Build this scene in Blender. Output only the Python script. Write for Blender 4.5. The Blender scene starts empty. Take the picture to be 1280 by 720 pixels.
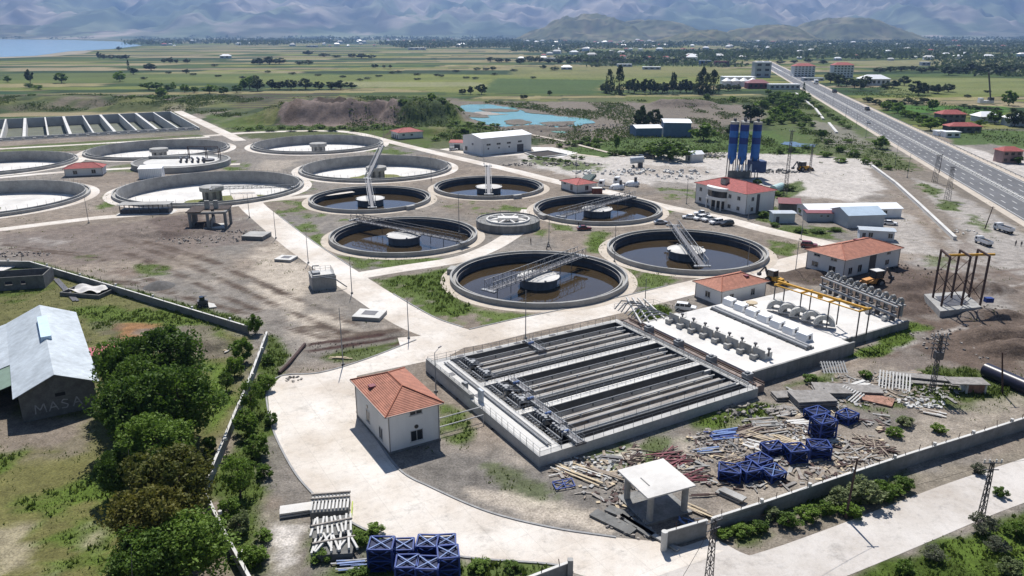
import bpy, math, random
import numpy as np
from mathutils import Vector, Matrix

# ------------------------------------------------------------------ camera
F_PX = 968.0; PITCH = math.atan((360-41)/F_PX); CAM_H = 57.3
scene = bpy.context.scene
C = scene.collection
cd = bpy.data.cameras.new("camera"); cam = bpy.data.objects.new("camera", cd); C.objects.link(cam)
cam.location = (0, 0, CAM_H); cam.rotation_euler = (math.pi/2-PITCH, 0, 0)
cd.sensor_width = 36; cd.lens = F_PX/1280*36; cd.clip_end = 60000; cd.clip_start = 1
scene.camera = cam

# ------------------------------------------------------------------ sky, sun, exposure
SUN_EL = 55; SUN_AZ = -6       # degrees: the sun stands ahead of the camera, a little to the left
world = bpy.data.worlds.new("World"); scene.world = world; world.use_nodes = True
wn = world.node_tree; sky = wn.nodes.new("ShaderNodeTexSky"); sky.sky_type = 'NISHITA'
sky.sun_disc = False; sky.sun_elevation = math.radians(SUN_EL); sky.sun_rotation = math.radians(SUN_AZ)
sky.altitude = 1700; sky.air_density = 1.0; sky.dust_density = 0.6
wn.links.new(sky.outputs[0], wn.nodes["Background"].inputs[0])
wn.nodes["Background"].inputs[1].default_value = 0.05
sl = bpy.data.lights.new("sun", 'SUN'); sl.energy = 5.0; sl.angle = math.radians(0.53); sl.color = (1.0, 0.955, 0.89)
so = bpy.data.objects.new("sun", sl); C.objects.link(so)
az = math.radians(SUN_AZ); el = math.radians(SUN_EL)
sd = Vector((math.sin(az)*math.cos(el), math.cos(az)*math.cos(el), math.sin(el)))
so.rotation_euler = sd.to_track_quat('Z', 'Y').to_euler(); so.location = (0, 100, 300)
scene.view_settings.view_transform = 'Standard'; scene.view_settings.look = 'None'
scene.view_settings.exposure = 0.6; scene.view_settings.gamma = 1
scene.cycles.volume_bounces = 0 if hasattr(scene, 'cycles') else 0
scene.cycles.max_bounces = 5

rng = random.Random(7); nr = np.random.RandomState(11)
R = math.radians

def G(px, py, z=0.0):
    """real point at height z where the line of sight through a photo pixel lands"""
    a = (px-640)/F_PX; b = (360-py)/F_PX
    dy = math.cos(PITCH)+b*math.sin(PITCH); dz = -math.sin(PITCH)+b*math.cos(PITCH)
    t = (z-CAM_H)/dz
    return Vector((t*a, t*dy, z))
def g2(px, py, z=0.0):
    v = G(px, py, z); return (v.x, v.y)

# ------------------------------------------------------------------ numpy noise
def vnoise(x, y, seed=0):
    x = np.asarray(x, float); y = np.asarray(y, float)
    xi = np.floor(x).astype(np.int64); yi = np.floor(y).astype(np.int64); fx = x-xi; fy = y-yi
    fx = fx*fx*(3-2*fx); fy = fy*fy*(3-2*fy)
    def h(a, b):
        n = (a*374761393+b*668265263+seed*1442695041) & 0xffffffff
        n = ((n ^ (n >> 13))*1274126177) & 0xffffffff
        n = n ^ (n >> 16)
        return (n & 0xffff)/65535.0
    return (h(xi, yi)*(1-fx)+h(xi+1, yi)*fx)*(1-fy)+(h(xi, yi+1)*(1-fx)+h(xi+1, yi+1)*fx)*fy
def fbm(x, y, s, o=4, seed=0):
    v = 0; a = 1; t = 0
    for i in range(o):
        v = v+a*vnoise(np.asarray(x)/s, np.asarray(y)/s, seed+i*17); t += a; a *= .5; s = s/2.03
    return v/t
def sst(a, b, x):
    t = np.clip((x-a)/(b-a), 0, 1); return t*t*(3-2*t)
def sdpoly(X, Y, P):
    """signed distance, negative inside"""
    P = np.asarray(P, float); n = len(P); d = np.full(X.shape, 1e18); ins = np.zeros(X.shape, bool)
    for i in range(n):
        x0, y0 = P[i]; x1, y1 = P[(i+1) % n]
        ex, ey = x1-x0, y1-y0; wx, wy = X-x0, Y-y0
        t = np.clip((wx*ex+wy*ey)/(ex*ex+ey*ey+1e-9), 0, 1)
        d = np.minimum(d, (wx-ex*t)**2+(wy-ey*t)**2)
        c = (y0 > Y) != (y1 > Y)
        if y1 != y0:
            ins ^= c & (X < (x1-x0)*(Y-y0)/(y1-y0)+x0)
    d = np.sqrt(d); return np.where(ins, -d, d)

# ------------------------------------------------------------------ materials
MATS = {}
def mat(name, col, rough=.8, var=.25, scale=.5, col2=None, bump=0, metal=0, fine=None, spec=.3, streak=False, trans=0, famp=.12):
    """procedural material: two-tone noise in object space plus optional bump"""
    if name in MATS: return MATS[name]
    m = bpy.data.materials.new(name); m.use_nodes = True; nt = m.node_tree; N = nt.nodes; L = nt.links
    b = N["Principled BSDF"]; b.inputs["Roughness"].default_value = rough; b.inputs["Metallic"].default_value = metal
    b.inputs["Specular IOR Level"].default_value = spec
    geo = N.new("ShaderNodeNewGeometry")
    mp = N.new("ShaderNodeMapping"); L.new(geo.outputs["Position"], mp.inputs[0])
    if streak: mp.inputs["Scale"].default_value = (1, 1, .18)
    n1 = N.new("ShaderNodeTexNoise"); n1.inputs["Scale"].default_value = scale; n1.inputs["Detail"].default_value = 6
    n1.inputs["Roughness"].default_value = .65; L.new(mp.outputs[0], n1.inputs[0])
    mr = N.new("ShaderNodeMapRange"); mr.inputs[1].default_value = .3; mr.inputs[2].default_value = .7; L.new(n1.outputs[0], mr.inputs[0])
    mx = N.new("ShaderNodeMix"); mx.data_type = 'RGBA'; L.new(mr.outputs[0], mx.inputs[0])
    c2 = col2 if col2 else tuple(c*(1-var) for c in col)
    mx.inputs[6].default_value = (*c2, 1); mx.inputs[7].default_value = (*[min(1, c*(1+var*.4)) for c in col], 1)
    out = mx.outputs[2]
    if fine:
        n2 = N.new("ShaderNodeTexNoise"); n2.inputs["Scale"].default_value = fine; n2.inputs["Detail"].default_value = 3
        L.new(geo.outputs["Position"], n2.inputs[0])
        m2 = N.new("ShaderNodeMapRange"); m2.inputs[1].default_value = .3; m2.inputs[2].default_value = .7
        m2.inputs[3].default_value = 1-famp; m2.inputs[4].default_value = 1+famp*.6; L.new(n2.outputs[0], m2.inputs[0])
        mm = N.new("ShaderNodeMix"); mm.data_type = 'RGBA'; mm.blend_type = 'MULTIPLY'; mm.inputs[0].default_value = 1
        L.new(out, mm.inputs[6]); L.new(m2.outputs[0], mm.inputs[7]); out = mm.outputs[2]
    L.new(out, b.inputs["Base Color"])
    if bump:
        bp = N.new("ShaderNodeBump"); bp.inputs["Strength"].default_value = bump; bp.inputs["Distance"].default_value = .2
        L.new(n1.outputs[0], bp.inputs["Height"]); L.new(bp.outputs[0], b.inputs["Normal"])
    if trans:
        t = N.new("ShaderNodeBsdfTranslucent"); L.new(out, t.inputs[0]); s = N.new("ShaderNodeMixShader"); s.inputs[0].default_value = trans
        L.new(b.outputs[0], s.inputs[1]); L.new(t.outputs[0], s.inputs[2]); L.new(s.outputs[0], N["Material Output"].inputs[0])
    MATS[name] = m; return m
def tile_mat(name, col, axis_scale=2.6):
    """roof tiles: courses and rolls from wave bands in object space"""
    if name in MATS: return MATS[name]
    m = mat(name, col, .75, .35, .9, fine=5); nt = m.node_tree; N = nt.nodes; L = nt.links; b = N["Principled BSDF"]
    tc = N.new("ShaderNodeTexCoord"); src = b.inputs["Base Color"].links[0].from_socket
    w = N.new("ShaderNodeTexWave"); w.bands_direction = 'Z'; w.inputs["Scale"].default_value = axis_scale; w.inputs["Distortion"].default_value = .4
    L.new(tc.outputs["Object"], w.inputs[0])
    mr = N.new("ShaderNodeMapRange"); mr.inputs[1].default_value = 0; mr.inputs[2].default_value = .35; mr.inputs[3].default_value = .5; mr.inputs[4].default_value = 1
    L.new(w.outputs["Fac"], mr.inputs[0])
    mm = N.new("ShaderNodeMix"); mm.data_type = 'RGBA'; mm.blend_type = 'MULTIPLY'; mm.inputs[0].default_value = 1
    L.new(src, mm.inputs[6]); L.new(mr.outputs[0], mm.inputs[7]); L.new(mm.outputs[2], b.inputs["Base Color"])
    bp = N.new("ShaderNodeBump"); bp.inputs["Strength"].default_value = .6; bp.inputs["Distance"].default_value = .08
    L.new(w.outputs["Fac"], bp.inputs["Height"]); L.new(bp.outputs[0], b.inputs["Normal"])
    return m
def water_mat(name, col, rough=.06, bump=.03, scale=1.5):
    m = mat(name, col, rough, .3, .05, spec=.5); N = m.node_tree.nodes; L = m.node_tree.links; b = N["Principled BSDF"]
    n = N.new("ShaderNodeTexNoise"); n.inputs["Scale"].default_value = scale; g = N.new("ShaderNodeNewGeometry"); L.new(g.outputs["Position"], n.inputs[0])
    bp = N.new("ShaderNodeBump"); bp.inputs["Strength"].default_value = bump; bp.inputs["Distance"].default_value = .1
    L.new(n.outputs[0], bp.inputs["Height"]); L.new(bp.outputs[0], b.inputs["Normal"]); b.inputs["IOR"].default_value = 1.42
    return m
M_CONC = mat("concrete_grey", (.36, .355, .34), .85, .35, .22, fine=2.5, bump=.1)
M_CONCD = mat("concrete_raw_dark", (.24, .24, .235), .9, .45, .5, fine=3, bump=.2, streak=True)
M_CONCL = mat("concrete_pale", (.58, .57, .545), .85, .2, .12, fine=4, famp=.06)
M_WHITE = mat("concrete_white", (.64, .62, .59), .8, .28, .10, fine=1.2, famp=.05)
def road_mat(name, c1, c2, joint=.82):
    """concrete paving: slab joints, dust blown in large soft areas, small stains"""
    m = bpy.data.materials.new(name); m.use_nodes = True; N = m.node_tree.nodes; L = m.node_tree.links; b = N["Principled BSDF"]; b.inputs["Roughness"].default_value = .9; b.inputs["Specular IOR Level"].default_value = .2
    g = N.new("ShaderNodeNewGeometry"); prev = None
    def noise(sc, det, r=.65):
        n = N.new("ShaderNodeTexNoise"); n.inputs["Scale"].default_value = sc; n.inputs["Detail"].default_value = det; n.inputs["Roughness"].default_value = r; L.new(g.outputs["Position"], n.inputs[0]); return n
    def rng_(n, a, b_, lo, hi):
        r = N.new("ShaderNodeMapRange"); r.inputs[1].default_value = a; r.inputs[2].default_value = b_; r.inputs[3].default_value = lo; r.inputs[4].default_value = hi; L.new(n, r.inputs[0]); return r.outputs[0]
    mx = N.new("ShaderNodeMix"); mx.data_type = 'RGBA'; L.new(rng_(noise(.06, 7).outputs[0], .38, .62, 0, 1), mx.inputs[0]); mx.inputs[6].default_value = (*c1, 1); mx.inputs[7].default_value = (*c2, 1); prev = mx.outputs[2]
    def mul(sock):
        nonlocal prev
        x = N.new("ShaderNodeMix"); x.data_type = 'RGBA'; x.blend_type = 'MULTIPLY'; x.inputs[0].default_value = 1; L.new(prev, x.inputs[6]); L.new(sock, x.inputs[7]); prev = x.outputs[2]
    mul(rng_(noise(.9, 6, .75).outputs[0], .25, .5, .76, 1.0)); mul(rng_(noise(.22, 5, .8).outputs[0], .3, .44, .70, 1.0)); mul(rng_(noise(5, 3).outputs[0], .3, .7, .93, 1.05))
    if joint < 1:
        mp = N.new("ShaderNodeMapping"); mp.inputs["Rotation"].default_value = (0, 0, -math.radians(30.6)); L.new(g.outputs["Position"], mp.inputs[0])
        br = N.new("ShaderNodeTexBrick"); br.offset = 0; br.inputs["Color1"].default_value = (1, 1, 1, 1); br.inputs["Color2"].default_value = (.95, .95, .95, 1); br.inputs["Mortar"].default_value = (joint, joint, joint, 1)
        br.inputs["Scale"].default_value = 1; br.inputs["Brick Width"].default_value = 4.2; br.inputs["Row Height"].default_value = 4.2; br.inputs["Mortar Size"].default_value = .035; L.new(mp.outputs[0], br.inputs[0]); mul(br.outputs[0])
    L.new(prev, b.inputs["Base Color"]); MATS[name] = m; return m
M_ROAD = road_mat("road_concrete", (.50, .44, .375), (.67, .63, .58))
M_DIRTROAD = road_mat("dirt_road", (.40, .36, .32), (.54, .51, .48), 1)
M_PALEDIRT = mat("pale_dust", (.50, .44, .37), .95, .2, .2, fine=1.5)
M_KERB = mat("kerb_stone", (.30, .30, .30), .85, .3, .8)
M_ASPH = mat("asphalt", (.125, .127, .133), .85, .28, .06, fine=.8, famp=.10)
M_PAINT = mat("road_paint", (.78, .78, .76), .7, .15, .8)
M_WALLW = mat("render_white", (.70, .70, .69), .85, .1, .25, fine=5, streak=True, famp=.03)
M_WALLB = mat("render_offwhite", (.60, .60, .58), .85, .1, .25, fine=5, streak=True, famp=.03)
M_TILE = tile_mat("roof_tile_orange", (.46, .195, .13))
M_TILER = tile_mat("roof_tile_red", (.42, .10, .09), 3)
M_GLASS = mat("window_glass", (.02, .025, .03), .12, .2, 2, spec=.6)
M_FRAME = mat("window_frame", (.55, .55, .55), .6, .1, 2)
M_STEEL = mat("galvanised_steel", (.235, .245, .26), .6, .3, 1.5, metal=.2)
M_STEELD = mat("steel_dark", (.10, .10, .11), .55, .35, 1.5, metal=.3)
M_RUST = mat("steel_rust_brown", (.075, .045, .04), .8, .4, 1.2)
M_YEL = mat("yellow_paint", (.62, .34, .04), .5, .2, 1.5)
M_BLUE = mat("blue_paint", (.018, .052, .24), .6, .45, 1.2)
M_BLUEL = mat("blue_paint_pale", (.12, .20, .42), .5, .35, 1.2)
M_WOOD = mat("wood_weathered", (.30, .25, .20), .9, .4, 1.5, fine=6)
M_WOODP = mat("wood_pale", (.52, .43, .30), .85, .3, 1.5, fine=6)
M_BLACK = mat("rubber_black", (.02, .02, .02), .8, .3, 2)
M_BARN = mat("corrugated_pale_blue", (.47, .52, .56), .55, .22, .25, fine=1.0, famp=.10)
M_MET = mat("sheet_metal_white", (.78, .79, .80), .45, .08, .6)
M_GREYB = mat("sheet_metal_grey", (.42, .46, .50), .5, .12, .6)
M_MAROON = mat("sheet_metal_maroon", (.20, .05, .065), .6, .2, .8)
M_BLOCK = mat("concrete_block_dark", (.17, .17, .165), .95, .35, .8, fine=4)
M_WATER = water_mat("water_murky", (.05, .036, .02), .05, .02)
M_WATERD = mat("water_dark", (.012, .013, .015), .45, .3, .5, spec=.25)
M_POND = water_mat("water_turquoise", (.17, .40, .36), .12, .03, .3)
M_BWALL = mat("boundary_concrete", (.25, .25, .245), .9, .35, .3, fine=2.5, bump=.1)
M_INNER = mat("tank_inside_shade", (.085, .10, .125), .75, .4, .4, fine=3, streak=True)  # tank concrete darkened and blued on the inside, shade put into the colour
M_STREAM = water_mat("water_stream", (.09, .13, .15), .1, .02, .3)
M_LAKE = water_mat("water_lake", (.22, .36, .46), .2, .02, .05)
M_RUBBLE = mat("rubble_stone", (.34, .31, .28), .95, .4, 1.2, fine=5)
M_SOILD = mat("heap_soil_dark", (.05, .042, .038), .95, .4, .6, bump=.4)
M_SAND = mat("heap_sand", (.48, .44, .38), .95, .2, .6, bump=.2)

# ------------------------------------------------------------------ mesh builder
class MB:
    def __init__(s): s.v = []; s.f = []; s.mi = []; s.cur = 0; s.mats = None
    def m(s, i): s.cur = i; return s
    def add(s, vs, fs):
        o = len(s.v); s.v += [tuple(v) for v in vs]
        for f in fs: s.f.append(tuple(i+o for i in f)); s.mi.append(s.cur)
        return s
    def box(s, x0, x1, y0, y1, z0, z1):
        return s.add([(x0, y0, z0), (x1, y0, z0), (x1, y1, z0), (x0, y1, z0), (x0, y0, z1), (x1, y0, z1), (x1, y1, z1), (x0, y1, z1)],
                     [(3, 2, 1, 0), (4, 5, 6, 7), (0, 1, 5, 4), (1, 2, 6, 5), (2, 3, 7, 6), (3, 0, 4, 7)])
    def cbox(s, c, d, rot=None):
        """box at centre c with size d, optional rotation matrix"""
        vs = [Vector((i*d[0]/2, j*d[1]/2, k*d[2]/2)) for k in (-1, 1) for i, j in ((-1, -1), (1, -1), (1, 1), (-1, 1))]
        if rot is not None: vs = [rot @ v for v in vs]
        c = Vector(c)
        return s.add([v+c for v in vs], [(3, 2, 1, 0), (4, 5, 6, 7), (0, 1, 5, 4), (1, 2, 6, 5), (2, 3, 7, 6), (3, 0, 4, 7)])
    def bar(s, a, b, w, h=None):
        """rectangular bar from a to b"""
        a = Vector(a); b = Vector(b); h = h or w; d = b-a; l = d.length
        if l < 1e-6: return s
        q = d.to_track_quat('X', 'Z').to_matrix()
        return s.cbox((a+b)/2, (l, w, h), q)
    def tube(s, a, b, r, r2=None, n=8, cap=True):
        a = Vector(a); b = Vector(b); d = b-a
        if d.length < 1e-6: return s
        r2 = r if r2 is None else r2; q = d.to_track_quat('Z', 'Y').to_matrix()
        vs = []
        for c, rr in ((a, r), (b, r2)):
            for i in range(n):
                t = 2*math.pi*i/n; vs.append(c+q @ Vector((rr*math.cos(t), rr*math.sin(t), 0)))
        fs = [(i, (i+1) % n, n+(i+1) % n, n+i) for i in range(n)]
        if cap: fs += [tuple(range(n-1, -1, -1)), tuple(range(n, 2*n))]
        return s.add(vs, fs)
    def path(s, pts, r, n=6):
        for a, b in zip(pts[:-1], pts[1:]): s.tube(a, b, r, n=n)
        return s
    def prism(s, poly, z0, z1):
        n = len(poly); a = sum(poly[i][0]*poly[(i+1) % n][1]-poly[(i+1) % n][0]*poly[i][1] for i in range(n))
        if a < 0: poly = poly[::-1]
        vs = [(p[0], p[1], z0) for p in poly]+[(p[0], p[1], z1) for p in poly]
        return s.add(vs, [tuple(range(n-1, -1, -1)), tuple(range(n, 2*n))]+[(i, (i+1) % n, n+(i+1) % n, n+i) for i in range(n)])
    def lathe(s, prof, n=96, c=(0, 0), closed=False, a0=0, a1=2*math.pi):
        """profile [(r,z)] revolved round z"""
        full = abs(a1-a0-2*math.pi) < 1e-6; k = len(prof); m = n if full else n+1; vs = []
        for i in range(m):
            t = a0+(a1-a0)*i/n
            for r, z in prof: vs.append((c[0]+r*math.cos(t), c[1]+r*math.sin(t), z))
        fs = []
        for i in range(n):
            j = (i+1) % m
            for p in range(k if closed else k-1):
                q = (p+1) % k; fs.append((i*k+p, j*k+p, j*k+q, i*k+q))
        return s.add(vs, fs)
    def ball(s, c, r, n=10, squash=1):
        return s.lathe([(max(.001, r*math.cos(t)), c[2]+squash*r*math.sin(t)) for t in [(-.5+i/6)*math.pi for i in range(7)]], n, (c[0], c[1]))
    def build(s, name, mats, parent=None, smooth=False):
        me = bpy.data.meshes.new(name); me.from_pydata(s.v, [], s.f)
        if not isinstance(mats, (list, tuple)): mats = [mats]
        for m in mats: me.materials.append(m)
        if len(mats) > 1: me.polygons.foreach_set("material_index", s.mi)
        if smooth: me.polygons.foreach_set("use_smooth", [True]*len(s.f))
        me.update(); o = bpy.data.objects.new(name, me); C.objects.link(o)
        if parent: o.parent = parent
        return o
def tag(o, label=None, cat=None, group=None, kind=None):
    if label: o["label"] = label
    if cat: o["category"] = cat
    if group: o["group"] = group
    if kind: o["kind"] = kind
    return o
def thing(name, label, cat, loc=(0, 0, 0), rz=0, group=None):
    o = bpy.data.objects.new(name, None); C.objects.link(o); o.location = loc; o.rotation_euler = (0, 0, rz)
    o.empty_display_size = .5
    return tag(o, label, cat, group)
def dup(root, loc, rz=None, label=None, scale=None):
    r = root.copy(); C.objects.link(r); r.location = loc
    if rz is not None: r.rotation_euler = (0, 0, rz)
    if scale is not None: r.scale = scale if isinstance(scale, (tuple, list)) else (scale,)*3
    if label: r["label"] = label
    for ch in list(root.children):
        c = ch.copy(); C.objects.link(c); c.parent = r
        for gch in ch.children:
            d = gch.copy(); C.objects.link(d); d.parent = c
    return r
_O = ['first', 'second', 'third', 'fourth', 'fifth', 'sixth', 'seventh', 'eighth', 'ninth', 'tenth', 'eleventh', 'twelfth', 'thirteenth', 'fourteenth', 'fifteenth', 'sixteenth']

# ------------------------------------------------------------------ tanks: measured centres and radii
RW = 21.7; RD = 34.7
TANKS = [  # key, centre, radius
 ('A', (6.5, 180.9), RW), ('B', (47.9, 205.5), RW), ('C', (-31.9, 221.8), RW), ('D', (-51.0, 274.8), RW),
 ('E', (-9.0, 297.2), 21.3), ('F', (28.9, 257.6), RW), ('G', (-60.2, 342.6), 33.4), ('H', (-116.1, 296.2), RD),
 ('I', (-104.2, 419.4), RD), ('J', (-181.3, 399.7), RD), ('K', (-238.0, 355.0), RD), ('L', (-190.5, 274.5), RD)]
PA = R(30.6)                      # direction of the plant's grid
PU = Vector((math.cos(PA), math.sin(PA), 0)); PW = Vector((-math.sin(PA), math.cos(PA), 0))
BAS_O = G(674, 571, 1.7); BAS_O.z = 0; BAS_L, BAS_W, BAS_H = 42.8, 37.6, 1.7
def plant(o, u, w, z=0): return Vector((o.x, o.y, 0))+PU*u+PW*w+Vector((0, 0, z))
RECT_O = G(246, 163.5, 1.2)       # right near corner of the far rectangular basins
_T = ['twentieth', 'thirtieth']
def nth(i):
    """ordinal words, 0 based"""
    if i < 16: return _O[i]
    if i < 19: return ['seventeenth', 'eighteenth', 'nineteenth'][i-16]
    k = i+1; t, u = divmod(k, 10); tens = {2: 'twenty', 3: 'thirty', 4: 'forty', 5: 'fifty', 6: 'sixty'}[t]
    return {2: 'twentieth', 3: 'thirtieth', 4: 'fortieth', 5: 'fiftieth', 6: 'sixtieth'}[t] if u == 0 else tens+' '+_O[u-1]
ORD = [nth(i) for i in range(60)]
# ------------------------------------------------------------------ ground: one sheet, holes where tanks are sunk
def steps(a, b, d0, grow, dmax=1e9):
    out = [a]; d = d0
    while out[-1] < b: out.append(out[-1]+d); d = min(d*grow, dmax)
    return out
ys = [-60, -30, 0, 20, 35, 45, 52]+steps(56, 300, .85, 1.0)[:-1]
ys += steps(ys[-1]+.9, 520, .95, 1.003)[:-1]
ys += steps(ys[-1]+2, 30000, 2.0, 1.022)
xr = [i*1.0 for i in range(0, 261)]; xr += steps(261.3, 16000, 1.6, 1.045)
xs = sorted(set([-x for x in xr]+xr)); xs = np.array(xs); ys = np.array(ys)
X, Y = np.meshgrid(xs, ys); X = X.ravel().copy(); Y = Y.ravel().copy(); nx, ny = len(xs), len(ys)
def rect_sdf(X, Y, o, u0, u1, w0, w1):
    U = (X-o.x)*PU.x+(Y-o.y)*PU.y; W = (X-o.x)*PW.x+(Y-o.y)*PW.y
    return np.maximum(np.maximum(u0-U, U-u1), np.maximum(w0-W, W-w1))
RECT_O = Vector((-193.4, 486.9, 0)); RECT_L, RECT_W = 150.0, 122.0
holes = [(lambda x, y, c=c, r=r: np.hypot(x-c[0], y-c[1])-(r-.9)) for k, c, r in TANKS]
holes.append(lambda x, y: rect_sdf(x, y, BAS_O, .5, BAS_L-.5, .5, BAS_W-.5))
holes.append(lambda x, y: rect_sdf(x, y, RECT_O, -RECT_L+.6, -.6, .6, RECT_W-.6))
dead = np.zeros(X.shape, bool)
for hf in holes:
    s0 = hf(X, Y); cell = .7*np.where(Y > 300, 1.35, 1.0)
    k = np.abs(s0) < cell; e = .01
    gx = (hf(X+e, Y)-s0)/e; gy = (hf(X, Y+e)-s0)/e
    X[k] -= (s0*gx)[k]; Y[k] -= (s0*gy)[k]
    dead |= (s0 <= -cell)
Z = np.zeros(X.shape)
# mounds and heaps of the ground itself
def mound(px, py, rx, ry, h, seed, ang=0):
    c = G(px, py); dx = X-c.x; dy = Y-c.y; ca, sa = math.cos(ang), math.sin(ang)
    u = (dx*ca+dy*sa)/rx; v = (-dx*sa+dy*ca)/ry; r = np.hypot(u, v)+.35*(fbm(X, Y, max(rx, ry)*.5, 3, seed)-.5)
    global Z; Z = np.maximum(Z, h*sst(1, .35, r)*(.75+.5*fbm(X, Y, max(2, rx*.15), 3, seed+5)))
mound(425, 149.5, 82, 34, 13, 1, .1); mound(522, 150, 42, 34, 14, 2, -.2); mound(545, 166, 45, 14, 3, 3)
mound(95, 131, 90, 36, 7, 4, .2); mound(20, 136, 50, 36, 5, 4, .2); mound(190, 136, 50, 26, 4.5, 6)
mound(852, 132, 36, 16, 5, 5)
mound(200, 292, 22, 6, 1.3, 8); mound(250, 283, 9, 5, 1.5, 9); mound(1130, 355, 12, 5, 1.4, 10, .5); mound(1225, 362, 9, 5, 2.0, 11)
mound(1255, 425, 12, 5, 2.6, 12); mound(1195, 352, 7, 4, 1.8, 31); mound(1150, 372, 7, 3.5, 1.2, 32); mound(1270, 440, 9, 4, 2.2, 33); mound(1105, 348, 8, 4, 1.2, 34); mound(1240, 395, 9, 3, 1.3, 35); mound(1110, 385, 10, 5, .8, 13); mound(1010, 343, 9, 3, .9, 14); mound(275, 432, 6, 4, 1.2, 15)
mound(660, 160, 18, 8, 1.5, 16); mound(700, 163, 22, 7, 1.8, 17); mound(960, 205, 10, 6, 1.5, 18)
near = (Y < 560) & (np.abs(X) < 330)
Z += np.where(near & (Z > .2), .5*(fbm(X, Y, 3, 3, 21)-.5), 0); gul = np.abs(2*fbm(X, Y*.35, 7, 4, 22)-1); Z += np.where(near & (Z > 2.2) & (Y > 350), sst(2.2, 5, Z)*(3.2*(gul-.45)+2.2*(fbm(X, Y, 16, 3, 23)-.5)), 0)

# base colours, painted as what the ground is made of
def C3(r, g, b): return np.array([r, g, b])
SOIL = C3(.212, .178, .146); SOILG = C3(.205, .186, .165); SOILD = C3(.082, .06, .047); GRASS = C3(.062, .096, .016); GRASSD = C3(.04, .062, .02)
DRY = C3(.19, .165, .085); PALE = C3(.44, .385, .32); WHITEG = C3(.50, .465, .43); PINK = C3(.26, .225, .19); ASH = C3(.13, .12, .115)
n_big = fbm(X, Y, 40, 4, 31); n_mid = fbm(X, Y, 9, 4, 32); n_fine = fbm(X, Y, 2.6, 3, 33); n_g = fbm(X, Y, 5, 4, 34); n_rgh = fbm(X, Y*.3, 13, 4, 36)
col = SOIL[None, :]*(.72+.56*n_mid[:, None])*(.8+.4*n_fine[:, None])
col = col+(SOILG*1.0-SOIL)[None, :]*sst(.4, .6, n_big)[:, None]
weed = np.zeros(X.shape)            # where plants grow, used again for the grass tufts
def paint(poly, c, feather=2.0, amp=2.5, strength=1.0, patch=None, world=False, w=0, bigp=False):
    """patch = noise threshold: leaves holes; w = weed density"""
    global col
    P = poly if world else [g2(*p) for p in poly]
    P = np.array(P); m = feather+amp+2
    k = (X > P[:, 0].min()-m) & (X < P[:, 0].max()+m) & (Y > P[:, 1].min()-m) & (Y < P[:, 1].max()+m)
    if not k.any(): return
    d = sdpoly(X[k], Y[k], P)+amp*2*(n_g[k]-.5)+amp*(n_fine[k]-.5)
    a = sst(feather*.5, -feather*.5, d)*strength
    if patch is not None:
        q = n_rgh[k] if bigp else (.6*n_mid[k]+.4*n_fine[k]); a = a*sst(patch-.05, patch+.05, q)
    cc = c[None, :]*(.82+.36*n_fine[k])[:, None]
    col[k] = col[k]*(1-a[:, None])+cc*a[:, None]
    if w: weed[k] = np.maximum(weed[k], a*w)
    elif w == 0 and strength > .5 and c is not GRASS: weed[k] *= (1-a)
# plain of fields beyond the works
far = sst(440, 520, Y+.25*np.abs(X)*0)
th = R(8); U = X*math.cos(th)+Y*math.sin(th)+60*(n_big-.5)*(Y > 700); V = -X*math.sin(th)+Y*math.cos(th)
rw = 34+34*np.floor(V/900.0); row = np.floor(V/np.clip(rw, 34, 180)); cw = 180+160*vnoise(row*3.7, row*0+1.5, 3)
cell = np.floor(U/cw+row*.37)
hsh = vnoise(cell*7.13+.5, row*5.37+.5, 9); hs2 = vnoise(cell*3.71+.5, row*9.1+.5, 19)
PAL = [C3(.030, .062, .015), C3(.075, .10, .022), C3(.16, .165, .048), C3(.05, .08, .02), C3(.20, .175, .085), C3(.022, .045, .014), C3(.115, .135, .032), C3(.22, .185, .11), C3(.04, .07, .018)]
idx = np.clip((hsh*1.15-.07)*len(PAL), 0, len(PAL)-1).astype(int)
fc = np.array(PAL)[idx]*(.85+.3*hs2)[:, None]*(.85+.3*fbm(X, Y/2.5, 60, 4, 41))[:, None]
edge = np.minimum((U/cw+row*.37) % 1, 1-(U/cw+row*.37) % 1)*cw
vr = (V/np.clip(rw, 34, 180)) % 1; vedge = np.minimum(vr, 1-vr)*np.clip(rw, 34, 180); fc = np.where((edge < 3)[:, None], fc*.55, fc); hg = (vnoise(U/160, row*3.3, 51) > .45)&(vedge < 2+Y*.0022); fc = np.where(hg[:, None], C3(.028, .045, .018)[None, :], fc); fc = fc*(1+.16*np.sin(V*1.1+hsh*9)*(Y < 1500)*(hs2 > .4))[:, None]
kf = far[:, None]; col = col*(1-kf)+fc*kf
# beyond the fields: dry valley floor
kk = sst(5200, 7500, Y)[:, None]; col = col*(1-kk)+(C3(.12, .125, .07)*(.7+.6*fbm(X, Y/3, 500, 4, 44)[:, None]))*kk
paint([(150, 98), (520, 92), (760, 96), (1000, 98), (600, 118), (560, 116), (420, 106), (300, 104)], C3(.145, .165, .04), 20, 10, .75)
paint([(620, 98), (760, 100), (740, 118), (600, 116)], C3(.045, .08, .022), 10, 6, .9)
paint([(420, 102), (600, 103), (610, 108), (450, 109)], C3(.21, .21, .11), 8, 6, .8)
paint([(640, 84), (860, 82), (980, 92), (760, 98), (640, 96)], C3(.15, .155, .055), 20, 10, .8)
paint([(0, 92), (330, 90), (500, 96), (300, 104), (0, 104)], C3(.105, .13, .036), 20, 10, .7)
paint([(1130, 97), (1280, 98), (1300, 118), (1100, 117)], C3(.145, .165, .055), 8, 4, .9)
paint([(1120, 131), (1260, 133), (1255, 143), (1110, 140)], C3(.055, .125, .02), 4, 3, 1)
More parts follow.
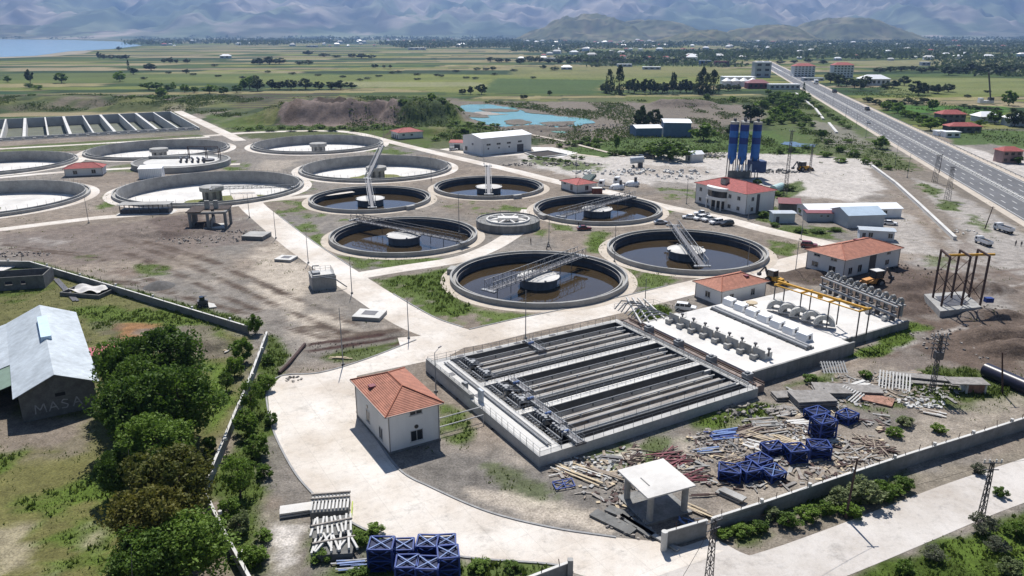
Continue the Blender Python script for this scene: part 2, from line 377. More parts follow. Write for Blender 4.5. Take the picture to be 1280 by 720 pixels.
paint([(1020, 77), (1200, 74), (1300, 76), (1300, 82), (1100, 83)], C3(.19, .18, .09), 20, 10, .8)
paint([(0, 114), (55, 118), (35, 138), (-60, 150), (-60, 114)], C3(.02, .055, .022), 6, 3, 1)
paint([(-40, 118), (150, 117), (260, 121), (560, 122), (640, 128), (760, 122), (1010, 118), (1010, 150), (760, 170), (600, 190), (300, 172), (220, 140), (0, 141), (-60, 141)], C3(.075, .09, .034), 10, 8, .95, w=.25)
paint([(300, 120), (520, 122), (600, 131), (540, 126), (300, 128)], C3(.05, .07, .03), 4, 4, .8)
paint([(200, 124), (262, 122), (300, 150), (330, 164), (270, 172), (205, 142)], PINK*.85, 6, 6, .9)
rough = [(-40, 119), (150, 118), (330, 121), (560, 122), (700, 127), (900, 124), (1010, 120), (1060, 160), (1000, 190), (860, 168), (760, 178), (600, 182), (480, 164), (300, 164), (200, 138), (-60, 141)]
paint(rough, C3(.15, .125, .10), 5, 8, .8, .56, bigp=True); n_rgh = fbm(X+500, Y*.3, 17, 4, 37); paint(rough, GRASSD*.8, 6, 8, .9, .53, bigp=True); n_rgh = fbm(X-500, Y*.3, 20, 4, 38); paint(rough, C3(.13, .14, .045), 5, 8, .7, .56, bigp=True)
for i in range(7):     # ploughed furrows
    y0 = 117.5+i*2.6; paint([(262+i*3, y0+1), (410, y0-.6), (440, y0), (300, y0+2.1)], SOILD*.8, 1.2, .6, .95)
paint([(356, 150), (400, 148), (500, 149), (508, 157), (430, 159), (346, 156)], C3(.16, .125, .11), 4, 5, 1)
paint([(395, 148), (480, 147.5), (478, 150.5), (400, 151.5)], SOILD*.6, 2, 3, 1); paint([(366, 151), (380, 150), (374, 155), (354, 156)], SOILD*1.4, 2, 3, .8)
paint([(30, 118), (75, 119), (76, 130), (28, 130)], SOILD*.8, 3, 4, .8); paint([(95, 120), (128, 121), (125, 131), (100, 130)], SOILD*.8, 3, 4, .8)
paint([(500, 144), (556, 145), (572, 157), (500, 160)], GRASSD, 4, 5, .95, .38, w=.6); paint([(524, 132), (540, 134), (546, 145), (530, 144)], C3(.3, .25, .2), 3, 3, .8)
paint([(820, 127), (885, 127), (890, 136), (815, 136)], SOILD*.75, 3, 3, 1)
paint([(560, 126), (760, 128), (950, 132), (960, 148), (860, 165), (780, 178), (740, 196), (690, 178), (640, 165), (570, 150)], C3(.165, .14, .118), 8, 6, .9)
paint([(780, 120), (960, 122), (960, 128), (780, 126)], C3(.09, .11, .03), 5, 4, .8)
paint([(560, 148), (640, 168), (640, 186), (560, 176)], GRASS*1.0, 4, 4, .85, .42, w=.7)
paint([(310, 158), (500, 158), (560, 172), (530, 186), (440, 164), (300, 165)], GRASS, 4, 4, .8, .44, w=.5)
paint([(250, 140), (330, 152), (330, 163), (280, 166)], GRASS, 4, 4, .8, .4, w=.5)
paint([(690, 188), (790, 170), (880, 168), (1010, 160), (1025, 185), (1000, 200), (900, 200), (800, 192), (740, 202)], C3(.062, .105, .022), 5, 4, .95, w=.8)
paint([(960, 122), (1012, 112), (1060, 140), (1120, 190), (1150, 214), (1090, 214), (1010, 190), (960, 160)], C3(.075, .10, .032), 5, 6, .9, .38, w=.6)
paint([(1015, 150), (1060, 160), (1090, 180), (1030, 180)], SOILG, 4, 4, .7)
paint([(1175, 160), (1300, 165), (1300, 190), (1240, 180), (1195, 182)], C3(.055, .10, .02), 4, 3, .9, w=.5)
paint([(1150, 176), (1200, 182), (1290, 205), (1290, 238), (1200, 205), (1165, 188)], WHITEG*.9, 4, 4, .95)
# works yard
paint([(645, 190), (690, 194), (760, 196), (900, 190), (1010, 194), (1085, 200), (1112, 236), (1065, 252), (960, 240), (880, 236), (760, 228), (700, 216), (650, 204)], WHITEG*.88, 5, 5, .95)
paint([(790, 206), (880, 208), (890, 218), (800, 218)], PINK, 4, 4, .6); paint([(815, 226), (870, 230), (865, 248), (820, 240)], SOILG, 4, 3, .8)
paint([(1060, 250), (1120, 256), (1160, 290), (1180, 320), (1120, 318), (1095, 280)], WHITEG*.7, 4, 4, .8)
paint([(665, 196), (760, 206), (740, 216), (660, 204)], GRASS, 4, 4, .85, .42, w=.7)
paint([(1080, 210), (1120, 214), (1240, 300), (1210, 300), (1110, 235)], PINK*.72, 3, 3, .9)
paint([(1120, 214), (1180, 214), (1290, 292), (1290, 320), (1230, 296)], C3(.17, .15, .125), 3, 3, .8)
paint([(1140, 222), (1178, 232), (1290, 296), (1290, 330), (1215, 300), (1160, 246)], WHITEG*.66, 3, 3, .85)
paint([(1150, 228), (1175, 238), (1170, 246), (1148, 238)], GRASS, 2, 3, .9, w=.8); paint([(1176, 250), (1200, 254), (1198, 264), (1172, 260)], GRASS, 2, 3, .9, w=.8); paint([(1215, 268), (1235, 276), (1232, 290), (1212, 280)], GRASS, 2, 3, .8, .45, w=.6)
paint([(1080, 330), (1290, 310), (1290, 520), (1180, 478), (1090, 450), (1150, 410)], C3(.16, .135, .118), 4, 4, .8)
paint([(1120, 316), (1215, 330), (1290, 400), (1290, 440), (1160, 340)], WHITEG*.55, 4, 4, .8)
paint([(1170, 300), (1290, 300), (1290, 345), (1220, 330)], WHITEG*.62, 4, 4, .8)
paint([(1010, 345), (1125, 330), (1160, 345), (1180, 392), (1120, 398), (1080, 385)], C3(.10, .075, .062), 3, 3, .95)
paint([(975, 330), (1040, 340), (1030, 358), (975, 350)], C3(.09, .068, .055), 2, 2, .95)
paint([(1150, 318), (1210, 325), (1206, 350), (1165, 345)], GRASS, 2, 3, .6, .5, w=.5)
for k in range(10):   # wheel ruts right
    y0 = 300+k*5; paint([(1200-k*4, y0), (1206-k*4, y0), (1290, y0+60+k*5), (1290, y0+62+k*5)], SOILD*1.6, .6, 1.2, .45)
# dust and ruts, centre left
paint([(350, 300), (400, 345), (430, 400), (390, 430), (330, 370), (310, 330)], PALE*.95, 6, 5, .9)
paint([(60, 235), (135, 240), (120, 258), (60, 262)], PINK*.95, 4, 4, .6); paint([(330, 200), (372, 200), (355, 215), (320, 212)], PALE*.8, 4, 4, .7)
paint([(0, 292), (210, 272), (300, 270), (330, 300), (230, 318), (120, 330), (0, 318)], C3(.15, .122, .108), 5, 6, .7)
paint([(190, 272), (262, 266), (260, 292), (200, 300)], C3(.105, .08, .07), 4, 4, .8)
paint([(420, 190), (470, 240), (430, 260), (350, 240)], SOILG, 3, 3, .4)
rt = [[(20, 345), (170, 352), (300, 388), (400, 418), (500, 412)], [(120, 300), (200, 330), (290, 372), (370, 405), (460, 420)], [(150, 296), (230, 325), (330, 372), (420, 412), (505, 420)], [(180, 300), (260, 322), (350, 362), (450, 404)], [(0, 305), (120, 318), (200, 352), (240, 372)], [(500, 160), (470, 175), (360, 176)]]
for r0 in rt:
    for dz in (0, 3.2):
        for a, b in zip(r0[:-1], r0[1:]):
            paint([(a[0], a[1]+dz), (b[0], b[1]+dz), (b[0], b[1]+dz+1.9), (a[0], a[1]+dz+1.9)], SOILD*1.0, .8, 1.0, .9)
paint([(378, 434), (500, 418), (512, 428), (500, 436), (390, 452), (370, 446)], SOILG*.8, 2, 2, .8)
for a, b in (((386, 429), (480, 417)), ((384, 438), (492, 422)), ((396, 446), (500, 427))):
    paint([a, b, (b[0], b[1]+3), (a[0], a[1]+3)], C3(.05, .028, .024), .8, .8, 1)
paint([(395, 446), (505, 424), (512, 432), (470, 446), (400, 456)], GRASS, 2, 2.5, .8, .47, w=.6)
paint([(1160, 400), (1290, 385), (1290, 470), (1200, 462), (1150, 440)], SOILD*1.35, 3, 4, .85); paint([(1150, 335), (1215, 345), (1235, 375), (1185, 392), (1160, 370)], SOILD*1.3, 3, 4, .75); paint([(1170, 340), (1230, 345), (1240, 380), (1180, 375)], SOILD*1.5, 3, 4, .6, .42)
for r0 in ([(1290, 330), (1240, 335), (1205, 322), (1185, 300), (1150, 262)], [(1290, 352), (1240, 360), (1215, 400), (1160, 425), (1090, 440), (1000, 470)], [(1290, 415), (1230, 405), (1170, 415), (1110, 440)], [(1130, 318), (1180, 330), (1240, 380), (1290, 395)], [(1290, 520), (1200, 530), (1100, 560), (1000, 600), (900, 640)]):
    for dz in (0, 4.5):
        for a, b in zip(r0[:-1], r0[1:]): paint([(a[0], a[1]+dz), (b[0], b[1]+dz), (b[0]+2, b[1]+dz+1.5), (a[0]+2, a[1]+dz+1.5)], SOILD*1.5 if dz else WHITEG*.75, .8, 1.4, .6)
for a_, c_ in (((640, 585), PALE*.8), ((700, 640), SOILD*1.6), ((600, 600), SOILD*1.5), ((60, 300), WHITEG*.6), ((240, 350), PALE*.7), ((150, 340), SOILD*1.7), ((420, 410), PALE*.8)):
    paint([(a_[0]-25, a_[1]), (a_[0], a_[1]-6), (a_[0]+28, a_[1]+1), (a_[0], a_[1]+7)], c_, 4, 5, .6, .45)
# green in the islands between roads and tanks
mott = [([(330, 250), (385, 250), (388, 275), (410, 300), (400, 320), (360, 285)], .46), ([(420, 320), (560, 322), (600, 318), (500, 336), (450, 338)], .40), ([(470, 350), (566, 333), (562, 360), (590, 385), (570, 405), (520, 395)], .44),
        ([(590, 385), (680, 398), (640, 405), (575, 408)], .46), ([(782, 330), (880, 345), (860, 354), (790, 368), (782, 350)], .44), ([(730, 290), (760, 286), (762, 320), (735, 315)], .48),
        ([(555, 258), (600, 250), (670, 262), (600, 268)], .5), ([(820, 258), (850, 262), (835, 270)], .35), ([(960, 300), (1000, 305), (990, 322), (960, 316)], .38),
        ([(440, 180), (530, 188), (500, 194), (430, 186)], .44), ([(75, 236), (110, 232), (108, 246)], .4), ([(135, 240), (165, 256), (120, 262)], .5), ([(350, 230), (390, 226), (395, 240), (360, 244)], .45),
        ([(250, 200), (310, 200), (310, 215), (280, 212)], .47), ([(900, 250), (860, 236), (820, 235), (830, 250)], .5), ([(640, 285), (690, 286), (680, 300), (640, 296)], .5), ([(480, 285), (380, 270), (385, 262)], .55)]
for p, t in mott: paint(p, GRASS*1.15, 2, 2, .9, t, w=.55)
for p in ([(478, 350), (560, 336), (562, 362), (540, 372), (500, 362)], [(528, 368), (562, 362), (588, 392), (566, 404), (530, 388)]): paint(p, GRASS, 2, 3, .85, .46, w=.9)
paint([(792, 382), (830, 380), (842, 396), (815, 404), (790, 392)], GRASS*1.1, 1, 1, 1, w=1)
paint([(690, 280), (716, 282), (718, 290), (690, 288)], GRASS*1.1, 1, 1.5, .9, w=.7); paint([(738, 296), (756, 296), (756, 314), (738, 310)], GRASS*1.1, 1, 1.5, .9, w=.7)
paint([(0, 183), (250, 168), (258, 172), (130, 186), (0, 194)], GRASS, 3, 2, .8, .38, w=.5)
paint([(190, 200), (170, 216), (130, 216), (140, 208)], GRASS, 3, 2, .6, .45, w=.4)
paint([(165, 330), (205, 330), (212, 344), (180, 346)], GRASS, 2, 2, .9, .45, w=.6); paint([(95, 318), (130, 318), (128, 326), (98, 326)], GRASS, 2, 2, .6, .5, w=.4)
paint([(380, 362), (470, 372), (466, 392), (380, 392)], SOILG*.85, 2, 2, .7); paint([(352, 322), (385, 318), (395, 330), (372, 328)], SOILG*.6, 2, 2, .7)
# below the pump house and along the basin
paint([(560, 560), (680, 592), (760, 640), (770, 668), (640, 640), (560, 606), (520, 590)], C3(.15, .138, .125), 2, 2, .9)
paint([(600, 575), (760, 632), (750, 650), (640, 628)], GRASS*.9, 1, 2, .6, .55, w=.35)
paint([(548, 500), (580, 515), (590, 560), (560, 560), (549, 545)], GRASS*1.1, 1.5, 2, .9, .4, w=.8)
paint([(640, 618), (760, 650), (762, 664), (690, 655), (560, 606)], PALE, 1.5, 2, .85)
paint([(720, 575), (800, 548), (880, 520), (950, 505), (985, 508), (960, 520), (860, 560), (820, 590), (760, 592)], GRASS, 2, 3, .8, .42, w=.7)
paint([(870, 530), (950, 503), (988, 506), (975, 522), (900, 545)], GRASS*1.25, 1.5, 2, 1, w=1)
paint([(845, 548), (920, 556), (880, 576), (840, 566)], PALE*.9, 1.5, 2, .8); paint([(730, 580), (800, 560), (800, 572), (740, 592)], WHITEG, 1.5, 2, .8)
paint([(860, 545), (1020, 500), (1110, 560), (1040, 610), (900, 640), (850, 600)], SOIL*1.05, 3, 3, .55)
paint([(1058, 446), (1135, 404), (1162, 410), (1140, 426), (1085, 446)], GRASS*1.25, 1, 2, 1, w=1)
paint([(1140, 470), (1200, 455), (1290, 480), (1290, 505), (1230, 524), (1140, 500), (1110, 520), (1040, 500), (1090, 490)], GRASS*.95, 1.5, 3, .9, .40, w=1)
paint([(975, 480), (1035, 466), (1040, 476), (985, 486)], GRASS, 1.5, 2, .8, w=.7)
paint([(1000, 560), (1160, 520), (1280, 490), (1290, 530), (1000, 640), (880, 660), (900, 645)], PALE*.62, 2, 2, .85)
# outside the right wall
paint([(885, 668), (1010, 640), (1280, 556), (1290, 590), (1150, 624), (960, 690), (920, 690)], C3(.20, .175, .14), 1.5, 2, .95)
paint([(890, 655), (1040, 610), (1130, 590), (1120, 620), (980, 664), (920, 690)], GRASS*.9, 1.5, 2.5, .9, .36, w=1)
paint([(1030, 730), (1130, 690), (1230, 655), (1290, 630), (1330, 760), (1000, 760)], GRASS*.85, 1.5, 2, 1, w=1)
paint([(1120, 690), (1300, 640), (1300, 760), (1150, 760)], GRASS*1.4, 2, 4, .8, .48, w=1)
# left of the wall, garden
paint([(-60, 330), (60, 336), (250, 398), (318, 420), (300, 520), (262, 600), (250, 760), (-60, 760)], C3(.115, .115, .042), 3, 3, .95, w=.35)
paint([(90, 384), (200, 384), (290, 412), (285, 440), (170, 400), (115, 420)], GRASS*1.25, 2, 3, .9, .4, w=.9)
paint([(145, 405), (195, 404), (205, 420), (150, 424)], C3(.26, .13, .065), 1.5, 2, .8); paint([(175, 412), (230, 408), (235, 440), (180, 436)], SOILG*.9, 2, 2, .7)
paint([(235, 410), (280, 412), (288, 445), (235, 445)], SOIL*.8, 2, 3, .8); paint([(108, 402), (150, 400), (148, 425), (112, 424)], SOIL*.6, 2, 3, .5)
paint([(250, 455), (290, 450), (285, 520), (262, 540)], GRASS*1.5, 2, 2, .9, w=.7)
paint([(-60, 492), (20, 495), (20, 528), (95, 520), (100, 545), (40, 570), (-60, 560)], C3(.20, .165, .135), 2, 2, .9)
paint([(20, 540), (110, 525), (130, 560), (60, 580), (0, 590)], SOIL*.9, 2, 3, .7, .45)
paint([(-60, 580), (60, 570), (160, 590), (165, 730), (-60, 740)], C3(.13, .125, .045), 3, 4, .8)
for p in ([(20, 620), (110, 605), (120, 625), (60, 645), (15, 640)], [(50, 660), (130, 650), (150, 720), (50, 730)], [(-40, 560), (10, 570), (15, 600), (-40, 610)], [(90, 600), (150, 590), (158, 640), (100, 630)]): paint(p, GRASS*1.25, 2, 4, .95, .40, w=1)
for p in ([(-20, 660), (40, 650), (50, 730), (-20, 730)], [(100, 660), (122, 655), (122, 690), (104, 690)], [(40, 690), (70, 690), (70, 720)]): paint(p, C3(.30, .26, .19), 2, 3, .7, .47)
paint([(335, 412), (356, 440), (350, 560), (330, 640), (340, 720), (300, 720), (266, 612), (296, 520), (320, 470)], GRASS*.9, 1.5, 2, .95, w=1)
paint([(345, 545), (400, 625), (410, 640), (350, 640), (335, 600)], SOILG*.9, 1.5, 2, .9)
paint([(322, 630), (372, 640), (385, 700), (360, 740), (330, 730)], C3(.22, .2, .16), 1.5, 2, .8); paint([(344, 655), (374, 660), (374, 706), (348, 712)], WHITEG*1.05, 1, 2, .9)
paint([(380, 680), (420, 640), (470, 660), (560, 690), (700, 702), (700, 740), (380, 740)], GRASS*1.05, 1.5, 2, .9, .36, w=1)
paint([(200, 372), (330, 404), (318, 412), (200, 384), (110, 356), (40, 330), (30, 322)], GRASS, 1, 1.5, .9, w=.9)
paint([(-60, 324), (50, 330), (60, 345), (70, 360), (10, 384), (-60, 400)], GRASS*.9, 1.5, 2, .8, .42, w=.6)
paint([(975, 280), (1045, 284), (1065, 292), (1050, 300), (990, 296), (965, 284)], GRASS, 2, 2.5, .9, .4, w=.7); paint([(958, 240), (1000, 226), (1006, 236), (985, 248), (960, 248)], GRASS, 2, 2, .9, w=.7)
paint([(880, 283), (900, 268), (960, 285)], SOILG, 2, 2, .5); paint([(944, 262), (970, 258), (968, 280), (946, 276)], GRASS, 1.5, 2, .9, w=.8)
weed = np.maximum(weed, .10*sst(.5, .62, .5*n_mid+.5*n_g)*(Y < 420)*(np.abs(X) < 240)); weed *= (Z < 6)
for hf in holes: weed *= (hf(X, Y) > 2)

me = bpy.data.meshes.new("ground"); idxg = np.arange(nx*ny).reshape(ny, nx)
q = np.stack([idxg[:-1, :-1], idxg[:-1, 1:], idxg[1:, 1:], idxg[1:, :-1]], -1).reshape(-1, 4)
q = q[~dead[q].any(1)]
me.vertices.add(nx*ny); me.vertices.foreach_set("co", np.stack([X, Y, Z], 1).astype(np.float32).ravel())
me.loops.add(q.size); me.loops.foreach_set("vertex_index", q.ravel().astype(np.int32))
me.polygons.add(len(q)); me.polygons.foreach_set("loop_start", (np.arange(len(q))*4).astype(np.int32)); me.polygons.foreach_set("loop_total", np.full(len(q), 4, np.int32))
at = me.attributes.new("soil", 'FLOAT_COLOR', 'POINT')
at.data.foreach_set("color", np.concatenate([np.clip(col, 0, 1), np.ones((len(col), 1))], 1).astype(np.float32).ravel())
me.update(calc_edges=True); me.polygons.foreach_set("use_smooth", [True]*len(me.polygons))
gm = bpy.data.materials.new("ground_soil"); gm.use_nodes = True; N = gm.node_tree.nodes; L = gm.node_tree.links; b = N["Principled BSDF"]
b.inputs["Roughness"].default_value = .95; b.inputs["Specular IOR Level"].default_value = .12
a = N.new("ShaderNodeAttribute"); a.attribute_name = "soil"; ge = N.new("ShaderNodeNewGeometry")
prev = a.outputs["Color"]
for sc, lo, hi, det in ((3.4, .55, 1.4, 5), (.55, .68, 1.3, 7), (.012, .9, 1.1, 5)):
    n = N.new("ShaderNodeTexNoise"); n.inputs["Scale"].default_value = sc; n.inputs["Detail"].default_value = det; n.inputs["Roughness"].default_value = .7; L.new(ge.outputs["Position"], n.inputs[0])
    r = N.new("ShaderNodeMapRange"); r.inputs[1].default_value = .32; r.inputs[2].default_value = .68; r.inputs[3].default_value = lo; r.inputs[4].default_value = hi; L.new(n.outputs[0], r.inputs[0])
    x = N.new("ShaderNodeMix"); x.data_type = 'RGBA'; x.blend_type = 'MULTIPLY'; x.inputs[0].default_value = 1; L.new(prev, x.inputs[6]); L.new(r.outputs[0], x.inputs[7]); prev = x.outputs[2]
    if sc == .55: bn = n
L.new(prev, b.inputs["Base Color"])
bp = N.new("ShaderNodeBump"); bp.inputs["Strength"].default_value = .55; bp.inputs["Distance"].default_value = .5; L.new(bn.outputs[0], bp.inputs["Height"]); L.new(bp.outputs[0], b.inputs["Normal"])
me.materials.append(gm); go = bpy.data.objects.new("ground", me); C.objects.link(go); tag(go, kind="structure")
# height lookup for things standing on the mounds
def ground_z(x, y):
    i = min(max(int(np.searchsorted(xs, x)), 1), nx-1); j = min(max(int(np.searchsorted(ys, y)), 1), ny-1)
    return float(max(Z[idxg[j, i]], Z[idxg[j-1, i-1]]*0))

# ------------------------------------------------------------------ roads
def smooth_line(pts, n=10):
    """Catmull-Rom through 2-D points"""
    P = [Vector((p[0], p[1], 0)) for p in pts]; P = [P[0]*2-P[1]]+P+[P[-1]*2-P[-2]]; out = []
    for i in range(1, len(P)-2):
        for k in range(n):
            t = k/n; out.append(.5*((2*P[i])+(P[i+1]-P[i-1])*t+(2*P[i-1]-5*P[i]+4*P[i+1]-P[i+2])*t*t+(3*P[i]-P[i-1]-3*P[i+1]+P[i+2])*t**3))
    out.append(P[-2]); return out
def offset(line, d):
    out = []
    for i, p in enumerate(line):
        t = (line[min(i+1, len(line)-1)]-line[max(i-1, 0)]).normalized(); out.append(p+Vector((-t.y, t.x, 0))*d)
    return out
ROADS = []
def ribbon(name, pts, w, z, m, kerb=False, n=10, kind="structure", smooth=True):
    line = smooth_line(pts, n) if smooth else [Vector((p[0], p[1], 0)) for p in pts]; a = offset(line, w/2); c = offset(line, -w/2); mb = MB()
    mb.add([(p.x, p.y, z) for p in a]+[(p.x, p.y, z) for p in c], [(i+len(a), i+1+len(a), i+1, i) for i in range(len(a)-1)])
    o = mb.build(name, m); tag(o, kind=kind); ROADS.append((np.array([(p.x, p.y) for p in line]), w/2+.3))
    return line
def kerb_line(pts, name="kerb", w=.28, h=.14, n=8, smooth=True):
    line = smooth_line(pts, n) if smooth else [Vector((p[0], p[1], 0)) for p in pts]; mb = MB(); a = offset(line, w/2); c = offset(line, -w/2); k = len(line)
    vs = [(p.x, p.y, 0) for p in a]+[(p.x, p.y, h) for p in a]+[(p.x, p.y, h) for p in c]+[(p.x, p.y, 0) for p in c]; fs = []
    for i in range(k-1):
        for q_ in range(3): fs.append((q_*k+i, (q_+1)*k+i, (q_+1)*k+i+1, q_*k+i+1))
    tag(mb.add(vs, fs).build(name, M_KERB), kind="structure")
def sheet(name, poly, z, m, smooth=True, rag=0):
    P = [(p.x, p.y) for p in smooth_line([g2(*p) for p in poly]+[g2(*poly[0])], 14 if rag else 6)[:-1]] if smooth else [g2(*p) for p in poly]
    if rag: P = [(x+rag*2*(float(fbm(x, y, rag*2.2, 3, 91))-.5), y+rag*3*(float(fbm(x, y, rag*2.2, 3, 92))-.5)) for x, y in P]
    mb = MB(); n = len(P); ar = sum(P[i][0]*P[(i+1) % n][1]-P[(i+1) % n][0]*P[i][1] for i in range(n))
    if ar < 0: P = P[::-1]
    mb.add([(x, y, z) for x, y in P], [tuple(range(n))]); o = mb.build(name, m)
    bm_ = o.data; tag(o, kind="structure"); return o
ML = [(520, 425), (455, 450), (400, 466), (352, 470), (334, 488), (338, 525), (352, 562), (380, 606), (430, 648), (500, 680), (580, 697), (690, 706), (716, 716)]
MR = [(830, 678), (770, 672), (690, 660), (610, 640), (540, 610), (500, 588), (470, 548), (446, 515), (446, 470), (560, 446), (585, 432)]
main_poly = ML+[(780, 735), (880, 700), (905, 688), (860, 686)]+MR+[(560, 415)]
sheet("service_road", main_poly, .024, M_ROAD, smooth=False)
kerb_line([g2(*p) for p in ML]); kerb_line([g2(*p) for p in MR[1:8]])
north = [(255, 170), (320, 165.5), (400, 163.5), (445, 166.5), (495, 179), (570, 197), (640, 213), (700, 228), (760, 240), (825, 257), (900, 272.5), (960, 288), (1048, 308)]
ribbon("north_service_road", [g2(*p) for p in north], 6.5, .020, M_ROAD)
ribbon("west_service_road", [g2(*p) for p in [(-60, 293), (0, 287), (115, 273), (200, 266), (310, 253), (400, 244), (440, 239)]], 5.0, .016, M_ROAD)
ribbon("main_service_road", [g2(*p) for p in [(302, 240), (314, 256), (332, 272), (372, 304), (420, 338), (470, 372), (520, 402), (580, 424)]], 8.6, .028, M_ROAD)
kerb_line([(p.x, p.y) for p in offset(smooth_line([g2(*p) for p in [(332, 272), (372, 304), (420, 338)]], 6), 4.4)], smooth=False)
kerb_line([(p.x, p.y) for p in offset(smooth_line([g2(*p) for p in [(470, 372), (520, 402), (560, 417)]], 6), 4.4)], smooth=False)
ribbon("tank_side_road", [g2(*p) for p in [(440, 346), (500, 336), (570, 325), (606, 313), (632, 299), (650, 285), (662, 262)]], 5.6, .012, M_ROAD)
ribbon("east_service_road", [g2(*p) for p in [(500, 432), (580, 424), (660, 406), (760, 385), (850, 363), (930, 344), (1000, 326), (1040, 316)]], 8.2, .020, M_ROAD)
kerb_line([(p.x, p.y) for p in offset(smooth_line([g2(*p) for p in [(600, 420), (660, 406), (760, 385), (850, 363)]], 6), 4.2)], smooth=False)
ribbon("field_service_road", [g2(*p) for p in [(-60, 228), (0, 222), (80, 215), (170, 210), (300, 205)]], 4.5, .008, M_ROAD)
ribbon("basin_service_road", [g2(*p) for p in [(-60, 189), (0, 186), (130, 179), (262, 171)]], 5.0, .012, M_ROAD)
ribbon("approach_road", [g2(*p) for p in [(222, 139), (250, 152), (284, 168), (300, 176)]], 7.0, .028, M_ROAD)
for k, c, r in TANKS:
    mb = MB(); rr = r+(2.3 if r < 30 else 3.0)
    mb.lathe([(rr+.25*math.sin(i), .032) for i in (0,)]+[(r-.3, .036)], 72, c); tag(mb.build("tank_apron", M_PALEDIRT if r < 30 else M_ROAD), kind="structure")
ext = [(1420, 552), (1290, 596), (1210, 624), (1130, 656), (1060, 684), (990, 710), (900, 738), (820, 768), (740, 800)]
ribbon("dirt_road", [g2(*p) for p in ext], 7.2, .030, M_DIRTROAD)
sheet("gate_apron", [(800, 690), (850, 684), (890, 674), (925, 690), (960, 706), (930, 735), (760, 760), (730, 718)], .012, M_DIRTROAD)
ribbon("yard_track", [g2(*p) for p in [(748, 196), (700, 190), (660, 185)]], 3, .008, M_PALEDIRT)
ribbon("pond_track", [g2(*p) for p in [(780, 196), (740, 186), (700, 176), (660, 168)]], 2.5, .3, M_PALEDIRT)
sheet("white_yard_slab", [(664, 184), (690, 184), (722, 191), (700, 197), (668, 190)], .05, M_WHITE, smooth=False)
ribbon("yard_slab_path", [g2(*p) for p in [(555, 186), (600, 194), (630, 194), (668, 190)]], 5.5, .016, M_ROAD)

# highway
hd = (Vector(g2(1008, 105.5))-Vector(g2(1275, 247))).normalized(); hm = Vector(g2(1275, 247)); hn = Vector((-hd.y, hd.x))
def hw(t, s): v = hm+hd*t+hn*s; return (v.x, v.y)
def hpoly(name, s0, s1, z, m, t0=-260, t1=1500, parent=None, kind="structure"):
    mb = MB(); k = 40
    vs = [(*hw(t0+(t1-t0)*i/k, s0), z) for i in range(k+1)]+[(*hw(t0+(t1-t0)*i/k, s1), z) for i in range(k+1)]
    mb.add(vs, [(i, i+1, i+k+2, i+k+1) if s0 > s1 else (i+k+1, i+k+2, i+1, i) for i in range(k)]); o = mb.build(name, m)
    if kind: tag(o, kind=kind)
    return o
hpoly("road_shoulder", -16.5, 15.5, .05, M_PALEDIRT); hpoly("highway", -13.3, 12.6, .09, M_ASPH)
hpoly("median", -.9, .9, .14, M_CONCL)
def rail(s, label):
    t = thing("guard_rail", label, "guard rail", (*hw(0, s), 0)); o = t.location; m = MB(); P = [Vector((*hw(-200+i*60, s), .62))-Vector((o.x, o.y, 0)) for i in range(21)]
    for a, b in zip(P[:-1], P[1:]): m.bar(a, b, .08, .32)
    m.build("rail_beam", M_STEEL, t); q = MB()
    for i in range(90): x, y = hw(-200+i*6.0, s); q.bar((x-o.x, y-o.y, 0), (x-o.x, y-o.y, .7), .14)
    q.build("rail_posts", M_STEELD, t)["kind"] = "stuff"
rail(-1.05, "steel guard rail along the left side of the highway's middle strip"); rail(1.05, "steel guard rail along the right side of the highway's middle strip"); rail(-15.6, "steel guard rail along the right outer edge of the highway" if hn.x < 0 else "steel guard rail along the left outer edge of the highway")
for s in (-12.4, 11.7, -1.6, 1.6): hpoly("road_marking", s-.09, s+.09, .094, M_PAINT)
mb = MB()
for s in (-5.2, -8.9, 5.0, 8.6):
    for i in range(110):
        t = -240+i*12.0
        mb.add([(*hw(t, s-.11), .095), (*hw(t+4.5, s-.11), .095), (*hw(t+4.5, s+.11), .095), (*hw(t, s+.11), .095)], [(3, 2, 1, 0)])
tag(mb.build("lane_marking", M_PAINT), kind="structure")
ribbon("far_road", [g2(*p) for p in [(1150, 62), (1185, 57), (1215, 54), (1300, 52)]], 25, .5, M_ASPH)

M_MUD = mat('mud_bank', (.15, .13, .105), .95, .4, .15, fine=1.2, famp=.3)
# lake and pond
sheet("lake", [(-400, 74), (-60, 74), (0, 71.5), (45, 70), (85, 64.5), (140, 61.5), (178, 57), (150, 52), (90, 50), (-60, 48.5), (-400, 48.5)], .5, M_LAKE, smooth=False)
sheet("lake_shore", [(-420, 75), (0, 73), (60, 71), (105, 67), (118, 63.5), (90, 63), (0, 70)], .3, mat('shore', (.26, .23, .17), .95, .3, .01), smooth=False)
sheet("pond", [(572, 133), (600, 130.5), (640, 135), (665, 139), (690, 145), (728, 149), (744, 153), (722, 156.5), (700, 159), (712, 166), (698, 167), (691, 161), (696, 157), (680, 156), (660, 160), (640, 160), (610, 155), (586, 146)], .25, M_POND, rag=7)
for nm_, pl_ in (("a", [(596, 137), (622, 136), (650, 138), (640, 140), (610, 139.5)]), ("b", [(630, 152), (655, 150), (668, 153), (650, 155.5), (634, 155)]), ("c", [(676, 154), (700, 152.5), (722, 153), (702, 157), (684, 157)]), ("d", [(572, 139), (590, 141), (606, 147), (590, 148), (566, 144)]), ("e", [(655, 136), (676, 139.5), (690, 144), (672, 142.5), (655, 139)])):
    sheet("mud_bank", pl_, .42, M_MUD, rag=6)
sheet("pond_islet", [(584, 141.5), (606, 140), (622, 142), (634, 143.5), (612, 144.5), (596, 144)], .4, M_RUBBLE, rag=4)
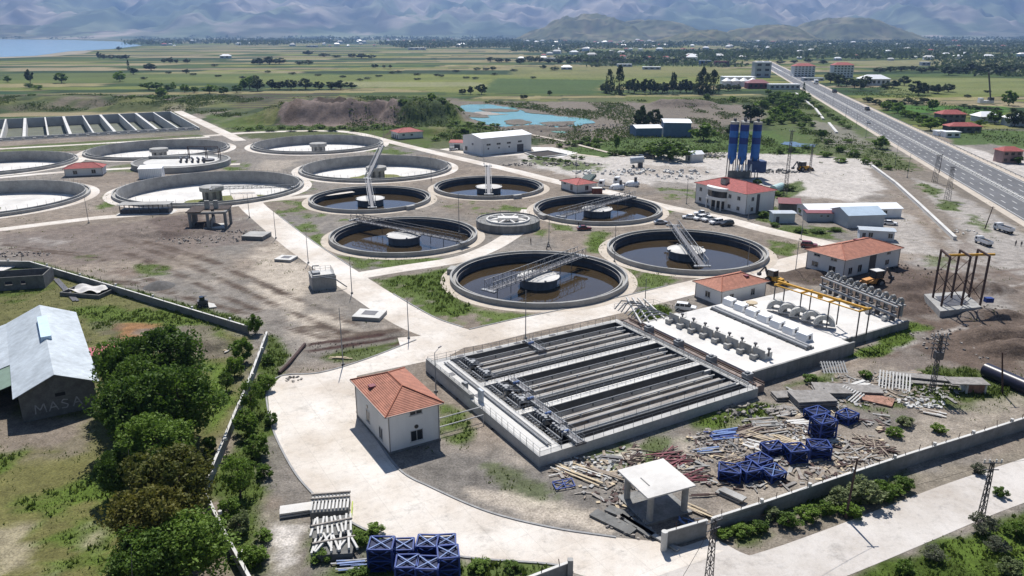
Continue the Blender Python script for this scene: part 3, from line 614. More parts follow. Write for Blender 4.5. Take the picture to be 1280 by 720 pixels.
sheet("stream", [(976, 180), (990, 178), (1002, 179.5), (1019, 181), (1017, 184), (1006, 183.5), (996, 184.5), (988, 182)], .15, M_STREAM, rag=3)

# ------------------------------------------------------------------ mountains and foothills
def terrain(name, xs_, ys_, hf, cf, m):
    XX, YY = np.meshgrid(xs_, ys_); H_ = hf(XX, YY); c_ = cf(XX, YY, H_); ny_, nx_ = XX.shape
    me = bpy.data.meshes.new(name); ii = np.arange(nx_*ny_).reshape(ny_, nx_)
    q = np.stack([ii[:-1, :-1], ii[:-1, 1:], ii[1:, 1:], ii[1:, :-1]], -1).reshape(-1, 4)
    me.from_pydata(np.stack([XX.ravel(), YY.ravel(), H_.ravel()], 1).tolist(), [], q.tolist())
    at = me.attributes.new("soil", 'FLOAT_COLOR', 'POINT'); c_ = c_.reshape(-1, 3)
    at.data.foreach_set("color", np.concatenate([c_, np.ones((len(c_), 1))], 1).astype(np.float32).ravel())
    me.polygons.foreach_set("use_smooth", [True]*len(me.polygons)); me.materials.append(m); o = bpy.data.objects.new(name, me); C.objects.link(o); return tag(o, kind="structure")
mm_ = bpy.data.materials.new("mountain_rock"); mm_.use_nodes = True; N = mm_.node_tree.nodes; L = mm_.node_tree.links; b = N["Principled BSDF"]; b.inputs["Roughness"].default_value = 1; b.inputs["Specular IOR Level"].default_value = 0
a = N.new("ShaderNodeAttribute"); a.attribute_name = "soil"; L.new(a.outputs[0], b.inputs["Base Color"])
def _mh_old(x, y):
    ramp = sst(8200, 17500, y+1200*(fbm(x, y*0, 4200, 3, 61)-.5))
    rd = 1-np.abs(2*fbm(x+.25*y, y, 2600, 6, 62)-1); rd2 = 1-np.abs(2*fbm(x-.2*y, y, 900, 4, 66)-1)
    return ramp*1750*(.55+.55*rd)+ramp*(1-ramp)*4*520*(rd-.6)+sst(.02, .2, ramp)*300*(rd2-.7)+sst(.02, .2, ramp)*110*(1-np.abs(2*fbm(x, y, 420, 3, 68)-1)-.7)-4
def mh(x, y):
    ramp = sst(8300, 17500, y+1500*(fbm(x, y*0, 3800, 3, 61)-.5)); xw = x+900*(fbm(x, y, 2600, 3, 81)-.5)+.15*y
    g1 = 1-np.abs(2*fbm(xw, y*.42, 1500, 5, 82)-1); g2 = 1-np.abs(2*fbm(xw+400, y*.5, 520, 4, 83)-1); g3 = 1-np.abs(2*fbm(x, y*.7, 210, 3, 84)-1); big = fbm(x, y, 5200, 2, 85)
    on = sst(.0, .12, ramp)
    return ramp*1500*(.62+.7*big)+on*(760*(g1-.62)*(.35+ramp)+360*(g2-.65)+150*(g3-.65))-4
def mc(x, y, h):
    n = fbm(x, y, 700, 5, 63)[..., None]; n2 = fbm(x, y, 2400, 4, 64)[..., None]
    c = C3(.36, .31, .25)*(1-sst(.46, .58, n))+C3(.18, .20, .12)*sst(.46, .58, n)
    sp = sst(.52, .58, fbm(x, y*.6, 260, 4, 69))[..., None]; c = c*(1-.55*sp)
    vf = sst(700, 60, h)[..., None]*sst(.45, .6, fbm(x, y, 900, 4, 70))[..., None]; c = c*(1-.6*vf)+C3(.05, .075, .035)*.6*vf
    return c*(.75+.5*fbm(x, y, 150, 3, 65)[..., None])
terrain("mountains", np.linspace(-17000, 17000, 420), np.concatenate([np.linspace(7800, 17500, 260), np.linspace(17700, 20500, 12)]), mh, mc, mm_)
def hills(px, py, rx, ry, h, seed, name="foothill"):
    c = G(px, py)
    def hf(x, y):
        r = np.hypot((x-c.x)/rx, (y-c.y)/ry)+.4*(fbm(x, y, rx*.5, 4, seed)-.5); return h*sst(1, .1, r)*(.62+.75*(1-np.abs(2*fbm(x, y, rx*.26, 5, seed+1)-1)))-3
    def cf(x, y, hh):
        n = fbm(x, y, rx*.15, 4, seed+2)[..., None]; n2 = sst(.5, .6, fbm(x, y, rx*.07, 4, seed+6))[..., None]; return (C3(.125, .13, .065)*(.7+.6*n)+C3(.06, .035, .03)*sst(.5, .65, n))*(1-.45*n2)
    terrain(name, np.linspace(c.x-rx*1.3, c.x+rx*1.3, 70), np.linspace(c.y-ry*1.3, c.y+ry*1.3, 50), hf, cf, mm_)
hills(735, 50.5, 620, 900, 150, 71); hills(815, 50.3, 760, 800, 120, 73); hills(880, 53, 420, 500, 60, 74); hills(960, 52, 480, 600, 85, 75); hills(1050, 50.5, 700, 800, 130, 76); hills(1190, 47, 900, 900, 60, 78); hills(20, 47.5, 1500, 1500, 110, 79)
# ------------------------------------------------------------------ haze (after the land it has to hold)
hb = MB().box(-17900, 17900, -300, 21500, -12, 2600).build("haze", []); hb.data.materials.clear()
hmat = bpy.data.materials.new("haze_air"); hmat.use_nodes = True; hn_ = hmat.node_tree; hn_.nodes.remove(hn_.nodes["Principled BSDF"])
pv = hn_.nodes.new("ShaderNodeVolumePrincipled"); pv.inputs["Density"].default_value = 7.4e-5; pv.inputs["Color"].default_value = (.33, .54, 1.0, 1); pv.inputs["Anisotropy"].default_value = .4
hn_.links.new(pv.outputs[0], hn_.nodes["Material Output"].inputs["Volume"]); hb.data.materials.append(hmat); tag(hb, kind="stuff")

# ------------------------------------------------------------------ round tanks
TZ = 1.3
def wet_tank(c, r, label, hatch=True, hatch_ang=-.9):
    t = thing("clarifier_tank", label, "tank", (c[0], c[1], 0), 0, "round clarifier tanks holding dark water")
    w = MB(); w.lathe([(r, -.3), (r, TZ-.08), (r-.06, TZ), (r-.50, TZ), (r-.55, TZ-.05), (r-.55, .35), (r-1.35, .35), (r-1.35, TZ-.35), (r-1.62, TZ-.35)], 120)
    w.build("tank_wall", M_CONC, t); MB().lathe([(r-1.62, TZ-.352), (r-1.65, -4.5), (.1, -4.6)], 120).build("inner_wall", M_INNER, t)
    MB().lathe([(r-1.64, -1.5), (.05, -1.5)], 90).build("water", M_WATER, t)
    MB().lathe([(r-1.66, .15), (r-1.95, .15), (r-1.95, -.35), (r-1.9, -.35)], 90).build("weir_plate", M_STEELD, t)
    d = MB(); d.lathe([(4.6, -2.2), (4.6, .15), (4.75, .2), (4.75, .3), (5.15, .35), (5.15, .72)], 56); d.build("centre_drum", mat("drum_blue_grey", (.16, .18, .21), .8, .4, .6, streak=True), t)
    d2 = MB(); d2.lathe([(5.15, .72), (5.15, .8), (4.9, .83), (4.6, .70), (4.3, .80), (2, .98), (.02, 1.0)], 56); d2.build("drum_cover", M_CONCL, t)
    f = MB()
    for i in range(4):
        a_ = i*math.pi/2+.3; f.cbox((5.0*math.cos(a_), 5.0*math.sin(a_), .9), (.5, .4, .4), Matrix.Rotation(a_, 3, 'Z'))
    f.build("bracket", M_STEEL, t)
    if hatch:
        h = MB(); h.cbox(((r+.5)*math.cos(hatch_ang), (r+.5)*math.sin(hatch_ang), .75), (1.6, 3.4, 1.2), Matrix.Rotation(hatch_ang, 3, 'Z')); h.build("outlet_box", M_CONC, t)
    return t
def dry_tank(c, r, label, moss=None, pond=None, posts=True, centre=True):
    t = thing("clarifier_tank", label, "tank", (c[0], c[1], 0), 0, "round empty clarifier tanks with white floors")
    w = MB(); w.lathe([(r, -.3), (r, TZ-.25), (r-.5, TZ-.25), (r-.5, .5), (r-1.5, .5), (r-1.5, TZ+.15), (r-1.9, TZ+.15), (r-1.95, -3.7)], 150); w.build("tank_wall", M_CONC, t)
    MB().lathe([(r-1.9, -3.7), (r*.5, -4.1), (.05, -4.6)], 100).build("tank_floor", M_WHITE, t)
    if moss:
        mb = MB(); k = 40; fz = lambda x, y: (lambda q: -4.6+q if q < .5 else -4.1+.8*(q-.5))(math.hypot(x, y)/r)+.12; vs = [(moss[0], moss[1], fz(moss[0], moss[1]))]
        for i in range(k):
            a_ = 2*math.pi*i/k; q_ = 1+.12*math.sin(3*a_+c[0])+.06*math.sin(7*a_)
            x_, y_ = moss[0]+moss[2]*q_*math.cos(a_), moss[1]+moss[3]*q_*math.sin(a_); vs.append((x_, y_, fz(x_, y_)))
        mb.add(vs, [(0, i+1, (i+1) % k+1) for i in range(k)]); mb.build("moss_patch", mat("moss_film", (.16, .17, .05), .9, .35, .3, fine=1.5), t)
    if centre:
        m = MB()
        for a_ in range(8):
            q_ = a_*math.pi/4+.2; m.cbox((3.2*math.cos(q_), 3.2*math.sin(q_), -2.6), (.7, 1.3, 4.2), Matrix.Rotation(q_, 3, 'Z'))
        m.lathe([(2.4, -4.5), (2.4, .2)], 32); m.lathe([(4.3, -.6), (4.5, -.5), (4.5, 1.0), (4.2, 1.1), (.05, 1.1)], 40); m.build("centre_pier", M_CONC, t)
    if posts:
        p = MB(); n = 64
        for i in range(n):
            a_ = 2*math.pi*i/n; x_, y_ = (r-1.7)*math.cos(a_), (r-1.7)*math.sin(a_); p.tube((x_, y_, 1.4), (x_, y_, 2.7), .05, n=4)
        p.build("railing_post", M_STEEL, t)
    return t
tank_lab = {'A': "nearest round tank of dark water, crossed by a long lattice bridge", 'B': "round tank of still dark water directly behind the small orange roofed hut",
 'C': "round tank of dark water with a low black lattice bridge, behind the concrete junction box", 'D': "dark water tank directly in front of the dry tank with green floor patch",
 'E': "dark round tank with upright grey bridge, nearest the road to the big white hall", 'F': "round tank of dark water beside the red roofed hut and mixer trucks",
 'G': "dry round tank with white floor, green patch and a raised grey bridge", 'H': "large dry round tank with white floor behind the half ruined concrete frame",
 'I': "dry round tank with white floor nearest the grassy earth mound", 'J': "dry round tank just below the rectangular basins, pipe frames in front of it",
 'K': "partly cut off dry round tank at the left edge behind the small red roofed cabin", 'L': "dry round tank cut off by the left edge, in front of the small cabin"}
for k, c, r in TANKS:
    if r < 30: wet_tank(c, r, tank_lab[k], k in 'DEFA', {'D': -.75, 'E': -1.05, 'F': -2.6, 'A': 2.9}.get(k, 0))
    else: dry_tank(c, r, tank_lab[k], {'G': (1, 0, 14, 10), 'H': (9, -3, 18, 11), 'L': (-12, -4, 20, 13), 'K': (-20, 2, 16, 9), 'J': (6, 4, 6, 4)}.get(k), centre=k not in 'KL')

def lattice_bridge(name, p0, p1, label, h=2.0, w=2.2, m=M_STEEL, lean=0, group="travelling scraper bridges on the round tanks", z=1.45, walkway=True):
    """truss bridge standing from p0 to p1 (2-D points), local x along it"""
    a_ = Vector((p0[0], p0[1], 0)); b_ = Vector((p1[0], p1[1], 0)); d = b_-a_; L_ = d.length; z1 = z+lean
    t = thing(name, label, "scraper bridge", (a_.x, a_.y, z), math.atan2(d.y, d.x), group); t.rotation_euler[1] = -math.atan2(lean, L_)
    for s in (-1, 1):
        tr = MB(); y = s*w/2; n = max(4, int(L_/1.6)); st = L_/n
        tr.bar((0, y, .15), (L_, y, .15), .14); tr.bar((0, y, h), (L_, y, h), .13)
        for i in range(n+1):
            tr.bar((i*st, y, .15), (i*st, y, h), .075)
            if i < n: tr.bar((i*st, y, .15 if i % 2 else h), ((i+1)*st, y, h if i % 2 else .15), .07)
            if s > 0 and i % 2 == 0: tr.bar((i*st, -y, .1), (i*st, y, .1), .1)
        tr.build("side_truss", m, t)
    if walkway:
        MB().box(.2, L_-.2, -w*.28, w*.28, .16, .24).build("walkway", M_STEELD, t)
    hr = MB()
    for s in (-1, 1):
        hr.tube((0, s*w*.3, 1.2), (L_, s*w*.3, 1.2), .035, n=4)
        for i in range(int(L_/3)+1): hr.tube((i*3, s*w*.3, .2), (i*3, s*w*.3, 1.2), .03, n=4)
    hr.build("handrail", m, t)
    for x in (0, L_):
        e = MB(); e.box(x-.5, x+.5, -w*.75, w*.75, -.02, .28); e.build("end_carriage", M_STEEL, t)
        for s in (-1, 1): MB().tube((x-.2, s*w*.62, .02), (x+.2, s*w*.62, .02), .22, n=14).build("wheel", M_BLACK, t)
    mo = MB(); mo.box(L_-1.6, L_-.9, .2, .9, .25, .8); mo.tube((L_-1.2, .9, .5), (L_-1.2, 1.4, .5), .2, n=10); mo.build("drive_motor", M_CONCL, t)
    sc = MB()
    for i in range(3, int(L_)-2, 5):
        if abs(i-L_/2) > 5.6:
            sc.bar((i, 0, .1), (i, 0, -2.6), .12)
    sc.build("scraper_arm", m, t)
    return t
lattice_bridge("scraper_bridge", g2(611, 364, 1.5), g2(727, 320, 1.5), "long lattice bridge across the nearest round tank, spanning over its white centre cover", h=2.4, w=2.6)
lattice_bridge("scraper_bridge", g2(878, 333, 1.5), g2(841, 287, 1.5), "lattice bridge on the tank directly behind the small orange roofed hut", h=1.8, w=2.8, lean=1.2)
lattice_bridge("scraper_bridge", g2(581, 303, 1.5), g2(442, 275, 1.5), "dark lattice bridge lying low across the tank behind the concrete junction box", h=2.0, w=2.4, m=M_STEELD)
lattice_bridge("scraper_bridge", g2(465.5, 259.5, 1.5), g2(460, 233.5, 1.5), "narrow grey bridge on the dark tank in front of the dry tank with green patch", h=1.0, w=2.0, lean=3)
lattice_bridge("scraper_bridge", g2(459, 223, 1.5), g2(478, 193.5, 1.5), "raised grey bridge rising over the dry tank with the green floor patch", h=1.2, w=2.0, lean=4)
lattice_bridge("scraper_bridge", g2(611, 243, 1.5), g2(610, 219.5, 1.5), "upright looking narrow grey bridge on the tank nearest the big white hall", h=1.0, w=2.2, lean=4)
lattice_bridge("scraper_bridge", g2(701, 271, 1.5), g2(790, 246, 1.5), "lattice bridge on the tank beside the red roofed hut", h=2.2, w=2.4)
lattice_bridge("scraper_bridge", g2(366, 234, 1.5), g2(264, 237, 1.5), "thin walkway bridge from the rim to the middle of the large dry tank", h=1.0, w=1.6, walkway=False)

# drum on the pier of tank H is seen against the ruin; small round chamber (inlet distribution)
t = thing("distribution_chamber", "small raised round concrete chamber with spoked white channels, between the middle tanks", "chamber", (*g2(635, 283, 0), 0))
MB().lathe([(9.9, -.1), (9.9, 2.4), (9.5, 2.45), (9.5, 2.1), (6.8, 2.1)], 72).build("outer_wall", M_CONCD, t)
MB().lathe([(9.45, 2.0), (6.6, 2.0)], 72).build("channel_water", M_WATERD, t)
MB().lathe([(6.8, 1.8), (6.8, 2.6), (6.3, 2.6), (6.3, 1.7), (.05, 1.7)], 60).build("inner_ring", M_CONCL, t)
sp = MB()
for i in range(8):
    a_ = i*math.pi/4+.35; sp.bar((1.5*math.cos(a_), 1.5*math.sin(a_), 2.5), (6.5*math.cos(a_), 6.5*math.sin(a_), 2.5), .45, .3)
sp.build("spoke", M_WHITE, t); MB().box(-3.2, 3.2, -1.6, 1.6, 2.45, 3.0).build("cover_slab", M_CONCL, t)
hr = MB()
for i in range(24):
    a_ = i*math.pi/12; hr.tube((9.7*math.cos(a_), 9.7*math.sin(a_), 2.4), (9.7*math.cos(a_), 9.7*math.sin(a_), 3.3), .04, n=4)
hr.build("railing_post", M_STEEL, t)

# raised round thickener with pipe racks, upper left
t = thing("thickener_tank", "low round raised tank covered in pipes and bent racks beside the grey metal shed", "tank", (*g2(228, 207, 0), 0))
MB().lathe([(21, -.1), (21, 2.4), (20, 2.5), (20, 2.2), (.05, 2.2)], 80).build("tank_wall", M_CONC, t)
MB().lathe([(20, 2.22), (16, 2.22)], 60).build("channel", M_BLOCK, t); MB().lathe([(15.9, 2.25), (.05, 2.25)], 60).build("deck", M_CONCL, t)
MB().tube((-17, 5, 2.9), (1, 7, 2.9), .75, n=14).build("inlet_pipe", M_CONC, t)
for i in range(5): MB().path([(2+i*2.6, -6, 2.3), (2.4+i*2.6, -6, 3.8), (-1+i*2.6, 1, 3.4)], .5, 8).build("pipe", M_STEELD, t)
fr = MB()
for x in (0, 8, 14): fr.tube((x, 8, 2.3), (x, 8, 7.5), .18, n=6); fr.tube((x+3, 2, 2.3), (x+3, 2, 7.5), .18, n=6)
fr.bar((0, 8, 7.4), (14, 8, 7.4), .25); fr.build("pipe_frame", M_RUST, t); MB().lathe([(2.8, 2.3), (2.8, 3.0), (.1, 3.1)], 20, (12, 0)).build("cover", M_STEELD, t)

# ------------------------------------------------------------------ the large rectangular basin in front
t = bas = thing("aeration_basin", "large grey rectangular basin with long parallel channels and railings, in front of the gravel filters", "basin", (BAS_O.x, BAS_O.y, 0), PA)
H_ = BAS_H; wl = MB()
wl.box(0, BAS_L, 0, BAS_W, -4.2, -3.9)
EQ = 7.2
wl.box(0, .55, 0, BAS_W, -3.9, H_); wl.box(BAS_L-1.3, BAS_L, 0, BAS_W, -3.9, H_)
wl.box(.55, BAS_L-1.3, 0, 1.15, -3.9, H_); wl.box(.55, BAS_L-1.3, BAS_W-1.2, BAS_W, -3.9, H_)
wl.build("basin_wall", mat('basin_concrete', (.44, .435, .42), .85, .25, .2, fine=3), t)
dk = MB(); dk.box(.55, 4.2, 1.15, BAS_W-1.2, H_-.35, H_-.004)
pitch = (BAS_W-2.35)/3
ft = []
for i in range(3):
    y0 = 1.15+i*pitch
    if i: dk.box(4.2, BAS_L-1.3, y0-.9, y0+.5, -3.9, H_-.006)
dk.build("deck", M_CONCL, t)
sh = MB(); lp = MB(); shade_pn = MB(); wat = MB()
for i in range(3):
    y0 = 1.15+i*pitch+(.5 if i else 0); y1 = 1.15+(i+1)*pitch-(.9 if i < 2 else 0)
    b0 = y0+1.7; b1 = y1-2.2
    sh.box(EQ, BAS_L-1.3, b0, b0+.35, -3.9, H_-.05); sh.box(EQ, BAS_L-1.3, b1-.35, b1, -3.9, H_-.05)
    k = 3; wd = (b1-b0-.7)/k
    for j in range(k):
        lp.box(EQ+.3, BAS_L-2.0-.5*j, b0+.45+j*wd, b0+.35+(j+.55)*wd, H_-.9, H_-.02-.10*j)
    for j in range(k+1):
        yy = b0+.3+j*wd; m_ = MB(); m_.tube((EQ+.2, yy, H_+.12), (BAS_L-1.9-.4*j, yy, H_+.12), .13, n=8)
        for q_ in range(9): m_.box(EQ+1+q_*3.9, EQ+1.15+q_*3.9, yy-.18, yy+.18, H_-.4, H_+.05)
        m_.build("air_pipe", M_STEEL if j % 2 else M_CONCL, t)
    wat.box(.6, BAS_L-1.4, y0+.01, y1-.01, -2.2, -2.1); shade_pn.box(EQ, BAS_L-1.31, y1-.015, y1-.003, -3.9, H_-.12); shade_pn.box(EQ, BAS_L-1.31, b0-.015, b0-.003, -3.9, H_-.2); shade_pn.box(BAS_L-1.315, BAS_L-1.303, y0+.02, y1-.02, -3.9, H_-.15)
    wl2 = MB(); wl2.box(4.2, 4.6, y0+.01, y1-.01, -3.9, H_-.3); wl2.build("cross_wall", M_CONC, t)
sh.build("channel_wall", M_CONCL, t); lp.build("launder_beam", mat("launder_concrete", (.34, .33, .31), .85, .45, .15, col2=(.20, .175, .155), fine=4), t); wat.build("water", M_WATERD, t); shade_pn.build("channel_shade_panel", mat('channel_shade_tone', (.05, .055, .065), .6, .4, .5, fine=3), t)  # thin dark panels paint deep shade onto the shaded channel faces
def railing(pts, name, parent, h=1.1, sp=1.8, m=M_STEEL):
    r_ = MB()
    for a_, b_ in zip(pts[:-1], pts[1:]):
        a_ = Vector(a_); b_ = Vector(b_); d = (b_-a_); n = max(1, round(d.length/sp))
        for i in range(n+1): p = a_+d*i/n; r_.tube(p, p+Vector((0, 0, h)), .04, n=4)
        for z_ in (h, h*.5): r_.tube(a_+Vector((0, 0, z_)), b_+Vector((0, 0, z_)), .028, n=4)
    return r_.build(name, m, parent)
railing([(.3, BAS_W-.3, H_), (.3, .3, H_), (BAS_L-.4, .3, H_)], "railing", t); railing([(.3, BAS_W-.3, H_), (BAS_L-2, BAS_W-.3, H_)], "railing", t)
for i in range(1, 3):
    y0 = 1.15+i*pitch
    railing([(4.6, y0-.8, H_), (BAS_L-1.5, y0-.8, H_)], "railing", t); railing([(4.6, y0+.4, H_), (BAS_L-1.5, y0+.4, H_)], "railing", t)
for i in range(3):
    y1 = 1.15+(i+1)*pitch-(.9 if i < 2 else 0); y0 = 1.15+i*pitch+(.5 if i else 0); railing([(EQ, y0+1.6, H_), (BAS_L-1.5, y0+1.6, H_)], "railing", t, sp=2.4)
railing([(BAS_L-.8, .6, H_), (BAS_L-.8, BAS_W-.5, H_)], "railing", t); railing([(4.3, 1, H_), (4.3, BAS_W-1.3, H_)], "railing", t, sp=2.6)
cov = MB()
for i in range(7): cov.box(6+i*4.0, 7.2+i*4.0, BAS_W-1.0, BAS_W-.35, H_, H_+.06)
cov.box(1.0, 2.2, 30, 31.2, H_, H_+.05); cov.box(1.2, 2.2, 20.5, 21.6, H_, H_+.05); cov.build("hatch_cover", M_STEELD, t)
for x_, r_ in ((2.6, .16), (3.1, .11), (BAS_L-.35, .13)): MB().tube((x_, 1.8, H_+.25), (x_, BAS_W-2.4, H_+.25), r_, n=8).build("collector_pipe", M_STEEL, t)
MB().box(.02, .72, 20.6, BAS_W-.2, H_, H_+.75).build("parapet", M_CONC, t)
pn = MB(); pn.box(1.0, 1.4, 18.5, 19.8, H_, H_+2.0); pn.build("control_panel", M_GREYB, t)
pn = MB(); pn.box(.9, 1.5, 24, 24.9, H_, H_+1.1); pn.box(1.0, 1.6, 25, 25.5, H_, H_+.8); pn.build("control_panel", M_STEEL, t)
# valve and pipe clusters at the near ends of the lanes
for i in range(3):
    for j, yb in enumerate((1.15+i*pitch+1.2, 1.15+i*pitch+6.3)):
        e = MB(); rr = random.Random(i*5+j)
        MB().box(4.6, EQ+1.2, yb-.2, yb+3.6, H_-1.6, H_-1.5).build("sump_floor", M_WATERD, t)
        for q_ in range(5):
            yy = yb+q_*.75; e.path([(4.4, yy, H_+.15), (5.4, yy, H_+.15), (5.4, yy, H_+.75+.3*rr.random()), (6.8, yy, H_+.5), (EQ+.9, yy, H_+.15)], .10, 6)
            e.tube((5.9, yy, H_+.6), (5.9, yy, H_+1.1), .06, n=5); e.tube((5.9, yy, H_+1.1), (5.9, yy, H_+1.15), .26, n=8)
        e.box(6.2, 7.1, yb+.9, yb+1.8, H_, H_+.8); e.tube((5, yb-.1, H_+.35), (5, yb+3.4, H_+.35), .14, n=6)
        e.build("valve_cluster", M_STEEL, t); e2 = MB(); e2.box(7.2, 8.0, yb, yb+3.2, H_-.5, H_+.1); e2.cbox((6.0, yb+2.6, H_+.35), (.9, .7, .7)); e2.build("pump_housing", M_STEELD, t)
# travelling carriages
def carriage(px, py, label, L_=5.6):
    p = G(px, py, H_+.2); c = thing("travelling_carriage", label, "travelling bridge", p, PA, "travelling carriages on the rectangular basin")
    for x in (-.5, .5): MB().box(x-.14, x+.14, -L_/2, L_/2, .1, .42).build("beam", M_STEEL, c)
    MB().box(-.34, .34, -L_/2, L_/2, .3, .36).build("walkway", M_STEELD, c)
    railing([(-.62, -L_/2, .3), (-.62, L_/2, .3)], "handrail", c, 1.0, 1.2); railing([(.62, -L_/2, .3), (.62, L_/2, .3)], "handrail", c, 1.0, 1.2)
    for s in (-1, 1):
        MB().box(-.9, .9, s*L_/2-.14, s*L_/2+.14, -.05, .25).build("end_truck", M_STEELD, c)
    MB().tube((-.9, .6, .6), (.2, .6, .6), .22, n=10).build("motor", M_BLUEL, c)
carriage(668, 433, "single travelling carriage on the farthest lane of the rectangular basin")
carriage(650, 483, "travelling carriage farthest from the camera of the row of four at the basin's left end")
carriage(668, 503, "second from the far side of the four carriages at the basin's left end")
carriage(690, 522, "third from the far side of the four carriages at the basin's left end")
carriage(712, 545, "travelling carriage nearest the basin's bottom corner")
# pipework between basin and filters
t = thing("pipe_bundle", "tangle of grey pipes and stair rails at the basin's top right corner", "pipework", G(800, 403, 0), PA)
e = MB(); rr = random.Random(4)
for i in range(9):
    y = -4+i*1.1; e.path([(-3, y, 2.0), (-1, y+.5*rr.random(), 3.0+.3*i % 1), (3, y, 2.6), (5, y-1.5, 1.2)], .14, 6)
e.build("pipe", M_STEEL, t)
e = MB()
for i in range(4): e.bar((-4+i*2, -5, 2.2), (1+i*1.6, 6, 3.6-.4*i), .3)
e.build("support_beam", M_CONCL, t); railing([(-3, 5, 2), (6, 3, 2), (7, -6, 2)], "railing", t)
t = thing("collector_channel", "narrow channel with brown pipes running between the basin and the white filter deck", "channel", plant(BAS_O, BAS_L+.05, 0), PA)
MB().box(0, 2.6, 1.0, BAS_W-.5, -.1, H_-.35).build("channel_bed", mat("rusty_channel", (.30, .24, .21), .85, .4, .8), t)
for x in (.35, 2.3):
    e = MB(); e.tube((x, .9, H_), (x, BAS_W-1, H_), .2, n=8); e.build("pipe", M_RUST, t)
for i in range(4):
    e = MB(); e.box(.4, 2.0, 3+i*8.5, 4.2+i*8.5, H_-.3, H_+1.0); e.box(.7, 1.4, 3.3+i*8.5, 3.9+i*8.5, H_+1, H_+1.3); e.build("gate_valve", M_STEEL, t)

# ------------------------------------------------------------------ filter deck to the right
t = fil = thing("filter_deck", "white concrete filter deck with rows of machines, right of the rectangular basin", "deck", plant(BAS_O, BAS_L+2.8, 0), PA)
DZ = 2.0
fx = 26.6
MB().box(0, fx, 4.0, 33, -.3, DZ).build("deck_slab", M_WHITE, t)
MB().box(-.003, fx+.05, 3.6, 3.997, -.3, DZ+.5).build("parapet_wall", M_CONCD, t)
MB().box(fx+.05, fx+21, 7.0, 33, -.3, DZ-.6).build("lower_slab", M_WHITE, t); MB().box(fx+.05, fx+21.3, 6.6, 6.997, -.3, DZ-.3).build("parapet_wall", M_CONCD, t)
FO = plant(BAS_O, BAS_L+2.8, 0)
def row_points(p0, p1, n, z):
    a_ = G(*p0, z); b_ = G(*p1, z); return [a_+(b_-a_)*i/(n-1) for i in range(n)]
def pump(p, label):
    c = thing("pump_unit", label, "pump", p, PA, "grey pump units in a row on the filter deck"); c.scale = (1.25, 1.35, 1.3)
    MB().box(-.7, .9, -1.0, 1.0, 0, .95).build("housing", M_CONCL, c); MB().box(-.75, -.62, -1.0, 1.0, .1, 1.35).build("panel", M_CONC, c)
    e = MB(); e.tube((0, -1.1, .5), (0, -1.1, 1.5), .12, n=8); e.tube((0, -1.1, 1.5), (0, -1.1, 1.7), .26, n=8); e.build("actuator", M_STEELD, c)
    e = MB(); e.tube((-1.9, 0, .35), (-.7, 0, .35), .26, n=8); e.box(-2.1, -1.7, -.4, .4, 0, .7); e.build("outlet", M_CONC, c)
for i, p in enumerate(row_points((846, 402), (952, 446), 8, DZ)): pump(p, ORD[i]+" grey pump unit from the far end of the row nearest the rectangular basin")
def wbox(p, label):
    c = thing("blower_box", label, "blower box", p, PA, "white blower boxes beside the twin pipes"); c.scale = (1.2, 1.2, 1.2)
    mb = MB(); mb.add([(-.9, -1, 0), (.9, -1, 0), (.9, 1, 0), (-.9, 1, 0), (-.7, -1, 1.1), (.6, -1, 1.3), (.6, 1, 1.3), (-.7, 1, 1.1)], [(3, 2, 1, 0), (4, 5, 6, 7), (0, 1, 5, 4), (1, 2, 6, 5), (2, 3, 7, 6), (3, 0, 4, 7)]); mb.build("casing", M_MET, c)
    MB().box(-.75, -.68, -.6, .6, .3, .8).build("louvre", M_STEELD, c) if False else MB().box(-.2, .3, -1.05, -1.0, .3, .9).build("louvre", M_STEELD, c)
    MB().box(.9, 1.3, -.4, .4, 0, .6).build("motor", M_STEEL, c)
for i, p in enumerate(row_points((912, 381), (1005, 424), 7, DZ)): wbox(p, ORD[i]+" white blower box from the far end, along the twin pipes")
t = thing("twin_pipe", "pair of thick grey pipes crossing the white filter deck", "pipes", (0, 0, 0))
a_ = G(893, 384, DZ+.4); b_ = G(1012, 434, DZ+.4)
for o_ in (0, .9): MB().tube(a_+PU*o_-PU*.6, b_+PU*o_-PU*.6, .34, n=12).build("pipe", M_STEEL, t)
e = MB()
for i in range(12): p = a_+(b_-a_)*i/11; e.cbox(p+Vector((0, 0, -.25)), (2.2, .3, .35), Matrix.Rotation(PA, 3, 'Z'))
e.build("saddle", M_CONCD, t)
def arch(p, label):
    c = thing("arch_segment", label, "pipe elbow", p, PA+R(38), "pale arched pipe pieces in a row"); c.scale = (1.1, 1.1, 1.15)
    mb = MB(); n = 14
    for s, w_ in ((0, 1),):
        vs = []; fs = []
        for i in range(n+1):
            q_ = math.pi*i/n
            for rr_ in (1.0, 1.85):
                for x in (-.65, .65): vs.append((x*1.0+.35*math.sin(q_)*(1 if x > 0 else 1), -rr_*math.cos(q_), rr_*math.sin(q_)*.95))
        for i in range(n):
            o = i*4; fs += [(o, o+1, o+5, o+4), (o+2, o+6, o+7, o+3), (o, o+4, o+6, o+2), (o+1, o+3, o+7, o+5)]
        fs += [(0, 2, 3, 1), (n*4, n*4+1, n*4+3, n*4+2)]; mb.add(vs, fs)
    mb.build("arch", mat("arch_concrete", (.50, .50, .48), .9, .35, 2.5, fine=4, bump=.3), c)
    MB().box(-.55, .75, -1.9, 1.9, 0, .14).build("foot_slab", M_CONCL, c)
for i, p in enumerate(row_points((971, 386.5), (1030, 406), 5, DZ)): arch(p, ORD[i]+" pale arch from the far end of the row beside the yellow gantry")
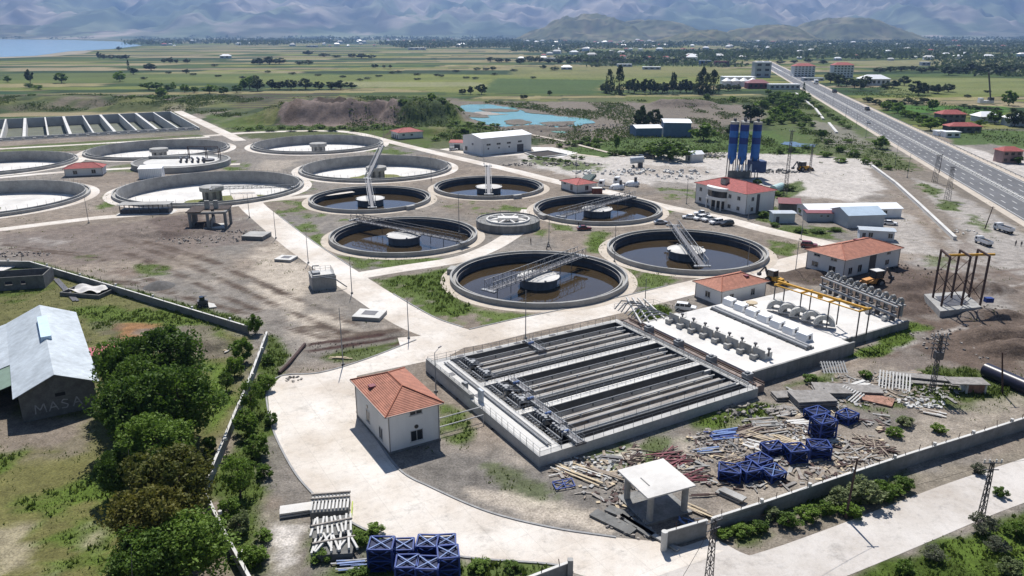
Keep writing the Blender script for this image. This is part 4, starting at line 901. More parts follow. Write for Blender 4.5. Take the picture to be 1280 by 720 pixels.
MB_ = MB(); p = G(939, 385, DZ); t = thing("cable_drum", "small round straw coloured drum among the white boxes", "drum", p); MB().lathe([(.05, 0), (1.2, 0), (1.2, .2), (.5, .3), (.5, 1.0), (1.2, 1.1), (1.2, 1.3), (.05, 1.3)], 20).build("drum", M_WOODP, t)
# yellow gantry
t = thing("yellow_gantry", "long yellow steel gantry beam on dark posts over the filter deck", "gantry", (0, 0, 0))
ps = [G(x, y, DZ-.3) for x, y in ((965, 384), (980, 388), (990, 392), (1005, 397), (1033, 397.5), (1046, 412.5), (1057, 418), (1072, 423))]
a_ = G(966, 386, DZ-.3); b_ = G(1070, 422, DZ-.3); hb_ = 5.4; top = Vector((0, 0, hb_))
for i in range(4):
    p = a_+(b_-a_)*i/3
    for o_ in (0, 3.0): MB().tube(p+PU*o_, p+PU*o_+Vector((0, 0, hb_)), .14, n=8).build("post", M_STEELD, t)
    MB().bar(p+top-PU*.3, p+top+PU*3.3, .28, .34).build("cross_beam", M_YEL, t)
MB().bar(a_+top+PU*1.4+Vector((0, 0, .35))-(b_-a_)*.03, b_+top+PU*1.4+Vector((0, 0, .35))+(b_-a_)*.03, .42, .4).build("main_beam", M_YEL, t)
MB().bar(a_+top-PU*.02+Vector((0, 0, -.1)), b_+top-PU*.02+Vector((0, 0, -.1)), .2, .2).build("side_beam", M_YEL, t)
MB().cbox((a_+b_)/2+top+PU*1.4+Vector((0, 0, -.15)), (.8, .8, .5)).build("hoist", M_YEL, t)
# the long pipe rack
t = thing("pipe_rack", "long rack of grey elbows and valves in front of the large orange roofed building", "pipe rack", (0, 0, 0))
a_ = G(1024, 364, DZ-.6); b_ = G(1119, 404, DZ-.6)
for j, (o_, z_) in enumerate(((0, 3.4), (1.4, 3.4), (2.6, 3.3), (0, 1.5))):
    MB().tube(a_+PU*o_+Vector((0, 0, z_)), b_+PU*o_+Vector((0, 0, z_)), .2 if j < 3 else .3, n=8).build("header_pipe", M_STEEL, t)
for i in range(11):
    p = a_+(b_-a_)*(i+.3)/11; e = MB()
    e.path([p+PU*3.4+Vector((0, 0, .4)), p+PU*3.4+Vector((0, 0, 3.6)), p+PU*2.9+Vector((0, 0, 4.3)), p+PU*2.0+Vector((0, 0, 4.3)), p+PU*1.5+Vector((0, 0, 3.6))], .34, 8); e.build("elbow_pipe", M_CONC, t)
    e = MB(); q_ = p+PU*.9
    e.tube(q_, q_+Vector((0, 0, 1.1)), .42, n=8); e.tube(q_+Vector((0, 0, 1.1)), q_+Vector((0, 0, 1.9)), .2, n=8); e.tube(q_+Vector((0, 0, 1.7)), q_+Vector((0, 0, 1.95)), .5, n=8); e.build("valve", M_STEELD, t)
    if i % 2 == 0:
        for o_ in (0, 2.7): MB().bar(p+PU*o_, p+PU*o_+Vector((0, 0, 3.4)), .2).build("rack_post", M_STEELD, t)
for i in range(5):
    p = a_+(b_-a_)*(i+.5)/5+PU*(-1.4); e = MB(); e.tube(p+Vector((0, 0, .5)), p+PU*1.2+Vector((0, 0, .5)), .5, n=12); e.build("air_vessel", M_CONCL, t)

# ------------------------------------------------------------------ far rectangular basins, upper left
t = thing("settling_basin", "long row of empty rectangular basins with white dividing walls at the upper left", "basin", (RECT_O.x, RECT_O.y, 0), PA)
w = MB(); H2 = 1.5; w.box(-RECT_L, 0, 0, .5, -5, H2-1.2); w.box(-RECT_L, -.5, 5.0, 5.6, -5, H2); w.box(-RECT_L, 0, RECT_W-.8, RECT_W, -5, H2); w.box(-.7, 0, .5, RECT_W-.8, -5, H2)
w.box(-RECT_L, 0, 0, RECT_W, -5.3, -5); w.build("outer_wall", M_CONCL, t)
MB().box(-RECT_L, -.7, 5.6, RECT_W-.8, -4.9, -4.8).build("basin_floor", mat("wet_mossy_floor", (.085, .095, .06), .7, .5, .15), t)
for i in range(1, 12):
    x = -i*11.6; MB().box(x-(1.6 if i % 2 == 0 else .9), x, 5.6, RECT_W-.8, -4.6, H2-.01).build("dividing_wall", M_CONCL, t)
e = MB()
for i in range(24): e.box(-3-i*5.4, -1.4-i*5.4, 1.2, 4.4, -1, .9)
e.build("outlet_box", M_CONCD, t)
# pale tubes and channels next to it
# ------------------------------------------------------------------ buildings
def window(mb_parent, p, n, w, h, frame=M_FRAME, bars=True, name="window"):
    """dark pane with frame on a wall; p local centre, n = 'x' (faces -x) or 'y' (faces -y)"""
    o = MB()
    if n == 'y':
        o.box(p[0]-w/2, p[0]+w/2, p[1]-.03, p[1]-.004, p[2]-h/2, p[2]+h/2); f = o.build(name, M_GLASS, mb_parent)
        s = MB()
        for a_, b_ in (((-w/2, 0), (.08, h+.08)), ((w/2, 0), (.08, h+.08)), ((0, -h/2), (w, .08)), ((0, h/2), (w, .08)))+((((0, 0), (.07, h)),) if bars else ()):
            s.cbox((p[0]+a_[0], p[1]-.05, p[2]+a_[1]), (b_[0], .05, b_[1]))
        s.build("frame", frame, f)
        MB().box(p[0]-w/2-.1, p[0]+w/2+.1, p[1]-.16, p[1]-.004, p[2]-h/2-.13, p[2]-h/2-.045).build("sill", M_CONCL, f)
    else:
        o.box(p[0]-.03, p[0]-.004, p[1]-w/2, p[1]+w/2, p[2]-h/2, p[2]+h/2); f = o.build(name, M_GLASS, mb_parent)
        s = MB()
        for a_, b_ in (((-w/2, 0), (.08, h+.08)), ((w/2, 0), (.08, h+.08)), ((0, -h/2), (w, .08)), ((0, h/2), (w, .08)))+((((0, 0), (.07, h)),) if bars else ()):
            s.cbox((p[0]-.05, p[1]+a_[0], p[2]+a_[1]), (.05, b_[0], b_[1]))
        s.build("frame", frame, f)
        MB().box(p[0]-.16, p[0]-.004, p[1]-w/2-.1, p[1]+w/2+.1, p[2]-h/2-.13, p[2]-h/2-.045).build("sill", M_CONCL, f)
    return f
def roundvent(t, p, n, r=.32):
    a_ = Vector(p); d = Vector((0, -1, 0)) if n == 'y' else Vector((-1, 0, 0)); MB().tube(a_+d*.004, a_+d*.06, r, n=16).build("round_vent", M_GLASS, t)
def hip_house(label, loc, L_, W_, H, roof=M_TILE, ov=.55, rise=None, rz=PA, name="tiled_house", cat="building", group=None, wallm=M_WALLW, hatch=None, wins=()):
    t = thing(name, label, cat, (loc[0], loc[1], 0), rz, group)
    MB().box(0, L_, 0, W_, -.2, H).build("wall", wallm, t); rise = rise or min(L_, W_)*.22
    MB().box(-.08, L_+.08, -.08, W_+.08, -.2, .35).build("plinth", M_CONCD, t)
    r = MB(); x0, x1, y0, y1 = -ov, L_+ov, -ov, W_+ov; z0 = H+.02; z1 = z0+rise; hw_ = min(x1-x0, y1-y0)/2
    if W_ > L_: ra, rb = ((x0+x1)/2, y0+hw_, z1), ((x0+x1)/2, y1-hw_, z1)
    else: ra, rb = (x0+hw_, (y0+y1)/2, z1), (x1-hw_, (y0+y1)/2, z1)
    vs = [(x0, y0, z0), (x1, y0, z0), (x1, y1, z0), (x0, y1, z0), ra, rb]
    fs = [(0, 1, 4), (1, 2, 5, 4), (2, 3, 5), (3, 0, 4, 5)] if W_ > L_ else [(0, 1, 5, 4), (1, 2, 5), (2, 3, 4, 5), (3, 0, 4)]
    r.add(vs, fs); ro = r.build("roof", roof, t)
    MB().box(x0, x1, y0, y1, z0-.16, z0-.004).build("eave_board", mat("eave", (.45, .43, .42), .8, .2, 1), t)
    rc = MB()
    for q_ in ((vs[0], ra), (vs[1], ra if W_ > L_ else rb), (vs[2], rb), (vs[3], rb if W_ > L_ else ra), (ra, rb)): rc.tube(Vector(q_[0])+Vector((0, 0, .02)), Vector(q_[1])+Vector((0, 0, .02)), .12, n=6)
    rc.build("ridge_tile", mat("ridge_"+roof.name, (.36, .13, .08) if roof is M_TILE else (.3, .08, .07), .8, .3, 2), t)
    if hatch:
        s = rise/hw_; hx, hy = hatch; hz = z0+s*min(hx-x0, x1-hx, hy-y0, y1-hy)
        MB().cbox((hx, hy, hz+.12), (1.0, 1.0, .3), Matrix.Rotation(0, 3, 'Z')).build("roof_hatch", M_MAROON, t)
    gt = MB()
    for a_, b_ in (((x0, y0), (x1, y0)), ((x0, y0), (x0, y1))): gt.bar((a_[0]-.04, a_[1]-.04, H-.02), (b_[0]-.04, b_[1]-.04, H-.02), .12, .1)
    gt.build("gutter", mat("gutter_grey", (.22, .20, .19), .6, .2, 1), t)
    for gx, gy in ((.12, -.07), (-.07, W_-.15), (L_-.15, -.07)): MB().tube((gx, gy, 0), (gx, gy, H-.1), .055, n=6).build("downpipe", MATS["gutter_grey"], t)
    for k in wins:
        if k[0] == 'o': roundvent(t, (k[2], k[3], k[4]), k[1])
        elif k[0] == 'd':
            if k[1] == 'y': MB().box(k[2]-k[5]/2, k[2]+k[5]/2, -.05, -.004, .0, k[6]).build("door", M_STEELD, t)
            else: MB().box(-.05, -.004, k[3]-k[5]/2, k[3]+k[5]/2, 0, k[6]).build("door", M_STEELD, t)
        else: window(t, (k[2], k[3], k[4]), k[1], k[5], k[6])
    return t
hc = G(487, 568); # pump house
t = hip_house("tall white pump house with orange tiled roof, nearest the camera beside the curving concrete road", hc, 8.0, 13.4, 6.2, hatch=(1.0, 8.5), rise=2.0,
 wins=[('w', 'y', 4.3, 0, 5.6, 1.9, .7), ('w', 'y', 4.3, 0, 1.9, 1.9, 1.7), ('o', 'y', 4.3, 0, 3.3), ('w', 'x', 0, 3.0, 2.0, 1.3, 1.8), ('w', 'x', 0, 8.2, 2.4, 1.3, 1.8), ('o', 'x', 0, 8.4, 3.9), ('w', 'x', 0, 9, 5.7, 1.8, .5), ('w', 'x', 0, 4, 5.7, 1.8, .5)], name="pump_house")
for i, (x, y, z0) in enumerate(((549, 523, 2.0), (549, 534, 1.4))):
    e = MB(); a_ = G(x, y, z0); b_ = a_+PU*7.5+Vector((0, 0, .05)); e.tube(a_, b_, .09, n=6); e.tube(b_, (b_.x, b_.y, .0), .06, n=6)
    tag(e.build("steel_pipe_rail", M_CONCL), ("upper" if i == 0 else "lower")+" of two white pipes between the tall pump house and the basin", "pipe")
c_ = G(902, 365, 3.8)+PU*.5+PW*.5
hip_house("small white hut with orange tiled roof beside the parked white estate car", c_, 14.0, 8.0, 3.8, hatch=(10, 2.5), rise=1.6,
 wins=[('w', 'x', 0, 4, 1.9, 1.5, 1.4), ('w', 'y', 3.2, 0, 1.9, 1.2, 1.4), ('w', 'y', 9.8, 0, 2.0, 1.2, 1.5)], name="service_hut")
c_ = G(1056.8, 326, 5.0)+PU*.6+PW*.6
hip_house("large white hall with orange tiled roof and a tall dark doorway, behind the pipe rack", c_, 22.0, 11.0, 5.0, hatch=(13, 6.8), rise=2.1,
 wins=[('w', 'x', 0, 3.2, 1.9, 1.9, 1.4), ('w', 'x', 0, 8.3, 1.9, 1.9, 1.3), ('w', 'x', 0, 3, 4.3, 1.8, .7), ('w', 'x', 0, 8, 4.3, 1.8, .6), ('w', 'y', 2.6, 0, 1.8, 1.4, 1.7), ('w', 'y', 6.2, 0, 1.9, 1.5, 1.9), ('d', 'y', 11, 0, 0, 2.6, 4.6), ('w', 'y', 17.0, 0, 1.9, 1.5, 1.3), ('w', 'y', 17.2, 0, 4.3, 1.4, .6)], name="blower_hall")
c_ = G(721, 231.5, 3.3)+PU*.4+PW*.4
hip_house("white hut with bright red tiled roof between the dark tank and the mixer trucks", c_, 9.0, 10.5, 3.3, roof=M_TILER, rise=1.3, wins=[('w', 'x', 0, 3.5, 1.7, 1.5, 2.0), ('w', 'x', 0, 8, 2.7, 1.5, .5), ('w', 'y', 4.5, 0, 1.8, 1.5, 1.7)], name="service_hut")
c_ = G(498.5, 174.5)
hip_house("white hut with pale red roof standing alone by the road below the earth mound", c_, 15, 11, 3.8, roof=M_TILER, rise=2, wins=[('d', 'x', 0, 2, 0, 1.4, 2.4), ('d', 'x', 0, 5, 0, 1.4, 2.4), ('d', 'x', 0, 8, 0, 1.4, 2.4), ('w', 'y', 3, 0, 2.4, 1.4, 1.0), ('w', 'y', 8, 0, 2.2, 1.4, .9)], name="service_hut")
a_ = G(81.5, 221.5); b_ = G(129, 219.3)
hip_house("small white cabin with red roof between the dry tanks at the left", a_, (b_-a_).length, 8, 3.4, roof=M_TILER, rise=1.8, rz=math.atan2(b_.y-a_.y, b_.x-a_.x), wins=[('w', 'y', 4.0, 0, 1.8, 1.6, 1.5), ('w', 'y', 11, 0, 1.9, 1.6, 1.6)], name="service_cabin")
# administration building
c_ = G(931, 269.5)
t = hip_house("two storey white office building with red roof and rounded glazed balcony, behind the parked cars", c_, 13.5, 23.5, 7.2, roof=M_TILER, rise=2.4, name="office_building",
 wins=[('w', 'x', 0, 3.2, 5.2, 1.3, 1.3), ('w', 'x', 0, 3.2, 1.8, 1.3, 1.3), ('w', 'x', 0, 7.2, 5.2, 1.3, 1.3), ('w', 'x', 0, 7.2, 1.8, 1.3, 1.3), ('w', 'x', 0, 21, 5.3, 1.2, 1.3), ('w', 'x', 0, 21, 1.8, 1.2, 1.3), ('w', 'x', 0, 17.6, 1.8, 1.2, 1.2), ('w', 'y', 3.0, 0, 5.2, 1.2, 1.3), ('w', 'y', 3, 0, 1.8, 1.2, 1.3), ('d', 'y', 5.6, 0, 0, 1.4, 6.6)])
def half(mb, r, z0, z1, cy=12.8, sx=.55):
    n = 18; P = [(-r*sx*math.sin(math.pi*i/n), cy+r*math.cos(math.pi*i/n)) for i in range(n+1)]; return mb.prism(P, z0, z1)
half(MB(), 4.6, 3.3, 4.3).build("balcony", M_WALLW, t); half(MB(), 4.2, 4.3, 6.5).build("balcony_glazing", M_GLASS, t); half(MB(), 4.8, 6.5, 7.5).build("balcony_roof", M_WALLW, t)
MB().box(-.06, -.004, 9.5, 16, 0, 3.2).build("entrance_recess", M_GLASS, t)
for y in (9.4, 11.6, 14.0, 16.1): MB().tube((-1.8, y, 0), (-1.8, y, 3.3), .25, n=10).build("entrance_column", M_WALLW, t); MB().box(2.2, 4.2, 12, 14.2, 8, 10.0).build("chimney", M_CONCL, t)
# white hall
a_ = G(602, 194.5); b_ = G(664, 188)
def gable_house(label, a_, b_, W_, H, rise, wallm, roofm, name="hall", cat="building", wins=(), ov=.4, group=None, ridge=.5):
    L_ = (b_-a_).length; t = thing(name, label, cat, (a_.x, a_.y, 0), math.atan2(b_.y-a_.y, b_.x-a_.x), group)
    m = MB(); m.box(0, L_, 0, W_, -.2, H)
    m.add([(0, 0, H), (0, W_, H), (0, W_*ridge, H+rise)], [(0, 2, 1)]); m.add([(L_, 0, H), (L_, W_, H), (L_, W_*ridge, H+rise)], [(0, 1, 2)]); m.build("wall", wallm, t)
    s = rise/(W_*ridge); r = MB(); z0 = H-ov*s; y0, y1 = -ov, W_+ov; yr = W_*ridge; zr = H+rise; x0, x1 = -ov, L_+ov; th_ = .14
    r.add([(x0, y0, z0+.02), (x1, y0, z0+.02), (x1, yr, zr+.02), (x0, yr, zr+.02), (x0, y1, z0+.02), (x1, y1, z0+.02), (x0, y0, z0+.02+th_), (x1, y0, z0+.02+th_), (x1, yr, zr+.02+th_), (x0, yr, zr+.02+th_), (x0, y1, z0+.02+th_), (x1, y1, z0+.02+th_)],
          [(3, 2, 1, 0), (4, 5, 2, 3), (6, 7, 8, 9), (9, 8, 11, 10), (0, 1, 7, 6), (5, 4, 10, 11), (0, 6, 9, 3), (3, 9, 10, 4), (1, 2, 8, 7), (2, 5, 11, 8)]); r.build("roof", roofm, t)
    for k in wins:
        if k[0] == 'd': MB().box(k[1]-k[3]/2, k[1]+k[3]/2, -.05, -.004, 0, k[4]).build("door", k[5] if len(k) > 5 else M_STEELD, t)
        elif k[0] == 'o': roundvent(t, (k[1], 0, k[2]), 'y', .45)
        elif k[0] == 'wx': window(t, (0, k[1], k[2]), 'x', k[3], k[4])
        else: window(t, (k[1], 0, k[2]), 'y', k[3], k[4])
    return t
gable_house("big white hall with white roof and a row of dark windows, below the pond", a_, b_, 17, 8.2, 1.4, M_WALLW, M_MET,
 wins=[('w', 4.2, 5.0, 2.4, .9), ('w', 10.2, 5.0, 2.4, .9), ('w', 16.4, 5.0, 2.4, .9), ('w', 23.2, 5.2, 2.4, .9), ('o', 4, 3.0), ('o', 10.4, 3.0), ('o', 16.6, 3.0), ('d', 23.5, 0, 4, 3.8), ('wx', 8, 4.8, 1.6, .9), ('wx', 14, 2, 2.2, 2.2)])
gable_house("low white shed with pinkish roof attached beside the big white hall", G(562, 187), G(583, 187.5), 9, 3.6, .8, M_WALLW, M_TILER, name="shed", wins=[('d', 4, 0, 3, 2.8)])
# right hand cabins
gable_house("long low white building with white roof behind the grey cabins", G(1010, 274), G(1126, 272), 9, 3.0, 1.0, M_MET, M_MET, name="long_cabin", wins=[('w', 22.5, 1.7, 1.4, 1.5), ('w', 25.6, 1.7, 1.4, 1.5), ('d', 20.5, 0, 1.1, 2.1)])
gable_house("grey cabin with thin maroon roof in front of the long white building", G(1008, 277), G(1048, 277.5), 4.5, 2.8, .3, M_GREYB, M_MAROON, name="site_cabin", wins=[('w', 6.5, 1.9, .8, .6), ('w', 4.5, 1.9, .7, .6)])
gable_house("blue grey metal shed with pale half roof, between the cabins", G(1059, 285.5), G(1104, 284), 10, 4.0, 1.5, M_GREYB, mat("roof_pale_blue", (.40, .50, .60), .5, .15, .3), name="metal_shed")
gable_house("small pale cabin with two barred windows directly behind the large orange roofed hall", G(1074, 299.5), G(1117, 302), 4.2, 2.9, .3, mat("cabin_pale", (.55, .58, .62), .6, .1, .8), M_GREYB, name="site_cabin", wins=[('w', 2.9, 1.6, 1.2, 1.4), ('w', 8.2, 1.6, 1.2, 1.4), ('d', 1.1, 0, .9, 2.1)])
gable_house("single grey container cabin beside the concrete service road, right of the office building", G(966, 279), G(993, 279), 4, 3.1, .2, mat("cabin_bluegrey", (.48, .54, .58), .6, .12, .8), M_GREYB, name="container_cabin", wins=[('d', 1.4, 0, 1.0, 2.1)])
gable_house("small dark kiosk with maroon roof between the office building and the cabins", G(975, 264), G(997, 265), 6, 3.0, 1.0, M_BLOCK, M_MAROON, name="kiosk", ov=.9)
gable_house("small white shed with blue door at the back edge of the white gravel yard", G(864, 203), G(879, 202), 5, 3.6, 1.2, M_WALLB, M_MET, name="shed", wins=[('wx', 2, 1.6, 1.4, 2.2)])
gable_house("low white roofed building with blue walls, left one of the pair beside the dark trees", G(795, 171.5), G(827, 171), 14, 5, 1.2, mat("wall_blue_grey", (.13, .20, .30), .7, .2, .5), M_MET, name="warehouse")
gable_house("larger white roofed building with blue walls, right one of the pair beside the dark trees", G(829, 171), G(863, 171.5), 22, 8, .8, MATS["wall_blue_grey"], M_MET, name="warehouse")
t = thing("metal_container", "pale grey metal box shed beside the raised round tank", "container", G(174, 224), R(12)); MB().box(0, 9, 0, 5, 0, 4.2).build("body", M_MET, t)
MB().add([(-.2, -.2, 4.2), (9.2, -.2, 4.2), (9.2, 5.2, 5.0), (-.2, 5.2, 5.0)], [(0, 1, 2, 3)]).build("roof", M_MET, t)
e = MB()
for i in range(12): e.box(.5+i*.72, .56+i*.72, -.04, -.004, .1, 4.1)
e.build("rib", M_GREYB, t)
# left edge: barn with faded writing
bo = Vector((-75.6, 106.6, 0)); bz = R(33); bu = Vector((math.cos(bz), math.sin(bz), 0))
t = thing("barn", "long barn with pale blue corrugated roof and faded white letters on its dark gable wall", "barn", bo, bz)
BW, BL, BH, BR = 11.2, 38, 4.6, 2.5
m = MB(); m.box(.4, BW-.4, .4, BL-.4, -.2, BH); m.add([(.4, .4, BH), (BW-.4, .4, BH), (BW/2, .4, BH+BR)], [(0, 1, 2)]); m.build("wall", M_BLOCK, t)
def slope(x0, z0, x1, z1, y0, y1, th_=.1): return MB().add([(x0, y0, z0), (x1, y0, z1), (x1, y1, z1), (x0, y1, z0), (x0, y0, z0+th_), (x1, y0, z1+th_), (x1, y1, z1+th_), (x0, y1, z0+th_)], [(3, 2, 1, 0), (4, 5, 6, 7), (0, 1, 5, 4), (1, 2, 6, 5), (2, 3, 7, 6), (3, 0, 4, 7)])
rs = BR/(BW/2)
mc_ = bpy.data.materials["corrugated_pale_blue"]; N = mc_.node_tree.nodes; L = mc_.node_tree.links; b = N["Principled BSDF"]
w_ = N.new("ShaderNodeTexWave"); w_.bands_direction = 'Y'; w_.inputs["Scale"].default_value = 1.1; w_.inputs["Distortion"].default_value = .3; tc = N.new("ShaderNodeTexCoord"); L.new(tc.outputs["Object"], w_.inputs[0])
bp = N.new("ShaderNodeBump"); bp.inputs["Strength"].default_value = .5; bp.inputs["Distance"].default_value = .1; L.new(w_.outputs["Fac"], bp.inputs["Height"]); L.new(bp.outputs[0], b.inputs["Normal"])
slope(-.3, BH-.13, BW/2, BH+BR+.02, -.4, BL).build("roof", M_BARN, t); slope(BW/2+.001, BH+BR+.021, BW+.3, BH-.13, -.4, BL).build("roof", M_BARN, t)
MB().box(BW/2-.8, BW/2+.8, 17, 29, BH+BR-.35, BH+BR+.6).build("ridge_vent", mat("vent_blue", (.50, .64, .76), .5, .15, 1), t)
slope(-9.5, BH-2.6, -.31, BH-.14, 15, BL).build("lean_to_roof", M_BARN, t)
slope(-9.5, BH-2.75, -.32, BH-.3, 6, 15).build("green_roof_sheet", mat("green_sheet", (.17, .24, .19), .7, .2, .6), t)
e = MB(); e.box(-9.2, .4, BL-.6, BL-.3, 0, BH-1.4)
for y in (6.3, 12, 18, 25, 32): e.box(-9.2, -8.9, y, y+.3, 0, BH-2.7)
e.build("lean_to_post", M_BLOCK, t)
MB().box(5.2, 6.6, .36, .398, 3.2, 3.75).build("vent_opening", M_BLACK, t)
e = MB(); fp = mat("faded_white_paint", (.42, .42, .43), .9, .45, 1.5, fine=4); cx_ = 2.2
for ch in "MASA":
    S_ = {'M': [(0, 0, .1, 1), (.1, 1, .5, .35), (.5, .35, .95, 1), (.95, 1, 1.1, .0)], 'A': [(0, 0, .5, 1), (.5, 1, .95, 0), (.2, .38, .78, .4)], 'S': [(.8, .9, .35, 1), (.35, 1, .1, .75), (.1, .75, .75, .35), (.75, .35, .6, .05), (.6, .05, .05, .08)]}[ch]
    for x0, z0, x1, z1 in S_: e.bar((cx_+x0*1.35, .385, 1.0+z0*1.5), (cx_+x1*1.35, .385, 1.0+z1*1.5), .012, .17)
    cx_ += 1.85 if ch == 'M' else 1.65
e.build("lettering", fp, t)
t = thing("lean_shed", "small shed with faded red roof tucked against the barn's right side", "shed", G(118, 457), bz); MB().box(0, 4, 0, 3.6, 0, 2.0).build("wall", M_BLOCK, t); MB().box(-.3, 4.3, -.3, 4.0, 2.0, 2.12).build("roof", mat("faded_red", (.42, .12, .14), .7, .2, .8), t)
t = thing("block_building", "roofless dark block building with two window holes at the left edge", "building", G(-30, 366), R(10)); P0 = G(-30, 366); P1 = G(57, 360); L0 = (P1-P0).length; t.rotation_euler[2] = math.atan2(P1.y-P0.y, P1.x-P0.x)
m = MB(); m.box(0, L0, 0, .25, 0, 1.3); m.box(0, L0, 0, .25, 2.2, 3.2)
for a_, b_ in ((0, 2.0), (3.4, 6.2), (7.8, L0-5), (L0-4.0, L0)): m.box(a_, b_, 0, .25, 1.3, 2.2)
m.box(L0-.25, L0, .25, 7, 0, 3.2); m.box(0, L0, 7, 7.25, 0, 3.0); m.build("wall", M_BLOCK, t); MB().box(.1, L0-.3, .3, 6.9, 0, .06).build("floor", M_SOILD, t)
tag(MB().prism([g2(-30, 330), g2(-30, 341), g2(4, 340), g2(28, 331), g2(10, 328)], .1, .35).build("white_slab", M_WHITE), "white sloping slab at the left edge above the roofless block building", "slab")
# covered white heap
t = thing("covered_pit", "sagging white sheet over a dark low pit wall near the fence corner at left", "cover", G(112, 366), R(-12)); n = 12; vs = []; fs = []
for i in range(n+1):
    for j in range(n+1):
        x, y = -4+8*i/n, -2.3+4.6*j/n; vs.append((x*(1+.06*math.sin(j)), y, 1.2+.5*math.sin(i*.7+1)*math.cos(j*.6)-.06*abs(x)))
for i in range(n):
    for j in range(n): o = i*(n+1)+j; fs.append((o, o+n+1, o+n+2, o+1))
MB().add(vs, fs).build("sheet", M_WHITE, t, smooth=True); e = MB(); e.box(-5, 5.4, -3.4, -3.1, 0, .9); e.box(5.1, 5.4, -3.1, 3, 0, .9); e.box(-5, -4.7, -3.1, 3, 0, .9); e.build("pit_wall", M_BLOCK, t)
t = thing("corrugated_sheets", "two long dark corrugated strips lying in the grass behind the barn", "metal sheets", G(80, 364), 0)
for o_ in (0, .8):
    a_ = G(68, 349)-t.location; b_ = G(93, 377)-t.location; MB().bar(a_+Vector((o_, 0, .15)), b_+Vector((o_, 0, .2)), .6, .08).build("sheet", M_STEELD, t)

# ruined frame building with drum
c_ = G(262, 287)
t = thing("ruined_pavilion", "half built concrete frame with broken roof slab, standing in front of the dry tank", "ruin", (c_.x-5.2, c_.y-1, 0), R(8)); t.scale = (.86, .9, .88)
e = MB()
for x in (0, 6, 12):
    for y in (0, 8): e.box(x-.45, x+.45, y-.45, y+.45, 0, 6.2)
e.box(-.5, 12.5, -.5, .5, 5.6, 6.3); e.box(-.5, 12.5, 7.5, 8.5, 5.6, 6.3); e.box(-.5, .5, .5, 7.5, 5.6, 6.3); e.box(11.5, 12.5, .5, 7.5, 5.6, 6.3); e.build("frame", M_CONCD, t)
e = MB(); e.box(-1, 4, -1, 9, 6.31, 6.6); e.box(4.1, 12.8, 3, 9.2, 6.31, 6.55); e.build("roof_slab", mat("charred_slab", (.07, .055, .05), .95, .5, 1), t)
MB().box(4.4, 6, 4, 5, 6.6, 9.4).build("column_stub", M_CONC, t); MB().box(7.5, 9, 4, 5, 6.6, 9.4).build("column_stub", M_CONC, t); MB().box(4, 11, .6, 7.4, .02, .5).build("floor_slab", M_CONCL, t)
MB().box(.5, .7, .6, 7.4, .1, 5.6).build("infill_wall", M_CONCD, t); MB().box(6.5, 6.8, .6, 7.4, .1, 3.5).build("infill_wall", M_CONCD, t)
# ------------------------------------------------------------------ small concrete works on the left
def chamber(px, py, L_, W_, H, label, rz=None, hatch=True, m=M_CONC, top=M_CONCL):
    t = thing("concrete_chamber", label, "chamber", G(px, py), PA if rz is None else rz)
    MB().box(0, L_, 0, W_, -.2, H).build("box", m, t); MB().box(-.02, L_+.02, -.02, W_+.02, H, H+.12).build("lid", top, t)
    if hatch: MB().box(L_*.25, L_*.75, W_*.3, W_*.8, H+.12, H+.16).build("grating", M_STEELD, t)
    return t
chamber(343, 327, 4.6, 4.2, .6, "low pale chamber with a dark grating beside the main road, right of the ruined frame", R(-12)); chamber(440, 400, 6.0, 5.0, .7, "low pale chamber with dark grating nearest the road junction", R(-10))
chamber(302, 300, 6.5, 6, 1.1, "plain grey slab box next to the ruined concrete frame", R(-8), hatch=False, m=M_CONCD, top=M_CONC)
t = chamber(391, 364, 5.6, 5.4, 3.2, "square raised concrete junction box with railings and pipes on top, beside the main road", R(22), hatch=False)
e = MB(); e.box(.2, 5.4, .2, .5, 3.32, 3.6); e.build("kerb", M_CONC, t); railing([(.3, .3, 3.3), (.3, 5, 3.3), (5.2, 5, 3.3), (5.2, .4, 3.3)], "railing", t, sp=1.3)
e = MB(); e.path([(1, 5.2, 3.3), (1, 5.2, 4.6), (2.5, 5.0, 4.6)], .12); e.box(.5, 2.3, 2, 4, 3.33, 3.8); e.path([(.4, .4, 3.5), (5.2, -.6, 2.6), (7.8, -1, .4)], .14); e.build("pipework", M_STEEL, t)
t = thing("open_shed", "low open shed with pale flat roof at the rim of the large dry tank", "shed", G(150, 268), R(6))
for i in range(6):
    for y in (0, 4): MB().box(i*3.1, i*3.1+.25, y, y+.25, 0, 3.0).build("post", M_BLOCK, t)
t; MB().box(-.4, 16.2, -.4, 4.6, 3.0, 3.2).build("roof", M_CONC, t); MB().box(.2, 15.6, .4, 4, .05, 1.4).build("shelf", M_STEELD, t)
MB().box(-1, 17, -1, 5, -.1, .05).build("floor_slab", M_CONCL, t)
# ------------------------------------------------------------------ gate canopy
c_ = G(810, 623, 4.1)
t = thing("gate_canopy", "square white canopy roof on concrete columns by the gate at the bottom", "canopy", (c_.x, c_.y, 0), R(24))
MB().box(0, 7.0, 0, 7.0, 3.9, 4.1).build("roof_slab", M_WHITE, t)
for x, y in ((1.0, .8), (1.0, 6.0), (6.1, .8), (6.1, 6.0)): MB().tube((x, y, .2), (x, y, 3.9), .42, n=18).build("column", M_CONC, t)
MB().box(.1, 6.9, .1, 6.9, 0, .3).build("base_slab", M_CONCD, t); MB().box(1.6, 1.75, 2.2, 4.2, 4.1, 4.14).build("roof_slot", M_CONCD, t)
